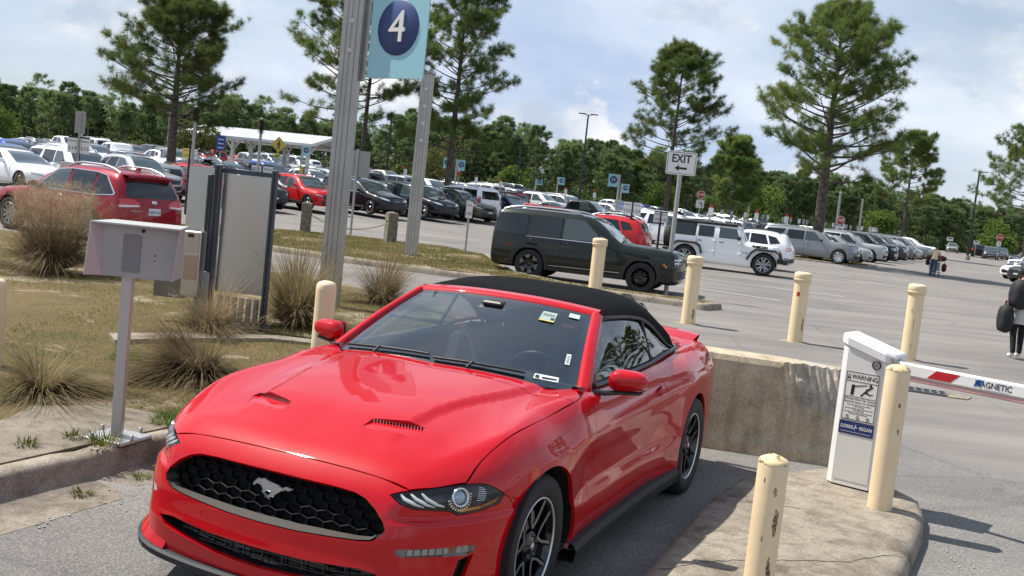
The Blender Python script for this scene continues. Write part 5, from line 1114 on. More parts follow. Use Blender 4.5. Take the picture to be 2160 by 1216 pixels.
# ---- cabin
ds = MB(); rows = []
for y in np.linspace(-.74, .74, 25):
    h = .035*math.exp(-((y-.36)/.17)**2)
    rows.append([(-.55, y, .955), (-.72, y, .965), (-.88, y, .962+h), (-1.0, y, .93+h), (-1.04, y, .86), (-1.02, y, .6), (-.95, y, .4)])
ds.grid(rows, 0, True); ds.box((-1.02, 0, .80), (.05, .30, .16), None, 1, .01); ds.build('dashboard', [DASH, mat('screen glass', (.01, .012, .015), .08)], CAR)
fl = MB(); fl.box((-1.9, 0, .27), (2.3, 1.5, .04)); fl.box((-1.75, 0, .50), (1.3, .22, .2), None, 0, .02); fl.grid([[(-3.0, y, 1.0), (-2.95, y, .6), (-2.9, y, .3)] for y in (-.7, .7)]); fl.build('cabin_floor', [DASH], CAR)
def seat(x, y, w, parent, rear=False):
    S = MB()
    S.box((x, y, .47), (.52, w, .16), None, 0, .05); S.box((x+.02, y+w*.42, .50), (.48, .09, .16), None, 0, .03); S.box((x+.02, y-w*.42, .50), (.48, .09, .16), None, 0, .03)
    Rb = Matrix.Rotation(R(-20), 3, 'Y'); c = Vector((x-.34, y, .78))
    S.box(c, (.13, w*.86, .60), Rb, 0, .05); S.box(c+Rb @ Vector((.05, w*.38, -.03)), (.15, .10, .48), Rb, 0, .035); S.box(c+Rb @ Vector((.05, -w*.38, -.03)), (.15, .10, .48), Rb, 0, .035)
    s_ = S.build('seat', [LEATHER], parent); h = MB(); hc_ = c+Rb @ Vector((.03, 0, .42)); h.box(hc_, (.10, .27, .20), Rb, 0, .04)
    for k in (-.07, .07): h.tube([c+Rb @ Vector((.0, k, .27)), c+Rb @ Vector((.02, k, .36))], .007, 6, 1)
    h.build('headrest', [LEATHER, CHROME], s_); return s_
seat(-1.60, .36, .52, CAR); seat(-1.60, -.36, .52, CAR); seat(-2.35, .34, .5, CAR, True); seat(-2.35, -.34, .5, CAR, True)
st = MB(); cw_ = Vector((-1.17, .36, .90)); q_ = Matrix.Rotation(R(-65), 3, 'Y'); ringp = [cw_+q_ @ Vector((.185*math.cos(a), .185*math.sin(a), 0)) for a in np.linspace(0, 2*math.pi, 41)]
st.tube(ringp, .015, 8, 0, False); st.box(cw_, (.05, .15, .11), q_ @ Matrix.Rotation(R(90), 3, 'Y'), 0, .02)
for a in (R(0), R(180), R(-90)): st.tube([cw_, cw_+q_ @ Vector((.18*math.sin(a), .18*math.cos(a), 0))], .014, 6, 0)
st.tube([cw_, cw_+Vector((.2, 0, -.06))], .03, 8); st.build('steering_wheel', [BLK], CAR)
rm = MB(); rm.box((-1.20, 0, 1.255), (.03, .20, .06), None, 0, .015); rm.tube([(-1.20, 0, 1.27), (-1.22, 0, 1.315)], .012, 6); rm.box((-1.235, 0, 1.30), (.10, .13, .03), None, 0, .01); rm.build('rear_view_mirror', [BLK], CAR)
hl_ = MB(); hl_.grid([[(-1.37, y, 1.315-.03*(y/.6)**2), (-1.8, y, 1.355-.05*(y/.6)**2), (-2.3, y, 1.33-.1*(y/.6)**2), (-2.7, y, 1.20-.12*(y/.6)**2)] for y in np.linspace(-.6, .6, 9)], 0, True); hl_.build('headlining', [LINER], CAR)
# ================================================================== trees
def leafmat(n, c1, c2, tr=.25, sc=.6):
    m = bpy.data.materials.new(n); m.use_nodes = True; t = m.node_tree; t.nodes.clear(); o = t.nodes.new('ShaderNodeOutputMaterial'); co = t.nodes.new('ShaderNodeTexCoord'); nz = t.nodes.new('ShaderNodeTexNoise'); nz.inputs['Scale'].default_value = sc; nz.inputs['Detail'].default_value = 3
    t.links.new(co.outputs['Object'], nz.inputs['Vector']); oi = t.nodes.new('ShaderNodeObjectInfo'); mr = t.nodes.new('ShaderNodeMapRange'); mr.inputs['From Min'].default_value = .35; mr.inputs['From Max'].default_value = .65; t.links.new(nz.outputs['Fac'], mr.inputs[0])
    x = t.nodes.new('ShaderNodeMixRGB'); x.inputs[1].default_value = (*c1, 1); x.inputs[2].default_value = (*c2, 1); t.links.new(mr.outputs[0], x.inputs[0]); h = t.nodes.new('ShaderNodeHueSaturation'); r2 = t.nodes.new('ShaderNodeMapRange'); r2.inputs['To Min'].default_value = .72; r2.inputs['To Max'].default_value = 1.28; t.links.new(oi.outputs['Random'], r2.inputs[0]); t.links.new(r2.outputs[0], h.inputs['Value']); t.links.new(x.outputs[0], h.inputs['Color'])
    d = t.nodes.new('ShaderNodeBsdfDiffuse'); tl_ = t.nodes.new('ShaderNodeBsdfTranslucent'); mx_ = t.nodes.new('ShaderNodeMixShader'); mx_.inputs[0].default_value = tr; t.links.new(h.outputs[0], d.inputs[0]); t.links.new(h.outputs[0], tl_.inputs[0]); t.links.new(d.outputs[0], mx_.inputs[1]); t.links.new(tl_.outputs[0], mx_.inputs[2]); t.links.new(mx_.outputs[0], o.inputs[0]); return m
NEEDLE = leafmat('pine needles', (.090, .152, .045), (.20, .24, .075), .48, .35); NEEDLE_F = leafmat('forest pine needles', (.112, .180, .080), (.20, .25, .105), .5, .5); LEAFY = leafmat('spring leaves', (.08, .135, .032), (.14, .19, .045), .4, .5); LEAFD = leafmat('oak leaves', (.075, .095, .03), (.14, .13, .05), .3, .5)
UNDER = leafmat('shrub leaves', (.095, .150, .062), (.195, .22, .09), .46, .25)
BARK = mat('pine bark', (.135, .105, .085), .9, bump=(9, .9, .05), var=((.05, .04, .034), 5, .4, .6)); BARKF = mat('forest bark', (.15, .125, .105), .9)
def tufts(C, D, K, ln, wd, rng, spread=1.15):
    """brushes of needles: K thin blades round each tip"""
    n = len(C); C = np.repeat(C, K, 0); D = np.repeat(D, K, 0); v = rng.normal(size=(n*K, 3)); v /= np.linalg.norm(v, axis=1)[:, None]; v = v*spread+D*.75; v /= np.linalg.norm(v, axis=1)[:, None]
    w = np.cross(v, rng.normal(size=(n*K, 3))); w /= np.linalg.norm(w, axis=1)[:, None]; L = (ln*rng.uniform(.65, 1.2, n*K))[:, None]; b = C+rng.normal(0, ln*.12, (n*K, 3))
    V = np.stack([b-w*wd*.5, b+w*wd*.5, b+v*L+np.array([0, 0, -.06])*L], 1).reshape(-1, 3); return V, np.arange(n*K*3).reshape(-1, 3)
def pine_mesh(h, seed, base=.35, rad=3.4, nl=46, sub=5, K=24, ln=.36, wd=.026, tr=.2, prof=None, lean=.0, simple=False, dead=6, top=.3):
    rng = np.random.default_rng(seed); prof = prof or spl([0, .12, .35, .6, .85, 1], [.75, 1, .92, .78, .48, .14]); T = MB(); n = 12
    hz = np.linspace(0, h*.97, n); wob = np.cumsum(rng.normal(0, .012*h/12, (n, 2)), 0); wob -= wob[0]; ax = np.stack([wob[:, 0]+lean*hz, wob[:, 1], hz], -1); T.tube(ax, [tr*(1.25 if i == 0 else 1)*(1-.86*(i/(n-1))**1.1) for i in range(n)], 9 if not simple else 5)
    tips = []; dirs = []
    def at_h(z): return np.array([np.interp(z, hz, ax[:, k]) for k in range(3)])
    for i in range(nl):
        f = (i+rng.uniform(0, 1))/nl; f = f**.78; z = h*(base+(1-base)*.97*f); a = i*2.39996+rng.normal(0, .4); L = rad*float(prof(f))*rng.uniform(.62, 1.15); up = .10+.55*f+rng.normal(0, .12); o = at_h(z); d = np.array([math.cos(a), math.sin(a), up]); d /= np.linalg.norm(d)
        pts = [o+d*L*t+np.array([0, 0, (.20*t*t-.10*t)*L*(.6+.5*rng.random())]) for t in (0, .3, .6, .85, 1)]
        r0 = max(.018, tr*.27*(1-.7*f)); 
        if not simple or i % 3 == 0: T.tube(pts, [r0, r0*.75, r0*.5, r0*.3, r0*.15], 5, 0, False)
        side = np.cross(d, [0, 0, 1]); side /= np.linalg.norm(side)+1e-9
        for j in range(sub):
            t = .42+.58*(j+rng.random())/sub; p = np.array([np.interp(t, (0, .3, .6, .85, 1), [q[k] for q in pts]) for k in range(3)]); sd_ = rng.choice([-1, 1]); l2 = L*(.14+.34*(1-t))*rng.uniform(.5, 1.2)+.12; e = p+(side*sd_*.9+d*.6+np.array([0, 0, .35+rng.normal(0, .25)]))*l2
            if not simple: T.tube([p, (p+e)/2+np.array([0, 0, .03]), e], [r0*.3, r0*.22, .008], 4, 0, False)
            nt = 5 if not simple else 2
            for q in range(nt): tips.append(p+(e-p)*(1-.75*q/nt)+rng.normal(0, .09, 3)); dirs.append((e-p)/np.linalg.norm(e-p)+np.array([0, 0, .3]))
        tips.append(pts[-1]); dirs.append(d+np.array([0, 0, .4]))
    for q in range(4 if simple else 34): tips.append(at_h(h*.97)+rng.normal(0, top*(1 if simple else 1.9), 3)*np.array([1, 1, .9])-np.array([0, 0, 0 if simple else .35])); dirs.append(np.array([0, 0, 1.]))
    for i in range(dead):
        z = h*(base*rng.uniform(.55, 1.0)); a = rng.uniform(0, 6.28); o = at_h(z); d = np.array([math.cos(a), math.sin(a), rng.uniform(-.1, .2)]); L = rad*rng.uniform(.15, .45); T.tube([o, o+d*L*.5, o+d*L+np.array([0, 0, .1*L])], [.03, .02, .006], 4, 0, False)
    V, F = tufts(np.array(tips), np.array(dirs), K, ln, wd, rng); return T.mesh('trunk'), tris(V, F, 'crown')
def tree_obj(name, tm, cm, bark, leaf, loc, rz=0, sc=1, label=None, cat='tree', group=None):
    o = empty(name, loc, rz, label, cat, group); o.scale = (sc, sc, sc); 
    if not tm.materials: tm.materials.append(bark)
    if not cm.materials: cm.materials.append(leaf)
    add('trunk', tm, o); add('crown', cm, o); return o
def pine(x, y, h, label, seed, **k):
    z = k.pop('z', None); rz = k.pop('rz', 0); tm, cm = pine_mesh(h, seed, **k); return tree_obj('pine_tree', tm, cm, BARK, NEEDLE, (x, y, zg(x, y) if z is None else z), rz, 1, label, 'pine tree')
round_p = spl([0, .1, .3, .55, .8, .93, 1], [.75, 1, .98, .9, .7, .45, .22]); cone_p = spl([0, .15, .5, .8, .93, 1], [.9, 1, .82, .58, .36, .16]); open_p = spl([0, .12, .3, .55, .8, 1], [1, .75, .85, .72, .5, .18])
pine(17.75, 61.7, 14.7, 'tall full pine standing on the turf pad beside the silver full-size wagon', 5, base=.30, rad=4.3, nl=84, sub=9, K=40, wd=.017, tr=.36, prof=spl([0, .10, .25, .40, .55, .72, .87, 1], [.95, .85, 1, .98, .92, .78, .55, .25]), lean=-.012, ln=.40)
pine(-20.4, 60, 10.3, 'broad pine rising behind the dark red wagon at the left', 12, base=.34, rad=3.9, nl=72, sub=8, K=38, wd=.017, tr=.30, prof=spl([0, .1, .25, .45, .7, .9, 1], [.9, 1, .95, .92, .78, .52, .22]), ln=.40)
pine(-11.1, 62, 14.4, 'loose pine with drooping lower limbs just left of the tall banner pole', 21, base=.30, rad=3.7, nl=60, sub=7, K=34, wd=.017, tr=.24, prof=round_p, ln=.38)
pine(-9.9, 63.2, 13.6, 'slim second pine trunk close behind the tall banner pole', 22, base=.45, rad=2.6, nl=34, sub=6, K=30, tr=.19, ln=.38)
pine(-4.45, 62, 13.6, 'open pine whose crown shows right of the number four banner', 33, base=.26, rad=3.5, nl=70, sub=8, K=36, wd=.017, tr=.25, prof=spl([0, .06, .12, .25, .45, .7, .9, 1], [1.25, 1.15, .55, .78, 1, .88, .6, .25]), ln=.38)
pine(10.45, 75, 13.4, 'airy pine rising behind the black and white direction sign', 47, base=.36, rad=3.8, nl=66, sub=7, K=34, wd=.02, tr=.22, prof=cone_p, ln=.40)
pine(21.3, 105, 9.6, 'smaller dark pine between the direction sign and the tallest pine', 51, base=.22, rad=2.6, nl=64, sub=7, K=34, tr=.2, prof=round_p, ln=.42, wd=.04)
pine(40.5, 110, 12.6, 'sparse flat-limbed pine standing right of the tallest pine', 63, base=.38, rad=3.9, nl=50, sub=6, K=32, tr=.2, prof=cone_p, ln=.45, wd=.035)
pine(41.4, 85, 12.2, 'pine cut by the right edge of the photo', 71, base=.34, rad=4.4, nl=66, sub=7, K=34, wd=.02, tr=.22, prof=cone_p, ln=.40)
pine(37, 41, 13.5, 'pine outside the frame at the right, mirrored in the side glass of the red convertible', 81, base=.3, rad=3.9, nl=50, sub=6, K=26, tr=.25, prof=round_p, ln=.4); pine(33, 44.5, 12, 'second pine outside the frame at the right, mirrored in the red paint', 82, base=.35, rad=3.4, nl=44, sub=6, K=26, tr=.22, prof=cone_p, ln=.4)
# ---- the wood beyond the lot: every tree a thing
FV = []
for i in range(6):
    FV.append(pine_mesh(11.5+i*.5, 200+i, base=[.36, .25, .45, .2, .3, .5][i], rad=[2.9, 3.2, 2.6, 3.1, 2.8, 2.9][i], nl=[44, 50, 36, 54, 44, 34][i], sub=6, K=34, ln=.55, wd=.055, tr=.16, prof=[round_p, round_p, round_p, cone_p, open_p, round_p][i], simple=True, dead=0, top=.4))
EDGE = curve([(-92, 112), (-60, 118), (-30, 126), (-6, 138), (20, 150), (48, 166), (80, 190), (125, 214)], 1.0); rngf = np.random.default_rng(5); nF = 0
tE = np.linspace(0, len(EDGE)-1, 98)
BACK = []
for r in range(5):
    for t in tE:
        p = EDGE[int(t)]+rngf.normal(0, 1.0, 2); q = EDGE[min(int(t)+1, len(EDGE)-1)]-EDGE[int(t)-1 if t >= 1 else 0]; q /= np.linalg.norm(q)+1e-9; nv = np.array([-q[1], q[0]]); p = p+nv*(r*4.6+rngf.uniform(0, 2.5)); i = int(rngf.integers(0, 6)); left = p[0] < -18
        if left: i = [0, 2, 5][int(rngf.integers(0, 3))]
        sc = rngf.uniform(.56, .78)*(.94+.035*r)*(.78 if left else 1.0)
        if r < 3:
            tree_obj('pine_tree', *FV[i], BARKF, NEEDLE_F, (p[0], p[1], zg(*p)-.1), rngf.uniform(0, 6.28), sc, 'pine among the dense green wood that closes off the car park', 'pine tree', 'pines of the wood beyond the lot')
        else: BACK.append((p, i, sc, rngf.uniform(0, 6.28)))
def merged(lst, keep):
    V = []; n = 0
    for (p, i, sc, a) in lst:
        me = FV[i][1]; co = np.empty(len(me.vertices)*3, np.float32); me.vertices.foreach_get('co', co); co = co.reshape(-1, 3, 3)[::keep].reshape(-1, 3); c, s = math.cos(a), math.sin(a); V.append(np.stack([co[:, 0]*c-co[:, 1]*s, co[:, 0]*s+co[:, 1]*c, co[:, 2]], -1)*sc+np.array([p[0], p[1], zg(*p)]))
    V = np.vstack(V); return tris(V, np.arange(len(V)).reshape(-1, 3), 'forest')
tag(add('forest', merged(BACK, 3), None, [NEEDLE_F]), kind='stuff')
SIDE = [curve([(-92, 112), (-140, 104), (-200, 90)], 1.6), curve([(125, 214), (180, 226), (260, 222), (340, 190)], 2.0)]   # the wood goes on to either side
tag(add('forest', merged([(q+rngf.normal(0, 1.5, 2)+np.array([0, 5.*r]), int(rngf.integers(0, 6)), rngf.uniform(.6, .8), rngf.uniform(0, 6.28)) for L in SIDE for q in L for r in (0, 1)], 5), None, [NEEDLE_F]), kind='stuff')
def leaves(C, Rr, n, size, rng, flat=.8):
    v = rng.normal(size=(n, 3)); v /= np.linalg.norm(v, axis=1)[:, None]; r = rng.uniform(.45, 1, n)**.6; lump = 1+.22*np.sin(v[:, 0]*5+C[0])*np.sin(v[:, 1]*6)*np.sin(v[:, 2]*5+1); p = np.array(C)+v*(r*lump)[:, None]*np.array(Rr); a = rng.normal(size=(n, 3)); a /= np.linalg.norm(a, axis=1)[:, None]; b = np.cross(a, rng.normal(size=(n, 3))); b /= np.linalg.norm(b, axis=1)[:, None]; s = (size*rng.uniform(.6, 1.3, n))[:, None]
    V = np.stack([p-a*s, p-b*s*.5, p+a*s, p+b*s*.5], 1).reshape(-1, 3); return V, np.arange(n*4).reshape(-1, 4)
def leafy(x, y, h, w, label, seed, m=LEAFY, group=None, name='leafy_tree', cat='tree', n=2600):
    rng = np.random.default_rng(seed); T = MB(); T.tube([(0, 0, 0), (.05, 0, h*.3), (0, .05, h*.6)], [w*.06, w*.045, w*.02], 6); V = []; F = []; k = 0
    for i in range(9):
        a = rng.uniform(0, 6.28); q = rng.uniform(0, .55)*w; c = (q*math.cos(a), q*math.sin(a), h*rng.uniform(.32, .78)); rr_ = w*rng.uniform(.32, .52); T.tube([(0, 0, h*.25), c], [w*.025, .01], 4, 0, False); v, f = leaves(c, (rr_, rr_, min(rr_, h*.3)), n//9, .11*max(1, y/70), rng); V.append(v); F.append(f+k); k += len(v)
    return tree_obj(name, T.mesh('trunk'), tris(np.vstack(V), np.vstack(F), 'crown'), BARKF, m, (x, y, zg(x, y)), 0, 1, label, cat, group)
leafy(77, 165, 6.2, 4.6, 'bright green leafy tree behind the stop sign at the far right', 1)
leafy(27.5, 122, 6.0, 3.8, 'bright green leafy tree behind the trunk of the tallest pine', 2)
leafy(14.5, 108, 4.6, 3.0, 'bright green leafy tree just right of the direction sign pole', 3)
leafy(-27.5, 88, 4.2, 2.8, 'olive brown leafy tree behind the row, left of the white roofed shelter', 4, LEAFD)
leafy(-8.6, 96, 5.6, 3.8, 'rounded olive green tree right of the tall banner pole', 5, LEAFD)
leafy(-46, 90, 4.4, 3.0, 'rounded green tree at the left edge, behind the parked cars', 6, LEAFY)
leafy(47, 135, 5.0, 3.0, 'pale green leafy tree beyond the end of the silver row', 7)
leafy(-1.5, 125, 4.6, 2.8, 'light green sapling before the wood, left of the thin lamp post', 8)
# low growth along the wood's edge
V = []; F = []; k = 0; rngu = np.random.default_rng(9)
EDGE_ALL = np.vstack([SIDE[0][::-1], EDGE, SIDE[1]])
for t in np.arange(0, len(EDGE_ALL)-2, .75):
    p = EDGE_ALL[int(t)]; left = p[0] < -15
    for j in range(4):
        q = p+rngu.normal(0, 1.6, 2)+np.array([-.3, 1])*((8+4.5*j) if left else (1.0+3.2*j)); h = (rngu.uniform(3.0, 7.0) if j else rngu.uniform(.8, 2.0)) if left else rngu.uniform(1.2, 3.2)+j*.9; v, f = leaves((q[0], q[1], zg(*q)+h*.45), (rngu.uniform(1.3, 2.4), 1.4, h*.58), 210, .25, rngu); V.append(v); F.append(f+k); k += len(v)
tag(add('undergrowth', tris(np.vstack(V), np.vstack(F), 'undergrowth'), None, [UNDER]), kind='stuff')
# ================================================================== grasses
STRAW = leafmat('dry ornamental grass', (.20, .145, .085), (.31, .24, .15), .3, 3); STRAWP = leafmat('pinkish seed haze', (.29, .22, .14), (.38, .30, .20), .4, 3); STRAWG = leafmat('green grass base', (.11, .12, .04), (.19, .16, .07), .3, 3)
def grass(x, y, h, r, n, seed, label, flop=.6, wd=.005, m=STRAW, up=.5, z=.14, wind=(0, 0), mix=.12):
    rng = np.random.default_rng(seed); a = rng.uniform(0, 2*math.pi, n); q = np.abs(rng.normal(0, .6, n)).clip(0, 2.0); sk_ = rng.random(n) < .38; q = np.where(sk_, rng.uniform(1.0, 2.3, n), q); a = a+.35*np.sin(3*a+seed); b = np.stack([np.cos(a)*r*.16*rng.random(n), np.sin(a)*r*.16*rng.random(n), np.zeros(n)], -1); L = h*rng.uniform(.40, 1.2, n)*(1+.15*np.sin(2*a+seed))*np.where(sk_, .78, 1); out = (up+(1-up)*q)*flop; dx = np.cos(a)*out+wind[0]; dy = np.sin(a)*out+wind[1]; tw = rng.normal(0, .16, (n, 2)); dx = dx+tw[:, 0]; dy = dy+tw[:, 1]; S = 5; P = []
    for k in range(S+1):
        t = k/S; dr = t*L*out; droop = (t**2.2)*L*(.25+.75*np.minimum(1, q))*flop*.85; P.append(b+np.stack([dx*t*L*(1+.3*t), dy*t*L*(1+.3*t), np.maximum(t*L*(1.06-.18*q)-droop, .01+.02*t)], -1))
    P = np.stack(P, 1); side = np.stack([-np.sin(a), np.cos(a), np.zeros(n)], -1); w = wd*np.array([1, .9, .75, .6, .4, .12])[None, :, None]*rng.uniform(.6, 1.3, n)[:, None, None]; A = P-side[:, None]*w/2; B = P+side[:, None]*w/2; V = np.stack([A, B], 2).reshape(-1, 3); base = (np.arange(n)*(S+1)*2)[:, None]; F = []
    for k in range(S): i = base[:, 0]+2*k; F.append(np.stack([i, i+1, i+3, i+2], -1))
    F = np.stack(F, 1).reshape(-1, 4); MI = np.repeat((rng.random(n) < mix).astype(int), S)
    o = empty('grass_clump', (x, y, z), 0, label, 'ornamental grass', 'clumps of ornamental grass'); bl = add('blades', tris(V, F, 'blades', MI), o, [m, STRAWG]); bl['kind'] = 'stuff'; return o
g1 = grass(-6.85, 15.3, 1.25, .9, 3600, 1, 'tallest grass clump, pinkish tan, in front of the dark red wagon', .72, .0085, STRAW, .3)
v_ = np.random.default_rng(3); n_ = 1500; a_ = v_.uniform(0, 6.28, n_); c_ = np.stack([np.cos(a_)*v_.random(n_)**.5*.62, np.sin(a_)*v_.random(n_)**.5*.62, v_.uniform(.75, 1.35, n_)-.25*v_.random(n_)], -1); V_, F_ = tufts(c_, np.tile([[0, 0, 1.]], (n_, 1)), 4, .16, .004, v_, .8); pl = add('seed_heads', tris(V_, F_, 'seed_heads'), g1, [STRAWP]); pl['kind'] = 'stuff'
grass(-3.35, 7.45, .50, .5, 1700, 2, 'low flattened dry clump behind the concrete pad at the lower left', 1.25, .005, STRAW, .45, mix=.35)
grass(-2.55, 8.6, .58, .6, 3400, 3, 'brown sprawling grass clump touching the bonnet side of the red convertible', 1.1, .006, STRAW, .35, wind=(-.32, -.08))
grass(-2.55, 12.3, 1.05, .7, 3000, 4, 'upright straw clump between the steel panel and the rounded bollard', .62, .007, STRAW, .4, mix=.3)
grass(-1.95, 15.6, 1.0, .8, 1900, 5, 'thin wispy clump behind the passenger side mirror', .78, .006, STRAW, .45, mix=.25)
grass(-3.2, 11.0, .68, .6, 1500, 6, 'tan clump at the foot of the steel panel', .75, .006, STRAW, .4)
def turf_blades(name, poly, n, seed, h, z, m, wd=.006):
    rng = np.random.default_rng(seed); q = np.array(poly); lo, hi = q.min(0), q.max(0); P = rng.uniform(lo, hi, (n*2, 2)); P = P[inpoly(P, q)][:n]; k = len(P); a = rng.uniform(0, 6.28, k); b = np.stack([P[:, 0], P[:, 1], np.full(k, z)], -1); b[:, 2] += np.array([zg(x, y) for x, y in P]); v = np.stack([np.cos(a)*.8, np.sin(a)*.8, rng.uniform(.15, .9, k)], -1)*(h*rng.uniform(.5, 1.3, k))[:, None]; s = np.stack([-np.sin(a), np.cos(a), np.zeros(k)], -1)*wd
    V = np.stack([b-s, b+s, b+v], 1).reshape(-1, 3); tag(add(name, tris(V, np.arange(k*3).reshape(-1, 3), name, rng.integers(0, len(m), k)), None, m), kind='stuff')
DRY = leafmat('thatch', (.175, .138, .060), (.265, .20, .10), .2, 2); GRN = leafmat('turf green', (.105, .125, .028), (.16, .16, .045), .3, 2)
turf_blades('lawn_grass', [(-2.4, 7.2), (-3.2, 7.1), (-4.2, 6.7), (-5.5, 6.4), (-9, 12), (-10, 20), (-8, 20.4), (-3.2, 17.6), (-1.4, 15.6), (-.6, 13), (-.7, 11), (-1.6, 8.6)], 70000, 4, .05, .15, [DRY, DRY, GRN], .004)
turf_blades('median_grass', [tuple(p) for p in inset2(np.array(MED), .2)], 60000, 5, .06, .14, [DRY, GRN, GRN], .007)
turf_blades('tree_pad_grass', [(16.4, 60.4), (16.1, 61.4), (16.6, 62.5), (18.2, 63.2), (20.2, 63.3), (21.2, 62.4), (20.8, 61.2), (19.2, 60.3)], 4000, 6, .10, .10, [DRY, GRN], .015)
for i, (x, y, r, n, h) in enumerate([(-2.22, 6.98, .13, 420, .10), (-3.35, 9.1, .13, 420, .10), (-2.4, 6.25, .10, 120, .10), (-2.62, 6.32, .06, 60, .07), (-2.78, 6.05, .07, 70, .06), (-2.30, 5.72, .06, 70, .05), (-2.12, 6.15, .05, 60, .05), (-3.05, 5.75, .05, 50, .05)]):
    rng = np.random.default_rng(40+i); k = n; a = rng.uniform(0, 6.28, k); q = r*rng.random(k)**.5; b = np.stack([np.cos(a)*q, np.sin(a)*q, np.zeros(k)], -1); v = np.stack([np.cos(a)*.6+rng.normal(0, .3, k), np.sin(a)*.6+rng.normal(0, .3, k), rng.uniform(.3, 1, k)], -1)*h; s = np.stack([-np.sin(a), np.cos(a), np.zeros(k)], -1)*.004; V = np.stack([b-s, b+s, b+v], 1).reshape(-1, 3)
    wz = .165 if i in (2, 3, 4, 7) else (.15 if i < 2 else .008)
    tag(add('weed', tris(V, np.arange(k*3).reshape(-1, 3), 'weed'), None, [LEAFY if i in (0, 1) else GRN], (x, y, wz)), ['green weed patch against the kerb beside the red bumper', 'bright green weed patch on the lawn right of the pedestal post', 'grass sprig growing at the front of the pedestal foot', 'tiny weed left of the pedestal foot', 'small weed in the crack of the concrete pad', 'weed in the gutter below the pedestal', 'green weed in the gutter close to the red bumper', 'weed at the left edge of the concrete pad'][i], 'weed')
# ================================================================== street furniture
CREAM = mat('cream bollard paint', (.76, .61, .40), .55, var=[((.70, .55, .345), 3, .4, .7), ((.10, .08, .05), 6.5, .67, .72)], bump=(25, .12, .01))
CREAMS = mat('cream plastic sleeve', (.78, .62, .385), .42, var=[((.71, .56, .34), 2, .4, .7), ((.12, .10, .08), 4.2, .70, .78)])
STEEL = mat('brushed stainless', (.50, .49, .475), .30, .85); GALV = mat('galvanised steel', (.36, .36, .35), .5, .7); ALU = mat('banner pole aluminium', (.47, .455, .43), .45, .6, var=((.37, .36, .34), 1.2, .4, .6)); SLATE = mat('slate blue steel strut', (.055, .065, .085), .5, .2)
WHITEM = mat('white powder coat', (.74, .74, .72), .38, coat=.2); SIGNW = mat('white sign face', (.72, .72, .69), .4); SIGNB = mat('sign black', (.012, .012, .012), .5); AQUA = mat('pale aqua panel', (.29, .55, .63), .4, coat=.3); NAVYB = mat('navy disc', (.020, .048, .165), .45, bump=(300, .2, .002)); STOPR = mat('stop sign red', (.42, .012, .016), .4); WOOD = mat('weathered timber', (.23, .20, .145), .85, var=((.12, .115, .085), 7, .42, .6), bump=(30, .6, .01)); DARKP = mat('dark pole', (.012, .014, .018), .5); YELS = mat('warning yellow', (.70, .55, .10), .4); SCUFF = mat('dark scuff', (.06, .048, .032), .8, var=((.40, .30, .17), 60, .46, .58))
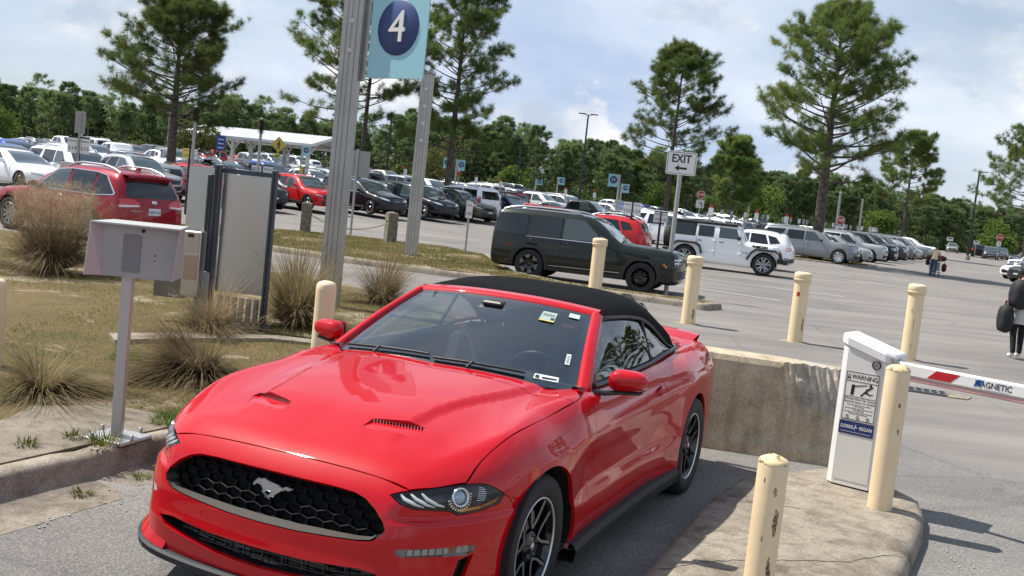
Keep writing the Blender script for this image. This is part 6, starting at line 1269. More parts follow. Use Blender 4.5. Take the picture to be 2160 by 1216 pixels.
def bollard(x, y, h, label, z=0., r=.0845, kind='plain', red=False, arrow=False, scuffs=(), foot=False, lean=0):
    o = empty('bollard', (x, y, z), 0, label, 'bollard', 'cream bollards'); b = MB()
    if kind == 'plain':
        b.lathe([(r, -.03), (r*1.0, .25), (r*1.005, h*.6), (r, h-.02), (r*.97, h)], 32); b.build('post', [CREAM], o)
        c = MB(); rg = np.random.default_rng(abs(int(h*1000+x*100))); rows = []
        for q, zz_ in ((1.0, h-.004), (.985, h+.004), (.9, h+.014), (.6, h+.028), (.3, h+.034), (.001, h+.036)): rows.append([(r*q*math.cos(a)*(1+rg.normal(0, .006)), r*q*math.sin(a), zz_+rg.normal(0, .0018)) for a in np.linspace(0, 2*math.pi, 33)[:-1]])
        for q in rows: q.append(q[0])
        c.grid(rows, 0, True); c.build('concrete_cap', [mat('painted rough cap', (.68, .54, .31), .8, var=((.16, .12, .07), 18, .52, .62))], o)
    elif kind == 'round':
        b.lathe([(r, -.03), (r, h-.07)], 28); b.build('post', [CREAM], o); c = MB(); c.lathe([(r, h-.07), (r*.96, h-.035), (r*.78, h-.012), (r*.4, h), (.001, h+.002)], 28); c.build('domed_cap', [CREAM], o)
    else:
        b.lathe([(r, -.03), (r*1.0, h-.06)], 28); b.build('post', [CREAMS], o); c = MB(); c.lathe([(r, h-.16), (r*1.13, h-.155), (r*1.14, h-.03), (r*1.10, h-.012), (r*1.0, h), (r*.7, h+.012), (.001, h+.016)], 28); c.lathe([(r*1.13, h-.13), (r*1.165, h-.125), (r*1.165, h-.11), (r*1.13, h-.105)], 28); c.build('cap', [CREAMS], o)
    def patch(a0, a1, z0, z1, m, nm, jag=0):
        p = MB(); rg = np.random.default_rng(int(z0*1000)); k = 7; n_ = 8; rows = []
        for j in range(n_+1):
            v = j/n_; c_ = (a0+a1)/2+rg.normal(0, jag*.25)*(a1-a0); hw = (a1-a0)/2*(1 if not jag else (math.sin(math.pi*min(max(v, .02), .98))**.6*(1+rg.normal(0, jag*.4))))
            rows.append([((r+.0012)*math.cos(c_+hw*u), (r+.0012)*math.sin(c_+hw*u), z0+(z1-z0)*v) for u in np.linspace(-1, 1, k)])
        p.grid(rows, 0, False); p.build(nm, [m], o)
    cam_a = math.atan2(-y, -x)
    for (da, wa, z0, z1) in scuffs: patch(cam_a+da-wa/2, cam_a+da+wa/2, z0, z1, SCUFF, 'scuff_mark', .5)
    if red: patch(cam_a-.55, cam_a-.12, .80, .87, STOPR, 'red_sticker')
    if arrow:
        p = MB(); za, s = .82, .055
        for poly in ([(-.16*6, 0), (-.35, .8), (-.35, -.8)], [(-.35, .3), (.9, .3), (.9, -.3), (-.35, -.3)]): p.put([((r+.0012)*math.cos(cam_a+u*.55), (r+.0012)*math.sin(cam_a+u*.55), za+v*s) for u, v in poly], [tuple(range(len(poly)))])
        p.build('arrow_sticker', [mat('faded grey print', (.30, .31, .27), .6)], o)
    if foot: f = MB(); f.lathe([(.001, .012), (.24, .010), (.27, -.01)], 9); f.build('concrete_footing', [CONC], o)
    return o
bollard(1.37, 5.0, .655, 'nearest cream bollard, scuffed black, rough capped, on the front of the gate island', .13, .0745, 'plain', scuffs=((.62, .40, .30, .44), (.35, .26, .50, .545), (-.15, .12, .27, .30), (.55, .3, .05, .20), (-.45, .07, .56, .59)))
bollard(2.61, 6.82, .945, 'cream bollard standing right in front of the white gate cabinet', .13, .079, 'plain', scuffs=((.5, .22, .70, .735), (.7, .2, .52, .56)))
bollard(6.55, 16.79, 1.24, 'capped cream bollard with a grey arrow, beyond the gate arm', 0, .125, 'cap', arrow=True, scuffs=((.1, .05, .50, .72), (.15, .06, .2, .3)), foot=True)
bollard(4.93, 17.68, 1.20, 'capped cream bollard with a small red sticker on its side', 0, .128, 'cap', red=True, scuffs=((.75, .35, .20, .45),), foot=True)
bollard(3.26, 18.79, 1.24, 'capped cream bollard in front of the white off-roader, right of the black roof', 0, .13, 'cap', scuffs=((.6, .3, .1, .3),), foot=True)
bollard(1.82, 22.75, 1.16, 'capped cream bollard in front of the dark olive boxy car', .1, .148, 'cap')
bollard(-1.57, 8.75, 0.95, 'round-topped cream bollard left of the red convertible, by its passenger mirror', .12, .086, 'round')
bollard(-4.12, 8.18, .77, 'cream bollard cut by the left edge of the photo', .10, .105, 'round')
bollard(-14.55, 30.9, .85, 'short cream bollard at the far left below the wooden key box', 0, .12, 'plain')

# ---- gate cabinet and arm
ga = R(-36); e1 = Vector((math.cos(ga), math.sin(ga), 0)); e2 = Vector((-math.sin(ga), math.cos(ga), 0))   # e1 along the front, e2 into the box
g_o = empty('barrier_gate', (2.40, 7.38, .134), ga, 'white barrier gate cabinet with warning notice and long striped arm reaching right', 'barrier gate')
W_, D_ = .36, .30; hl, hr = 1.10, .995; ch = .05
out = [(0, ch), (ch, 0), (W_-ch, 0), (W_, ch), (W_, D_), (0, D_)]
def tz(x): return hl+(hr-hl)*x/W_
b = MB(); n = len(out); V = [(x, y, .012) for x, y in out]+[(x, y, tz(x)-.075) for x, y in out]; b.put(V, [tuple(range(n-1, -1, -1)), tuple(range(n, 2*n))]+[(i, (i+1) % n, n+(i+1) % n, n+i) for i in range(n)]); b.build('cabinet', [WHITEM], g_o)
b = MB(); lv = [(0.006, -.075), (.014, -.070), (.014, -.018), (.004, -.004), (-.012, .002)]; rows = []
for gx, dz in lv:
    q = inset2(np.array(out), -gx); rows.append([(x, y, tz(min(max(x, 0), W_))+dz) for x, y in q]+[(q[0][0], q[0][1], tz(max(0, q[0][0]))+dz)])
b.grid(rows, 0, False); b.put([p for p in rows[-1][:-1]], [tuple(range(n))]); lid = b.build('lid', [WHITEM], g_o, fix=True)
b = MB(); b.put([(x, y, .0) for x, y in inset2(np.array(out), .012)]+[(x, y, .02) for x, y in inset2(np.array(out), .012)], [(i, (i+1) % n, n+(i+1) % n, n+i) for i in range(n)]); b.build('plinth', [SIGNB], g_o)
b = MB(); b.put([(ch+.004, -.003, .05), (W_-ch-.004, -.003, .05), (W_-ch-.004, -.003, tz(W_-ch)-.10), (ch+.004, -.003, tz(ch)-.10)], [(0, 1, 2, 3)]); door_ = b.build('door_panel', [mat('white door panel', (.66, .66, .63), .42)], g_o)
def plate(par, x0, x1, z0, z1, y, m, name): q = MB(); q.box(((x0+x1)/2, y, (z0+z1)/2), (x1-x0, .002, z1-z0)); return q.build(name, [m], par)
wn = plate(door_, .063, .293, .49, .835, -.005, SIGNW, 'warning_notice')
fr_ = MB()
for (x0, x1, z0, z1) in ((.063, .293, .830, .835), (.063, .293, .49, .494), (.063, .067, .49, .835), (.289, .293, .49, .835), (.063, .293, .765, .769), (.063, .293, .655, .658)): fr_.box(((x0+x1)/2, -.0065, (z0+z1)/2), (x1-x0, .0015, z1-z0))
fr_.build('notice_border', [SIGNB], wn)
put_text('WARNING', wn, SIGNB, (.192, -.0065, .799), .046, ext=.0006, width=.185, bold=.0006)
t_ = MB(); t_.prism([(.070, .780), (.096, .780), (.083, .822)], -.0075, -.006, lambda a, b_, h: (a, h, b_)); t_.build('warning_triangle', [SIGNB], wn); put_text('!', wn, SIGNW, (.083, -.008, .794), .03, ext=.0004)
pic = MB()
for poly in ([(.105, .668), (.128, .668), (.132, .742), (.109, .742)], [(.130, .728), (.215, .748), (.215, .754), (.130, .736)], [(.175, .672), (.192, .690), (.212, .715), (.232, .738), (.240, .730), (.222, .704), (.240, .690), (.262, .696), (.262, .690), (.238, .681), (.222, .690), (.205, .690), (.184, .664)], [(.205, .722), (.228, .726), (.258, .748), (.262, .742), (.234, .718)]): pic.prism(poly, -.0075, -.006, lambda a, b_, h: (a, h, b_))
pic.prism([(.242+.011*math.cos(a), .750+.011*math.sin(a)) for a in np.linspace(0, 6.28, 11)[:-1]], -.0075, -.006, lambda a, b_, h: (a, h, b_)); pic.build('pictogram', [SIGNB], wn)
for txt, z, sz, w in (('Moving Gate Can Cause', .641, .021, .215), ('Serious Injury or Death', .620, .021, .215), ('Keep clear! Gate may move without', .600, .012, .17), ('Prior Warning', .588, .012, .07), ('Do Not Let Children Operate the Gate or Play', .573, .012, .20), ('in the Gate Area', .561, .012, .08), ('This Gate is for Vehicles Only. Pedestrians', .547, .012, .20), ('Must Use Separate Entrance', .535, .012, .13)): put_text(txt, wn, SIGNB, (.178, -.0065, z), sz, ext=.0004, width=w)
ic = MB()
for cx in (.105, .178, .25): ic.lathe([(.013, -.0004), (.013, .0004), (.0105, .0004), (.0105, -.0004)], 14, 'y', (cx, -.0068, .510)); ic.box((cx, -.0068, .510), (.004, .001, .014))
ic.build('small_icon', [SIGNB], wn)
lg = plate(door_, .055, .302, .385, .478, -.005, mat('navy label', (.02, .035, .14), .4), 'supplier_label'); put_text('GORRIE', lg, SIGNW, (.112, -.0065, .437), .034, ext=.0004, width=.092, bold=.0004); put_text('REGAN', lg, SIGNW, (.246, -.0065, .437), .034, ext=.0004, width=.088, bold=.0004)
sw = MB(); sw.tube([(.172, -.0068, .415), (.165, -.0068, .432), (.176, -.0068, .440), (.190, -.0068, .437)], [.001, .003, .003, .001], 4); sw.tube([(.176, -.0068, .440), (.172, -.0068, .452), (.178, -.0068, .46)], [.003, .002, .001], 4); sw.box((.178, -.0068, .402), (.215, .001, .002)); sw.build('label_emblem', [SIGNW], lg)
lk = MB(); lk.lathe([(.032, .004), (.032, -.006), (.026, -.010), (.0235, -.006)], 28, 'y', (.262, -.006, .905)); lk.lathe([(.0235, -.004), (.001, -.005)], 24, 'y', (.262, -.0075, .905), 1); put_text('UMR', lk.build('round_badge', [SIGNB, mat('badge silver', (.45, .45, .45), .35, .6)], door_), SIGNB, (.262, -.0135, .905), .014, ext=.0003)
# arm
arm = empty('arm', (0, 0, 0)); arm.parent = g_o; AL = 3.1; ax0 = Vector((W_-.02, .10, .905)); arm_dir = R(-8)
arm.location = ax0; arm.rotation_euler = (0, R(0), arm_dir)
b = MB(); b.box((AL/2, 0, 0), (AL, .045, .092), None, 0, .012); ab_ = b.build('arm_beam', [WHITEM], arm)
b = MB(); b.box((AL/2+.02, 0, -.062), (AL-.04, .030, .030), None, 0, .008); b.build('light_strip', [mat('translucent pink strip', (.62, .36, .35), .3, coat=.5)], arm)
b = MB()
for x in (.36, 1.5, 2.5): b = MB(); b.prism([(x-.10, -.030), (x+.06, -.030), (x+.12, .030), (x-.04, .030)], -.0245, -.0228, lambda a, b_, h: (a, h, b_)); b.build('red_reflector', [STOPR], arm)
put_text('MAGNETIC', arm, SIGNB, (.70, -.024, .0), .056, ext=.0006, width=.235, bold=.0005); put_text('AUTOCONTROL', arm, mat('grey print', (.3, .3, .3), .5), (.71, -.024, -.032), .014, ext=.0004, width=.2)
b = MB(); b.prism([(x-.10, z) for x, z in ((.672, -.02), (.682, -.02), (.692, .026), (.735, .026), (.722, -.02), (.712, -.02), (.722, .016), (.71, .016), (.70, -.02), (.692, -.02), (.70, .018), (.69, .018))], -.0252, -.0236, lambda a, b_, h: (a, h, b_)); b.build('emblem', [mat('emblem blue', (.02, .12, .38), .4)], arm)
b = MB(); b.lathe([(.07, -.09), (.07, .05), (.05, .06), (.001, .06)], 20, 'y', (-.0, .0, 0)); b.build('arm_hub', [GALV], arm)

# ---- pedestal with an empty reader box
p_o = empty('card_pedestal', (-2.33, 6.47, .15), R(6), 'stainless pedestal with an empty boxy reader hood on a square foot, at the lane kerb', 'pedestal')
b = MB(); b.box((-.075, 0, .010), (.31, .30, .022), rotz(R(-24)), 0, .004); b.build('base_plate', [mat('bright foot plate', (.50, .50, .49), .4, .7)], p_o)
for sx in (-.12, .12):
    for sy in (-.11, .11): bb = MB(); bb.lathe([(.012, .0), (.012, .034), (.001, .036)], 8, 'z', (sx-.075, sy, .02)); bb.build('anchor_bolt', [GALV], p_o)
b = MB(); b.box((-.075, 0, .54), (.066, .066, 1.05), None, 0, .006); b.build('post', [mat('pedestal steel', (.46, .44, .45), .38, .75)], p_o)
HB = mat('reader hood steel', (.36, .35, .355), .45, .4, var=((.31, .30, .305), 2.0, .4, .6)); z0, z1 = 1.045, 1.375
b = MB(); hw = .215
b.put([(-hw, -.10, z0), (hw, -.10, z0), (hw, -.10, z1-.012), (-hw, -.10, z1-.012)], [(0, 1, 2, 3)]); b.put([(-hw, -.10, z0), (hw, -.10, z0), (hw, .16, z0), (-hw, .16, z0)], [(3, 2, 1, 0)]); b.put([(-hw, .16, z0), (hw, .16, z0), (hw, .16, z1), (-hw, .16, z1)], [(3, 2, 1, 0)])
b.put([(-hw, -.10, z0), (-hw, -.10, z1), (-hw, .16, z1), (-hw, .16, z0)], [(0, 1, 2, 3)]); b.put([(hw, -.10, z0), (hw, -.10, z1), (hw, .16, z1), (hw, .16, z0)], [(3, 2, 1, 0)]); bx = b.build('reader_hood', [HB], p_o)
fl_ = mat('hood flange', (.42, .42, .41), .5, .3); b = MB(); pts = [(-hw, -.101, z0+.0), (-hw, -.101, z1), (-hw-.06, -.175, z1+.004), (-hw-.085, -.165, z0)]; b.put(pts+[(x-.004, y+.006, z) for x, y, z in pts], [(0, 1, 2, 3), (7, 6, 5, 4), (0, 3, 7, 4), (1, 5, 6, 2), (2, 6, 7, 3)]); b.build('side_flange', [fl_], bx); b = MB(); pts = [(hw, -.101, z0), (hw, -.101, z1), (hw+.045, -.19, z1+.004), (hw+.01, -.175, z0)]; b.put(pts+[(x+.004, y+.006, z) for x, y, z in pts], [(3, 2, 1, 0), (4, 5, 6, 7), (4, 7, 3, 0), (2, 6, 5, 1), (3, 7, 6, 2)]); b.build('side_flange', [mat('hood flange', (.50, .50, .485), .5, .35)], bx)
b = MB(); b.put([(-hw-.06, -.178, z1+.004), (hw+.045, -.193, z1+.004), (hw+.02, .17, z1+.006), (-hw-.02, .17, z1+.006)]+[(-hw-.06, -.178, z1-.006), (hw+.045, -.193, z1-.006), (hw+.02, .17, z1-.004), (-hw-.02, .17, z1-.004)], [(0, 1, 2, 3), (7, 6, 5, 4), (0, 4, 5, 1), (1, 5, 6, 2), (2, 6, 7, 3), (3, 7, 4, 0)]); b.build('hood_top', [MATS['hood flange']], bx)
b = MB(); rr0 = .012; q = []
for cx, cz, a0 in ((-.045-.038, z0+.045, 180), (.045-.045, z0+.045, 270), (.045-.045, z1-.075, 0), (-.045-.038, z1-.075, 90)):
    for a in (0, 30, 60, 90): q.append((cx+rr0*math.cos(R(a0+a)), cz+rr0*math.sin(R(a0+a))))
b.prism(q, -.106, -.1005, lambda a, b_, h: (a, h, b_)); b.build('cover_plate', [mat('grey cover plate', (.19, .185, .20), .5, .3)], bx)
b = MB(); b.lathe([(.012, .002), (.012, -.003), (.001, -.004)], 14, 'y', (.02, -.101, z1-.035)); b.lathe([(.005, .002), (.005, -.003), (.001, -.003)], 8, 'y', (.10, -.101, z0+.15)); b.lathe([(.003, .002), (.003, -.003), (.001, -.003)], 8, 'y', (.10, -.101, z0+.115)); b.build('lock', [SIGNB], bx)

# ---- steel panel on struts with cabinets and conduits
s_o = empty('utility_panel', (-3.13, 11.7, .16), R(-6), 'stainless utility panel on slate blue struts with meter boxes and conduits below', 'utility panel')
def strut(x, y, z0, z1, w=.055, d=.055): q = MB(); q.box((x, y, (z0+z1)/2), (w, d, z1-z0), None, 0, .004); q.box((x, y-d/2-.001, (z0+z1)/2), (w*.35, .004, z1-z0-.05), None, 1); return q.build('strut', [SLATE, SIGNB], s_o)
strut(-.30, -.02, -.2, 1.80, .075, .06); strut(.36, -.02, -.3, 1.80, .06, .06); strut(-.42, .06, -.1, 1.68, .05, .05); 
b = MB(); b.grid([[(.035+.285*u, .021-.028*(1-u*u)+.010*math.sin(2.2*z+u), z) for u in np.linspace(-1, 1, 13)] for z in np.linspace(.37, 1.71, 15)], 0, True); b.box((.035, .034, 1.04), (.57, .010, 1.34)); b.build('front_plate', [STEEL], s_o)
b = MB(); b.box((-.50, .12, 1.07), (.40, .03, 1.38)); b.build('side_plate', [mat('dull steel plate', (.52, .51, .49), .45, .7)], s_o)
b = MB(); b.box((-.475, -.10, .66), (.20, .16, .74), None, 0, .008); mbx = b.build('meter_box', [STEEL], s_o); q = MB(); q.box((-.475, -.184, .90), (.16, .008, .22)); q.box((-.49, -.19, .98), (.07, .004, .04), None, 1); q.build('box_cover', [mat('cover steel', (.46, .40, .36), .3, .85), SIGNB], mbx)
q = MB(); q.box((-.475, -.184, .62), (.16, .008, .28)); q.build('lower_door', [mat('brown tinted steel', (.40, .31, .26), .3, .85)], mbx)
b = MB(); b.box((-.78, .02, .42), (.34, .16, .36), None, 0, .01); b.build('grey_box', [mat('dark taupe enclosure', (.135, .12, .095), .5)], s_o); put_text('Frigor', s_o.children[-1], SIGNW, (-.70, -.063, .27), .05, ext=.001)
for i in range(7): q = MB(); x = -.18+.085*i; q.tube([(x, .02, -.45), (x+.006*(i % 3-1), .02, .0), (x, .03, .32)], .030, 10); q.build('conduit', [mat('grey conduit', (.28, .27, .265), .55)], s_o)
q = MB(); q.box((-.37, .0, .1), (.16, .16, .95), None, 0, .01); q.build('conduit_duct', [mat('grey conduit', (.28, .27, .265), .55)], s_o)
for z_, l_ in ((.02, .80), (1.74, .72)): q = MB(); q.box((.03, .06, z_), (l_, .05, .05)); q.build('cross_strut', [SLATE], s_o)

# ---- banner pole and its number panel
def pole_profile(w, d): return [(-w, -d), (-w*.55, -d), (-w*.55, -d*.86), (-w*.42, -d*.86), (-w*.42, -d), (-.12*w, -d), (-.12*w, -d*.86), (.10*w, -d*.86), (.10*w, -d), (.45*w, -d), (.45*w, -d*.86), (.58*w, -d*.86), (.58*w, -d), (w, -d), (w, d), (-w, d)]
b_o = empty('banner_pole', (-2.57, 14.6, .0), R(-3), 'tall ribbed aluminium pole carrying the pale aqua banner numbered 4', 'banner pole')
b = MB(); b.prism(pole_profile(.138, .11), -.2, 6.2); b.build('pole', [ALU], b_o)
bo_ = MB()
for z in (3.72, 4.12, 4.52): bo_.lathe([(.036, .03), (.036, -.008), (.03, -.014), (.001, -.016)], 20, 'y', (-.0, -.11, z))
bo_.build('bolt_cover', [mat('pale bolt cover', (.58, .57, .55), .4)], b_o)
pan = empty('banner_panel', (.15, -.02, .0), R(-33)); pan.parent = b_o
b = MB(); b.box((.045, .0, 4.3), (.085, .035, 1.95)); b.box((.10, -.012, 4.3), (.018, .03, 1.95)); 
b.build('mounting_rail', [ALU], pan)
bs = MB()
for z in (3.5, 3.9, 4.3):
    for x in (.02, .07): bs.lathe([(.009, .004), (.009, -.006), (.001, -.007)], 8, 'y', (x, -.018, z))
bs.build('rail_screw', [GALV], pan)
b = MB(); b.box((.66, 0, 4.38), (1.04, .022, 2.02), None, 0, .004); b.build('panel_board', [AQUA], pan)
b = MB(); b.lathe([(.372, -.024), (.372, .0), (.365, .006), (.001, .006)], 56, 'y', (.655, -.018, 4.05)); dsc = b.build('number_disc', [NAVYB], pan)
# lathe faces +y: turned to face the viewer
for v in dsc.data.vertices: v.co.y = -.036-v.co.y
fixn(dsc.data); put_text('4', dsc, SIGNW, (.655, -.034, 4.04), .60, ext=.010, width=.29)
b2 = empty('banner_pole', (-2.79, 27.6, .14), R(-8), 'slimmer aluminium banner pole on the turf strip, right of the tall pole', 'banner pole')
b = MB(); b.prism(pole_profile(.150, .12), -.1, 4.80); b.build('pole', [ALU], b2); b = MB(); b.box((0, 0, 4.81), (.36, .29, .02), None, 0, .004); b.build('pole_cap', [mat('dark pole cap', (.10, .10, .10), .5)], b2); bo_ = MB()
for z in (3.05, 3.5, 3.95, 4.4): bo_.lathe([(.05, .03), (.05, -.008), (.04, -.014), (.001, -.016)], 16, 'y', (.02, -.12, z))
bo_.build('bolt_cover', [MATS['pale bolt cover']], b2)

# ---- signs
def sign_post(x, y, h, label, cat='sign', z=None, rz=0, r=.028, m=GALV, name='sign_post'):
    o = empty(name, (x, y, zg(x, y) if z is None else z), rz, label, cat); b = MB(); b.tube([(0, 0, -.1), (0, 0, h)], r, 10); b.build('post', [m], o); return o
def board(o, cx, cz, w, h, m, name='sign_face', rad=.03, y=-.035, back=None, rot=0):
    q = []
    for sx, sz, a0 in ((1, 1, 0), (-1, 1, 90), (-1, -1, 180), (1, -1, 270)):
        for a in (0, 30, 60, 90): q.append((sx*(w/2-rad)+rad*math.cos(R(a0+a)), sz*(h/2-rad)+rad*math.sin(R(a0+a))))
    c, s = math.cos(rot), math.sin(rot); q = [(cx+a*c-b_*s, cz+a*s+b_*c) for a, b_ in q]; b = MB(); b.prism(q[::-1], y, y+.012, lambda a, b_, h_: (a, h_, b_)); return b.build(name, [m], o)
o = sign_post(3.74, 25.12, 3.22, 'black and white EXIT sign with a left arrow on a thin grey pole', z=.1, rz=R(-8), r=.055, m=mat('grey painted pole', (.36, .36, .34), .5, .3))
f = board(o, 0, 3.10, .72, .56, SIGNW, rad=.05, y=-.075); q = MB()
for (x0, x1, z0, z1) in ((-.32, .32, 3.345, 3.355), (-.32, .32, 2.845, 2.855), (-.335, -.325, 2.86, 3.34), (.325, .335, 2.86, 3.34)): q.box(((x0+x1)/2, -.077, (z0+z1)/2), (x1-x0, .003, z1-z0))
q.build('sign_border', [SIGNB], f); put_text('EXIT', f, SIGNB, (0, -.077, 3.20), .27, ext=.002, width=.46, bold=.006)
q = MB(); q.prism([(-.15, 2.98), (-.05, 3.055), (-.05, 3.005), (.14, 3.005), (.14, 2.955), (-.05, 2.955), (-.05, 2.905)][::-1], -.079, -.076, lambda a, b_, h: (a, h, b_)); q.build('arrow', [SIGNB], f)
o = sign_post(-1.52, 31.1, 1.62, 'narrow white bay marker reading 138 on a short post, right of the slim pole', rz=R(-5), z=.12, r=.03); f = board(o, 0, 1.34, .20, .50, SIGNW, rad=.015); put_text('138', f, SIGNB, (0, -.038, 1.22), .13, ext=.001, width=.15); put_text('Hertz', f, SIGNB, (0, -.038, 1.48), .07, ext=.001, width=.14)
o = sign_post(-5.73, 35.6, 3.05, 'back of a plain grey sign on a thin post, behind the tall banner pole', r=.04, m=GALV); board(o, .12, 2.55, .62, .90, mat('unpainted sign back', (.33, .32, .30), .5, .4), y=.04)
def bay_pair(x, y, h, a, b_, label, rz=0, zz=None, yel=False, company='Hertz', k=1.):
    o = sign_post(x, y, h, label, z=zz, rz=rz, r=.05, m=SIGNB if not yel else SIGNB); bb_ = MB(); bb_.box((0, 0, h-.02), (.95*k, .05, .06)); bb_.build('cross_bar', [SIGNB], o)
    for sx, t in ((-.27*k, a), (.27*k, b_)):
        m = SIGNW if not (yel and sx < 0) else YELS; f = board(o, sx, h-.42*k, .46*k, .72*k, m, rad=.01); put_text(company, f, SIGNB, (sx, -.038, h-.20*k), .15*k, ext=.001, width=.34*k); put_text(t, f, SIGNB, (sx, -.038, h-.55*k), .24*k, ext=.001, width=.36*k)
    return o
bp_ = bay_pair(-11.85, 27.6, 2.33, '214', '215', 'pair of white bay boards numbered 214 and 215 behind the dark red roof', R(16), 0, k=.55); b = MB(); b.box((0, -.03, 2.72), (.26, .012, .58)); b.tube([(0, -.06, 1.4), (0, -.06, 2.95)], .03, 8); b.build('upper_plate', [mat('unpainted sign back', (.33, .32, .30), .5, .4)], bp_)
bay_pair(-11.75, 36.5, 2.25, '216', '217', 'yellow and white bay boards numbered 216 and 217 by the brush pole', R(12), .25, True, k=.5)
bay_pair(-12.7, 50.5, 2.0, '218', '219', 'small bay boards behind the steel panel near the crossing sign', R(12))
bay_pair(4.4, 41, 2.3, '122', '123', 'pair of white bay boards seen over the olive car bonnet', R(-16), k=.7)
bay_pair(5.9, 43.6, 2.0, '124', '125', 'bay boards behind the spare wheel of the white off-roader', R(-16), k=.6)
bay_pair(-13.2, 62.5, 1.9, '220', '221', 'pale yellow bay boards left of the pine trunk behind the minivan', R(0), None, True, k=.55)
def number_panel(x, y, h, t, label, w=.75, hh=1.0, side=1, rz=0, two=None):
    o = sign_post(x, y, h, label, 'zone sign', rz=rz, r=.07, m=ALU); f = board(o, side*(w/2+.05), h-hh/2, w, hh, AQUA, rad=.01); d = MB(); d.lathe([(w*.36, -.006), (w*.36, .006), (.001, .008)], 28, 'y', (side*(w/2+.05), -.043, h-hh/2+.05)); d.lathe([(w*.36, -.010), (.001, -.010)], 28, 'y', (side*(w/2+.05), -.043, h-hh/2+.05)); dd = d.build('number_disc', [NAVYB], f); put_text(t, dd, SIGNW, (side*(w/2+.05), -.056, h-hh/2+.05), w*.42, ext=.002, bold=.004); return o
number_panel(7.15, 78, 4.0, '11', 'aqua zone sign 11 on a grey post above the dark pickup', .78, .95, -1); number_panel(8.7, 92, 3.5, '10', 'smaller aqua zone sign 10 just behind the zone 11 post', .62, .78, 1)
number_panel(3.3, 100, 3.4, '14', 'small aqua zone sign 14 left of the dark pickup', .60, .72, 1); number_panel(-4.9, 75, 3.55, '12', 'aqua zone sign 12 right of the open pine trunk', .55, .78, 1); number_panel(-5.35, 76, 3.6, '13', 'aqua zone sign partly hidden behind the open pine trunk', .55, .78, -1)
number_panel(-18.9, 88, 3.2, '14', 'aqua zone sign 14 at the right post of the white roofed shelter', .62, .95, 1); number_panel(-23.6, 104, 2.6, '15', 'aqua zone sign seen under the shelter roof', .60, .72, -1); number_panel(23.6, 108, 3.6, '10', 'aqua zone sign left of the tallest pine trunk', .60, .78, -1); number_panel(1.2, 98, 2.9, '9', 'grey blue zone sign over the white pickup roofs', .55, .5, 1)
def stop_sign(x, y, h, label, s=.42, tag2=True, rz=0):
    o = sign_post(x, y, h-s*.5, label, 'stop sign', r=.04, rz=rz); b = MB(); b.prism([(s*math.cos(R(22.5+45*i)), h+s*math.sin(R(22.5+45*i))) for i in range(8)][::-1], -.05, -.038, lambda a, b_, q: (a, q, b_)); f = b.build('sign_face', [STOPR], o); b = MB(); P0 = [((s+k)*math.cos(R(22.5+45*i)), h+(s+k)*math.sin(R(22.5+45*i))) for k in (0, -.04) for i in range(8)]; b.put([(a, -.0515, c) for a, c in P0], [(i, (i+1) % 8, 8+(i+1) % 8, 8+i)[::-1] for i in range(8)]); b.build('white_rim', [SIGNW], f); put_text('STOP', f, SIGNW, (0, -.052, h), .30, ext=.001, width=s*1.35, bold=.008)
    if tag2: f2 = board(o, 0, h-s-.36, .62, .62, SIGNW, 'turn_plate', .03, -.05); b = MB(); b.tube([(.14, -.054, h-s-.55), (.14, -.054, h-s-.34), (.05, -.054, h-s-.26), (-.08, -.054, h-s-.30)], .035, 5); b.build('arrow', [SIGNB], f2)
    return o
stop_sign(66, 143, 3.2, 'red stop sign with a white turn plate, farther right behind the parked queue', .52); stop_sign(23.2, 75.5, 2.6, 'red stop sign right of the tallest pine trunk, behind the silver row', .34); stop_sign(13.7, 80, 3.3, 'red stop sign left of the tall pines, over the white off-roader', .34)
o = sign_post(-4.75, 76, 3.0, 'small red and white give way triangle under the zone 12 sign', 'sign', r=.04); b = MB(); b.prism([(-.42, 3.1), (0, 2.38), (.42, 3.1)], -.05, -.04, lambda a, b_, q: (a, q, b_)); f = b.build('sign_face', [STOPR], o); b = MB(); b.prism([(-.2, 2.98), (0, 2.64), (.2, 2.98)], -.056, -.050, lambda a, b_, q: (a, q, b_)); b.build('white_centre', [SIGNW], f)
o = sign_post(-17.1, 72, 3.3, 'yellow diamond pedestrian crossing sign with an arrow plate, by the shelter', 'crossing sign', r=.05); f = board(o, 0, 3.05, .78, .78, YELS, rad=.04, y=-.06, rot=R(45)); b = MB()
for poly in ([(-.03, 2.95), (.06, 2.95), (.08, 3.17), (-.02, 3.2)], [(-.04, 2.95), (-.14, 2.72), (-.09, 2.70), (.02, 2.93)], [(.02, 2.95), (.08, 2.72), (.13, 2.72), (.07, 2.97)], [(-.02, 3.18), (-.14, 3.04), (-.11, 3.01), (.0, 3.12)], [(.07, 3.16), (.16, 3.03), (.13, 3.01), (.05, 3.1)]): b.prism(poly, -.068, -.060, lambda a, b_, q: (a, q, b_))
b.prism([(.03+.06*math.cos(a), 3.27+.06*math.sin(a)) for a in np.linspace(0, 6.28, 11)[:-1]], -.068, -.060, lambda a, b_, q: (a, q, b_)); b.build('pictogram', [SIGNB], f); f = board(o, -.02, 2.28, .48, .34, YELS, 'arrow_plate', .03, -.06); b = MB(); b.tube([(.12, -.066, 2.36), (-.12, -.066, 2.20)], .03, 4); b.prism([(-.16, 2.18), (-.02, 2.18), (-.12, 2.30)], -.07, -.062, lambda a, b_, q: (a, q, b_)); b.build('arrow', [SIGNB], f)
o = sign_post(-20.8, 71, 3.2, 'small blue notice on a thin pole left of the steel struts', 'sign', r=.05); f = board(o, 0, 2.75, .62, 1.0, mat('notice blue', (.03, .06, .32), .4), rad=.02, y=-.06)
for i in range(3): q = MB(); q.box((0, -.064, 3.0-.28*i), (.40, .004, .07)); q.build('print_line', [SIGNW], f)
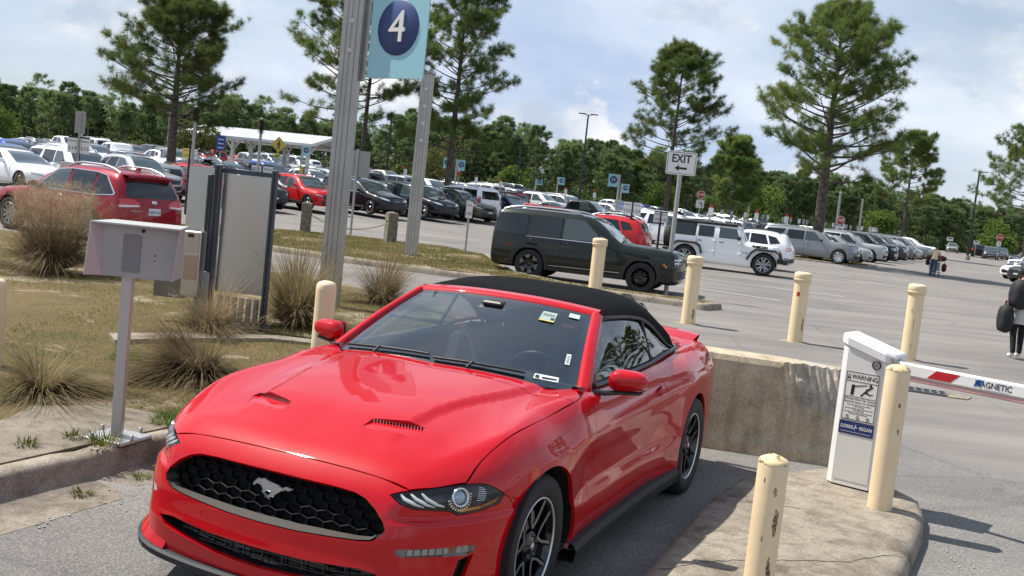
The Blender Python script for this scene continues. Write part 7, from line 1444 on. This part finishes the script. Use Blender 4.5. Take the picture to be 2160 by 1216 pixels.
# ---- brush topped poles
BRIS = mat('brush bristle', (.10, .085, .065), .8)
for (x, y, h, lb) in ((-9.58, 30, 3.55, 'brush topped pole behind the side plate of the utility panel'), (-8.18, 32, 3.5, 'brush topped pole behind the utility panel, before the shelter roof')):
    o = sign_post(x, y, h-.35, lb, 'brush pole', r=.045, m=GALV); rg = np.random.default_rng(abs(int(x*10))); n = 1500; zz_ = rg.random(n)*.42; a = rg.uniform(0, 6.28, n); L = rg.uniform(.13, .20, n); c, s = np.cos(a), np.sin(a); z0 = h-.40+zz_; p0 = np.stack([c*.02, s*.02, z0], -1); p1 = np.stack([c*L, s*L, z0+rg.normal(0, .03, n)], -1); sd_ = np.stack([-s, c, np.zeros(n)], -1)*.006; V = np.stack([p0-sd_, p0+sd_, p1], 1).reshape(-1, 3); q = add('bristles', tris(V, np.arange(n*3).reshape(-1, 3)), o, [BRIS]); q['kind'] = 'stuff'
    b = MB(); b.tube([(0, 0, h-.4), (0, 0, h+.1)], .02, 6); b.lathe([(.05, h+.02), (.05, h+.05), (.001, h+.06)], 10); b.build('brush_core', [GALV], o)
# ---- timber posts and chain
WP = [(-6.97, 34.0), (-4.04, 33.0)]
for i, (x, y) in enumerate(WP):
    o = empty('timber_post', (x, y, .13), R(8+20*i), ['weathered timber post holding the left end of the chain', 'weathered timber post holding the right end of the chain'][i], 'post'); b = MB(); w = .165; b.box((0, 0, .30), (w*2, w*2, .62), None, 0, .012); b.box((0, 0, .635), (w*1.84, w*1.84, .05)); b.build('post', [WOOD], o); b = MB(); b.box((0, 0, .80), (w*2, w*2, .28), None, 0, .02); b.put([(sx*w*.96, sy*w*.96, .94) for sx, sy in ((-1, -1), (1, -1), (1, 1), (-1, 1))]+[(0, 0, .985)], [(0, 1, 4), (1, 2, 4), (2, 3, 4), (3, 0, 4)]); b.build('post_top', [WOOD], o)
b = MB(); A, B = np.array([*WP[0], .78]), np.array([*WP[1], .78])
for i in range(44):
    t = (i+.5)/44; p = A+(B-A)*t-np.array([0, 0, .42*4*t*(1-t)*.9]); p2 = A+(B-A)*(t+.02)-np.array([0, 0, .42*4*(t+.02)*(1-t-.02)*.9]); d = Vector(p2-p).normalized(); s_ = d.cross(Vector((0, 0, 1))) if i % 2 else Vector((0, 0, 1)); s_ = s_-d*s_.dot(d); s_.normalize(); ringp = [Vector(p)+d*.042*math.cos(a)+s_*.022*math.sin(a) for a in np.linspace(0, 2*math.pi, 9)]; b.tube(ringp, .008, 4, 0, False)
tag(b.build('chain', [mat('rusty chain', (.10, .08, .065), .7, .5)]), 'sagging chain strung between the two timber posts', 'chain')
# ---- key box by the white saloon
o = empty('key_box', (-14.2, 32.6, .0), R(20), 'grey steel key box on a post before the white saloon at the left edge', 'key box'); b = MB(); b.tube([(.0, 0, -.1), (0, 0, 1.2)], .06, 8); b.build('post', [GALV], o); b = MB(); b.box((0, 0, 1.42), (.62, .34, .36), None, 0, .012); bx = b.build('box', [STEEL], o); b = MB(); b.box((.16, -.175, 1.42), (.10, .012, .13)); b.build('keypad', [SIGNB], bx)
o = empty('timber_post', (-14.75, 33.4, 0), R(10), 'dark timber post standing behind the steel key box', 'post'); b = MB(); b.box((0, 0, .5), (.34, .34, 1.0), None, 0, .02); b.build('post', [WOOD], o)
# ---- lamp columns
def lamp(x, y, h, label, heads=(1, -1), r=.13):
    o = empty('street_lamp', (x, y, zg(x, y)), 0, label, 'street lamp'); b = MB(); b.tube([(0, 0, 0), (0, 0, h)], [r, r*.6], 10); b.build('pole', [DARKP], o); b = MB(); b.lathe([(.3, -.1), (.3, .5), (.25, .55), (.001, .56)], 14); b.build('base', [CONC], o)
    for s in heads: q = MB(); q.tube([(0, 0, h-.05), (s*.5, 0, h+.05)], .04, 6); q.box((s*.62, 0, h+.06), (.75, .32, .09), None, 0, .02); q.build('lamp_head', [DARKP], o)
lamp(5.78, 105, 10.0, 'dark lamp column with two heads above the olive car'); lamp(-13.2, 100, 6.8, 'thin dark lamp column right of the tall banner pole', (1,)); lamp(-.7, 120, 7.2, 'thin dark lamp column right of the open pine', (-1,)); lamp(52, 120, 10.2, 'dark lamp column at the far right over the parked queue', (1,), .16)
for x, y, h, lb in ((-41.0, 96, 4.2, 'short pale pole before the wood at far left'), (-33, 96, 6.6, 'timber utility pole between the parked cars and the wood'), (28.9, 95, 5.2, 'plain grey pole right of the tallest pine trunk'), (38.5, 118, 5.4, 'plain thin grey pole over the end of the silver row'), (-11.2, 110, 3.0, 'short white pole right of the rounded olive tree'), (8.8, 96, 3.0, 'thin white pole right of the zone 10 sign')):
    o = empty('pole', (x, y, zg(x, y)), 0, lb, 'pole'); b = MB(); b.tube([(0, 0, -.1), (0, 0, h)], [.12, .10], 8); b.build('shaft', [GALV if 'timber' not in lb else WOOD], o); b = MB(); b.lathe([(.11, h), (.11, h+.04), (.001, h+.06)], 8); b.build('cap', [GALV], o)
# bay markers over the far rows
rgm = np.random.default_rng(8)
for i in range(26):
    t = i/25; x, y = 12.5+24*t+rgm.normal(0, .3), 66+40*t; o = sign_post(x, y, 2.35, 'thin post with a small grey bay plate showing over the silver row roofs', 'bay marker', r=.03); o['group'] = 'bay markers behind the silver row'; board(o, 0, 2.2, .20, .34, [SIGNW, GALV, GALV][i % 3], 'bay_plate', .01); 
    if i % 4 == 0: b = MB(); b.box((0, -.04, 2.45), (.16, .03, .10)); b.build('red_topper', [STOPR], o)
for i, (x, y) in enumerate([(-8.2, 72), (-1.5, 70), (3.4, 82), (10.6, 58), (13.6, 60), (16.1, 63), (-3.8, 84), (6.1, 88)]):
    o = sign_post(x, y, 2.5, ['red topped bay post before the white pickup near the slim pole', 'red topped bay post left of the red off-roader', 'thin bay post before the white pickups', 'red topped bay post over the white off-roader roof', 'second red topped bay post right of the off-roader roof', 'third red topped bay post, nearest the silver row', 'far bay post left of the zone 14 sign', 'far bay post before the dark pickup'][i], 'bay marker', r=.035); board(o, 0, 2.2, .24, .42, SIGNW, 'bay_plate', .01); b = MB(); b.box((0, -.04, 2.52), (.20, .03, .12)); b.build('red_topper', [STOPR], o)
for x, y, lb in ((58, 140, 'small white direction board at the lane end, left of the dark queue'), (49, 135, 'small red and white board beyond the last white pickup'), (66, 150, 'small grey board over the dark queue'), (38, 112, 'small white board at the end of the silver row')):
    o = sign_post(x, y, 2.3, lb, r=.05); f = board(o, 0, 2.2, .85, .5, SIGNW, rad=.03); q = MB(); q.box((0, -.038, 2.28), (.6, .004, .14)); q.build('print_line', [STOPR if 'red' in lb else SIGNB], f)
# ---- white roofed shelter
RW = mat('white ribbed metal roof', (.70, .71, .70), .45, var=((.60, .61, .60), .5, .45, .65)); sh = empty('shelter', (-23.2, 94, zg(-23.2, 94)-.1), R(-14), 'open shelter with a white ribbed metal roof on white braced posts', 'shelter')
L_, D2, ze, zr = 13.0, 9.6, 3.25, 4.25
for s in (1, -1):
    b = MB(); nrib = 44
    for i in range(nrib):
        x0 = -L_/2+L_*i/nrib; x1 = x0+L_/nrib; xm = x0+.06; rows = [[(x0, 0, zr+.03), (xm, 0, zr+.03), (xm, 0, zr), (x1, 0, zr)], [(x0, s*D2/2, ze+.03), (xm, s*D2/2, ze+.03), (xm, s*D2/2, ze), (x1, s*D2/2, ze)]]; b.grid(rows, 0, False, s > 0)
    b.grid([[(-L_/2, 0, zr-.16), (L_/2, 0, zr-.16)], [(-L_/2, s*D2/2, ze-.16), (L_/2, s*D2/2, ze-.16)]]); b.put([(-L_/2, s*D2/2, ze+.05), (L_/2, s*D2/2, ze+.05), (L_/2, s*D2/2, ze-.18), (-L_/2, s*D2/2, ze-.18)], [(0, 1, 2, 3)])
    for e in (-1, 1): b.put([(e*L_/2, 0, zr+.06), (e*L_/2, s*D2/2, ze+.06), (e*L_/2, s*D2/2, ze-.18), (e*L_/2, 0, zr-.2)], [(0, 1, 2, 3)])
    b.build('roof_slope', [RW], sh)
for sx in (-.42, 0, .42):
    for sy in (-.34, .34):
        x, y = sx*L_, sy*D2; zt = zr-(zr-ze)*abs(sy)*2-.16; b = MB(); b.box((x, y, zt/2), (.28, .28, zt)); po = b.build('post', [WHITEM], sh); b = MB()
        for k in (-1, 1): b.tube([(x, y, zt-1.15), (x+k*.85, y, zt-.02)], .10, 4)
        b.build('brace', [WHITEM], po)
b = MB()
for sy in (-.34, .34): b.box((0, sy*D2, zr-(zr-ze)*abs(sy)*2-.26), (L_*.98, .16, .24))
b.build('beam', [WHITEM], sh)
for i in range(3): b = MB(); b.box((-3.5+3.5*i, 1.2, .45), (2.2, .5, .08)); b.box((-3.5+3.5*i, 1.42, .75), (2.2, .06, .45)); b.box((-4.4+3.5*i, 1.2, .2), (.08, .4, .42)); b.box((-2.6+3.5*i, 1.2, .2), (.08, .4, .42)); b.build('bench', [DARKP], sh)
# ---- drain grate in the road
o = empty('drain_grate', (5.42, 13.38, .006), R(-18), 'rusty slotted drain grate in the asphalt under the gate arm', 'drain grate'); b = MB(); w, d = .66, .30
for x in np.linspace(-w/2, w/2, 8): b.box((x, 0, .012), (.028, d, .02))
for y in (-d/2, 0, d/2): b.box((0, y, .012), (w, .03, .021))
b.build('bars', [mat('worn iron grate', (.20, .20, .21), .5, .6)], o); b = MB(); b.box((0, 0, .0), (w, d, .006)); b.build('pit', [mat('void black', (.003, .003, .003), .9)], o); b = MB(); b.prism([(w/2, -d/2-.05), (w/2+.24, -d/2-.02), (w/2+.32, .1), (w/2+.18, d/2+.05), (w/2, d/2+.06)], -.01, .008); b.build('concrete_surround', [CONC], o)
# ================================================================== where the vehicles stand
PL = []
def put(kind, col, x, y, yaw, label, name, cat='car', z=None, group='parked hire cars', far=False):
    PL.append((x, y)); return car(kind, col, x, y, yaw, label, cat, group, name, z, far)
sf = put('boxy_suv', 'green', 3.30, 25.75, -16.2, 'dark olive boxy car with silver roof rails parked on the turf edge right of centre', 'boxy_car')
put('off_roader', 'white', 9.64, 40.18, -16, 'white off-roader with black hard top and a spare wheel on its tail', 'off_road_car')
ks = put('estate_suv', 'maroon', -11.3, 24.66, 150, 'dark red family wagon seen from its rear corner behind the tall grass clump', 'family_car', z=.0)
put_text('KIA', ks, CHROME, (-3.835, 0, 1.0), .06, (0, -1, 0), (0, 0, 1), .002, .10); put_text('SORENTO', ks, CHROME, (-3.842, .52, .80), .045, (0, -1, 0), (0, 0, 1), .002, .26); put_text('ESP 4Z', ks, NAVYB, (-3.853, 0, .785), .085, (0, -1, 0), (0, 0, 1), .001, .27)
put('crossover', 'white', 8.55, 46.35, 158, 'white hatchback tail showing behind the nose of the white off-roader', 'hatchback_car')
put('minivan', 'black', -6.75, 51.6, -40, 'black minivan with silver window line just right of the tall banner pole', 'minivan', z=.43); put('minivan', 'black', -4.35, 54.6, -42, 'black minivan with chrome grille, crossed by the slim banner pole', 'minivan', z=.46)
put('crossover', 'bronze', -2.3, 58.2, -40, 'bronze green compact car right of the slim banner pole', 'compact_car', z=.47); put('crossover', 'navy', .35, 62.6, -38, 'navy blue compact car between the bronze one and the olive boxy car', 'compact_car', z=.50)
put('crossover', 'red', -9.5, 49.8, -42, 'bright red compact car with a toothed silver grille, left of the first black minivan', 'compact_car', z=.36); put('crossover', 'teal', -11.5, 46.6, -42, 'very dark teal car nose showing right of the steel struts', 'compact_car', z=.30)
put('crossover', 'red', -13.6, 46.6, -42, 'red car mostly hidden behind the teal one and the steel plates', 'compact_car', z=.32)
put('crossover', 'silver', -15.5, 44.2, -38, 'silver crossover whose roof shows right of the red wagon roof', 'compact_car', z=.42); put('full_size_suv', 'white', -18.2, 44.6, -38, 'white large wagon behind the bay boards 214 and 215', 'wagon', z=.20); put('sedan', 'white', -16.9, 36.6, -32, 'white saloon behind the steel key box at the left edge', 'saloon_car', z=.36); put('sedan', 'blue', -21.5, 45.0, -36, 'bright blue saloon roof behind the white saloon at far left', 'saloon_car', z=.55)
put('crossover', 'red', 1.75, 42.6, 160, 'bright red car tail behind the windscreen of the olive boxy car', 'compact_car'); put('crossover', 'white', 2.5, 49.4, 158, 'white car roof behind the red tail and the bay boards 122 and 123', 'compact_car')
put('off_roader', 'red', .9, 70, -32, 'red boxy off-roader behind the navy compact car', 'off_road_car'); put('pickup', 'black', 6.2, 71.5, -28, 'black crew cab pickup below the zone 11 sign', 'pickup'); put('pickup', 'white', 3.0, 85, -30, 'white crew cab pickup left of the black pickup', 'pickup'); put('pickup', 'white', -5.9, 80, -40, 'white pickup cab showing left of the slim banner pole', 'pickup'); put('sedan', 'charcoal', 4.1, 74, -28, 'charcoal saloon between the red off-roader and the black pickup', 'saloon_car')
put('minivan', 'white', 14.0, 66, -22, 'white van roof behind the off-roader bonnet', 'minivan'); put('crossover', 'charcoal', 13.2, 61.5, -22, 'charcoal crossover roof between the white van and the white hatchback', 'compact_car'); put('full_size_suv', 'white', 10.4, 58, -24, 'white long roof with rails directly behind the off-roader hard top', 'wagon')
put('full_size_suv', 'steel', 19.0, 60.75, -26, 'steel grey full-size wagon behind the tallest pine trunk', 'wagon', 'car', None, 'front row of large cars facing the lane')
RW_ = [('crossover', 'silver', 'silver car second in the front row, right after the steel grey wagon'), ('full_size_suv', 'silver', 'silver full-size wagon third in the front row'), ('pickup', 'black', 'black pickup fourth in the front row'), ('full_size_suv', 'charcoal', 'charcoal wagon fifth in the front row'), ('full_size_suv', 'grey', 'mid grey wagon sixth in the front row'), ('crossover', 'silver', 'silver crossover seventh in the front row'), ('full_size_suv', 'steel', 'steel grey wagon eighth in the front row'), ('pickup', 'white', 'white pickup at the far end of the front row')]
for i, (k, c, l) in enumerate(RW_): t = i+1; put(k, c, 19.0+2.55*t, 60.75+4.9*t+.12*t*t*0, -27, l, {'crossover': 'compact_car', 'full_size_suv': 'wagon', 'pickup': 'pickup'}[k], 'car' if k != 'pickup' else 'pickup', None, 'front row of large cars facing the lane')
put('sedan', 'red', 47, 118, -30, 'red car beyond the last white pickup of the front row', 'saloon_car', far=True)
put('full_size_suv', 'black', 69.5, 156, 62, 'black wagon seen from behind, left in the queue at the lane end', 'wagon', far=True, group='queue at the lane end'); put('full_size_suv', 'charcoal', 66.5, 146, 248, 'dark wagon with bright headlamps facing the camera in the queue', 'wagon', far=True, group='queue at the lane end'); put('full_size_suv', 'grey', 74.5, 160, 248, 'grey wagon behind the dark one with bright headlamps', 'wagon', far=True, group='queue at the lane end'); put('crossover', 'tan', 71, 170, 248, 'champagne car at the left of the queue at the lane end', 'compact_car', far=True, group='queue at the lane end')
for i, (x, y, k, c, l) in enumerate([(31.2, 63.5, 'crossover', 'charcoal', 'charcoal car nose at the right edge, nearest of that row'), (33.2, 68.7, 'sedan', 'white', 'white saloon at the right edge, second of that row'), (36, 74, 'crossover', 'navy', 'navy car at the right edge, third of that row'), (38.7, 79.2, 'full_size_suv', 'white', 'white wagon at the right edge, fourth of that row'), (42, 86, 'sedan', 'white', 'white saloon at the right edge, fifth of that row'), (47, 96, 'crossover', 'white', 'white crossover at the right edge, sixth of that row'), (53, 109, 'crossover', 'charcoal', 'charcoal crossover at the right edge, seventh of that row'), (60, 124, 'full_size_suv', 'black', 'black wagon below the stop sign at the far right')]):
    put(k, c, x, y, 205, l, 'saloon_car' if k == 'sedan' else 'compact_car', 'car', None, 'row of cars at the right edge', i > 3)
# the rows behind: real cars, a few pixels each
rgc = np.random.default_rng(17); dirv = np.array([.655, .756]); perp = np.array([-.756, .655]); CC = ['white']*7+['pearl']*2+['silver']*3+['grey']*2+['steel']*2+['charcoal']*3+['black']*3+['navy', 'red', 'tan', 'blue', 'maroon']; KK = ['crossover']*5+['estate_suv', 'full_size_suv', 'full_size_suv', 'sedan', 'sedan', 'pickup', 'minivan']
NM = dict(crossover='crossover', estate_suv='family wagon', full_size_suv='large wagon', sedan='saloon', pickup='pickup', minivan='minivan', off_roader='off-roader', boxy_suv='boxy car')
for off in (6.2, 17.5, 23.5, 35, 41, 53, 59):
    for k in range(-16, 30):
        p = np.array([-6.75, 51.6])+perp*off+dirv*(k*3.25)+rgc.normal(0, .15, 2); x, y = p; a = x/y
        if not (-.53 < a < .26) or y < 46 or y > 122: continue
        if math.hypot(x+22.6, y-94) < 9 or min(math.hypot(x-q[0], y-q[1]) for q in PL) < 3.4: continue
        if a > .12 and y < 84: continue
        if abs(math.hypot(x-17.7, y-61.7)) < 3: continue
        if rgc.random() < .14: continue
        kd = KK[rgc.integers(len(KK))]; c = CC[rgc.integers(len(CC))]; yw = -42 if int(off) in (17, 35, 53) else 138
        car(kd, c, x, y, yw+rgc.normal(0, 1.5), f'{c} {NM[kd]} somewhere in the crowded rows behind the first line of cars', 'pickup' if kd == 'pickup' else 'car', f'{c} {NM[kd]}s in the rows behind', 'parked_car', None, True)
for k in PROTO:       # body shapes built only for the far copies are cleared away
    if '_fresh' in PROTO[k].keys():
        for o in [PROTO[k]]+list(PROTO[k].children_recursive): bpy.data.objects.remove(o)
# ================================================================== people
SKIN = mat('warm skin', (.36, .20, .13), .55); JEANS = mat('blue jeans', (.025, .05, .11), .85, var=((.05, .085, .16), 8, .4, .65)); TEE = mat('cream tee shirt', (.66, .55, .34), .85); HAIRD = mat('dark hair', (.015, .011, .009), .7); SHOE = mat('dark shoe', (.02, .02, .022), .7); BLACKC = mat('black trousers cloth', (.010, .010, .012), .85); WSHOE = mat('white trainer', (.66, .65, .62), .6); BAGB = mat('black bag cloth', (.011, .012, .015), .75, bump=(40, .3, .01)); BAGR = mat('dark red bag cloth', (.11, .012, .022), .8); CLOTHW = mat('pale wrapped cloth', (.52, .50, .46), .85)
def skin_body(name, J, E, parent, regions, root_i=0, lv=2):
    """one continuous figure grown over a posed skeleton"""
    me = bpy.data.meshes.new(name); me.from_pydata([j[:3] for j in J], E, []); o = bpy.data.objects.new(name, me); COL.objects.link(o); m = o.modifiers.new('s', 'SKIN'); m.use_smooth_shade = True
    for i, v in enumerate(me.skin_vertices[0].data): v.radius = (J[i][3], J[i][4] if len(J[i]) > 4 else J[i][3]); v.use_root = (i == root_i)
    s2 = o.modifiers.new('d', 'SUBSURF'); s2.levels = lv; s2.render_levels = lv
    r = bpy.data.meshes.new_from_object(o.evaluated_get(bpy.context.evaluated_depsgraph_get())); bpy.data.objects.remove(o); r.materials.clear(); mats = []
    mi = np.zeros(len(r.polygons), np.int32)
    for k, p in enumerate(r.polygons):
        m_ = regions(p.center)
        if m_ not in mats: mats.append(m_)
        mi[k] = mats.index(m_)
    for m_ in mats: r.materials.append(m_)
    r.polygons.foreach_set('material_index', mi); r.polygons.foreach_set('use_smooth', np.ones(len(mi), bool)); r.update(); return add(name, r, parent)
def hand(J, E, wi, d, palm, side, s=1.0, curl=.6):
    """palm and five bent fingers rooted at the wrist joint wi"""
    d = np.array(d, float); d /= np.linalg.norm(d); palm = np.array(palm, float); palm -= d*(palm@d); palm /= np.linalg.norm(palm); ac = np.cross(d, palm)*side; W0 = np.array(J[wi][:3])
    k = len(J); J.append((*(W0+d*.05*s), .026*s, .016*s)); E.append((wi, k)); pk = k
    for off, L in ((-.027, .062), (-.009, .074), (.009, .070), (.026, .054)):
        b = W0+d*.088*s+ac*off*s; i = len(J); J.append((*b, .0095*s)); E.append((pk, i)); p1 = b+(d*(1-curl*.4)+palm*curl*.6)*L*.5*s; p2 = p1+(d*(1-curl)+palm*curl)*L*.5*s; J.append((*p1, .0085*s)); J.append((*p2, .007*s)); E.append((i, i+1)); E.append((i+1, i+2))
    b = W0+d*.035*s-ac*.028*s; i = len(J); J.append((*b, .011*s)); E.append((wi, i)); J.append((*(b+(d*.6-ac*.7+palm*.3)*.035*s), .0095*s)); J.append((*(b+(d*.9-ac*.8+palm*.6)*.058*s), .0075*s)); E += [(i, i+1), (i+1, i+2)]
def head(parent, c, r, face, hm, sk=SKIN, long=False):
    """skull with nose, ears, eyes, mouth; hair shell above"""
    f = np.array(face, float); f /= np.linalg.norm(f); s_ = np.cross([0, 0, 1.], f); s_ /= np.linalg.norm(s_); u = np.cross(f, s_); c = np.array(c); h = MB(); rows = []
    for a in np.linspace(-math.pi/2, math.pi/2, 15):
        row = []
        for b in np.linspace(0, 2*math.pi, 23):
            x = math.cos(a)*math.cos(b); y = math.cos(a)*math.sin(b); z = math.sin(a); jaw = 1-.22*max(0, -z); row.append(tuple(c+f*x*r*1.0*jaw+s_*y*r*.80*jaw+u*z*r*1.22))
        rows.append(row)
    h.grid(rows, 0, True); h.tube([c+f*r*.95+u*r*.15, c+f*r*1.16-u*r*.12, c+f*r*.98-u*r*.2], [.008, .016, .010], 6)
    for k in (-1, 1): h.lathe([(.001, -.012), (.016, -.008), (.018, .004), (.010, .010)], 8, 'z', tuple(c+s_*k*r*.82)); h.box(tuple(c+f*r*.90+s_*k*r*.33+u*r*.12), (.014, .014, .010), None, 1)
    h.box(tuple(c+f*r*.90-u*r*.45), (.012, .03, .008), None, 2); ho = h.build('head', [sk, HAIRD, mat('lip tone', (.25, .10, .08), .5)], parent); g = MB(); rows = []
    for a in np.linspace(-.35 if not long else -1.0, math.pi/2, 10):
        row = []
        for b in np.linspace(0, 2*math.pi, 23):
            x = math.cos(a)*math.cos(b); lim = 1.07 if (x < .35 or a > .55) else .93; row.append(tuple(c+f*x*r*lim+s_*math.cos(a)*math.sin(b)*r*.86*(lim/1.03)+u*math.sin(a)*r*1.27))
        rows.append(row)
    g.grid(rows, 0, True); g.build('hair', [hm], ho); return ho
# man pushing a luggage trolley away from the camera
man = empty('person', (23.35, 58.0, zg(23.35, 58.0)), R(62), 'person in cream tee shirt and blue jeans pushing a loaded luggage trolley', 'person')
J = [(0, 0, .95, .15, .17), (.05, 0, 1.12, .135, .165), (.13, 0, 1.30, .13, .18), (.19, 0, 1.42, .10, .16), (.22, 0, 1.50, .055), (.235, 0, 1.55, .05)]; E = [(0, 1), (1, 2), (2, 3), (3, 4), (4, 5)]
def limb(pts, at): 
    k = at
    for p in pts: J.append(p); E.append((k, len(J)-1)); k = len(J)-1
    return k
limb([(.0, .10, .86, .105), (.08, .105, .50, .070), (.02, .11, .10, .050), (.06, .115, .045, .048, .04), (.17, .12, .035, .038, .03)], 0); limb([(.0, -.10, .86, .105), (-.06, -.105, .50, .070), (-.22, -.11, .13, .050), (-.20, -.115, .06, .048, .04), (-.09, -.12, .035, .038, .03)], 0)
for s in (1, -1): w = limb([(.18, s*.19, 1.40, .065), (.26, s*.25, 1.15, .048), (.50, s*.24, 1.02, .034), (.52, s*.235, 1.01, .028)], 3); hand(J, E, w, (.9, 0, -.15), (0, 0, -1), s, 1.0, .8)
def reg(c):
    if c.z < .085: return SHOE
    if c.z < .97 and abs(c.y) < .22 and c.x < .30: return JEANS
    if (abs(c.y) > .215 and c.z < 1.24) or c.x > .32: return SKIN
    if c.z > 1.475: return SKIN
    return TEE
skin_body('body', J, E, man, reg); head(man, (.29, 0, 1.635), .098, (.9, .15, -.35), HAIRD)
tr = empty('luggage_trolley', (23.35+.80*math.cos(R(62)), 58.0+.80*math.sin(R(62)), zg(23.5, 58.6)), R(62), 'grey airport luggage trolley pushed by the person in the cream tee shirt', 'trolley')
b = MB(); b.box((.25, 0, .22), (.85, .52, .04)); b.build('deck', [GALV], tr); b = MB()
for s in (1, -1): b.tube([(-.18, s*.26, .2), (-.26, s*.26, .95), (-.24, s*.24, 1.02)], .018, 6); b.tube([(-.12, s*.26, .24), (-.2, s*.26, .9)], .014, 6)
b.tube([(-.25, -.26, 1.02), (-.25, .26, 1.02)], .02, 6); b.box((-.19, 0, .56), (.02, .46, .5)); b.build('handle_frame', [GALV], tr)
for i, (x, y) in enumerate(((-.1, .24), (-.1, -.24), (.6, .16), (.6, -.16))): b = MB(); b.lathe([(.001, -.02), (.09, -.02), (.09, .02), (.001, .02)], 14, 'y', (x, y, .09)); b.box((x, y, .17), (.04, .05, .08)); b.build('wheel', [SHOE], tr)
def at_tr(x, y, z): p = Vector((tr.location.x, tr.location.y, tr.location.z))+Matrix.Rotation(R(62), 3, 'Z') @ Vector((x, y, z)); return p
def bag(name, loc, d, m, label, rz=0, soft=.10, cat='bag', handle=True):
    o = empty(name, loc, rz, label, cat); b = MB(); rows = []
    for t in np.linspace(-1, 1, 13):
        w = (1-abs(t)**4)**.5 if abs(t) < 1 else .02; row = []
        for a in np.linspace(0, 2*math.pi, 21): ca, sa = math.cos(a), math.sin(a); q = (abs(ca)**3.2+abs(sa)**3.2)**(-1/3.2); row.append((t*d[0]/2, ca*q*d[1]/2*max(w, .05)*(1+.03*math.sin(7*a+3*t)), d[2]/2+sa*q*d[2]/2*max(w, .05)*(1+soft*.3*math.sin(5*t+2*a))))
        rows.append(row)
    b.grid(rows, 0, True); b.build('shell', [m], o, fix=True)
    if handle: q = MB(); q.tube([(-d[0]*.2, 0, d[2]*.97), (-d[0]*.15, 0, d[2]*1.15), (d[0]*.15, 0, d[2]*1.15), (d[0]*.2, 0, d[2]*.97)], .014, 6); q.build('handle', [BAGB], o)
    return o
bag('duffel_bag', at_tr(.10, 0, .86), (.50, 1.05, .34), BAGR, 'dark red duffel bag lying across the top of the trolley', R(62)); bag('suitcase', at_tr(.22, .1, .245), (.42, .50, .60), mat('grey suitcase shell', (.30, .31, .31), .5), 'grey suitcase standing on the trolley deck', R(62)); bag('holdall', at_tr(-.10, .42, .58), (.34, .22, .32), BAGB, 'small black holdall hanging at the left side of the trolley', R(62)); bag('holdall', at_tr(.0, -.46, .30), (.36, .26, .46), mat('maroon bag cloth', (.07, .012, .02), .8), 'maroon bag hanging at the right side of the trolley', R(62))
# person cut by the right edge with rucksack and case
p2 = empty('person', (9.38, 19.0, 0), R(95), 'person in black trousers and white trainers cut by the right edge', 'person')
J = [(0, 0, .92, .14, .16), (.02, 0, 1.10, .12, .155), (.05, 0, 1.26, .125, .17), (.06, 0, 1.38, .09, .15), (.07, 0, 1.46, .05), (.08, 0, 1.50, .048)]; E = [(0, 1), (1, 2), (2, 3), (3, 4), (4, 5)]
limb([(.0, .09, .84, .10), (.03, .10, .48, .066), (-.05, .10, .12, .048), (-.03, .10, .05, .046, .04), (.10, .105, .035, .036, .03)], 0); limb([(.0, -.09, .84, .10), (.10, -.10, .48, .066), (.08, -.10, .10, .048), (.10, -.10, .05, .046, .04), (.22, -.105, .035, .036, .03)], 0)
for s in (1, -1): w = limb([(.05, s*.18, 1.36, .06), (.0, s*.25, 1.10, .045), (.10, s*.26, .88, .033), (.11, s*.26, .86, .027)], 3); hand(J, E, w, (.1, 0, -1), (0, -s, 0), s, .95, .5)
def reg2(c):
    if c.z < .085: return WSHOE
    if c.z < .93 and abs(c.y) < .21: return BLACKC
    if abs(c.y) > .21 and c.z < 1.0 or c.z > 1.44: return SKIN
    return MATS['red top cloth'] if c.z > 1.0 else CLOTHW
mat('red top cloth', (.42, .05, .04), .85); skin_body('body', J, E, p2, reg2); head(p2, (.12, 0, 1.60), .096, (1, 0, 0), HAIRD, SKIN, True)
b = MB(); rows = []
for z in np.linspace(.62, 1.0, 6): k = .20+.05*(1-(z-.62)/.38); rows.append([(.02+k*.9*math.cos(a), k*1.02*math.sin(a)*(1+.04*math.sin(6*a)), z+.02*math.sin(3*a)) for a in np.linspace(0, 2*math.pi, 25)])
b.grid(rows, 0, True); b.build('tied_jacket', [CLOTHW], p2)
rk = bag('rucksack', (9.20, 18.80, .92), (.36, .34, .52), BAGB, 'round black rucksack on the back of the person at the right edge', R(95), .2, 'rucksack'); bag('rolling_case', (9.02, 18.86, .46), (.30, .24, .50), BAGB, 'slim black case hanging below the rucksack at the right edge', R(95))
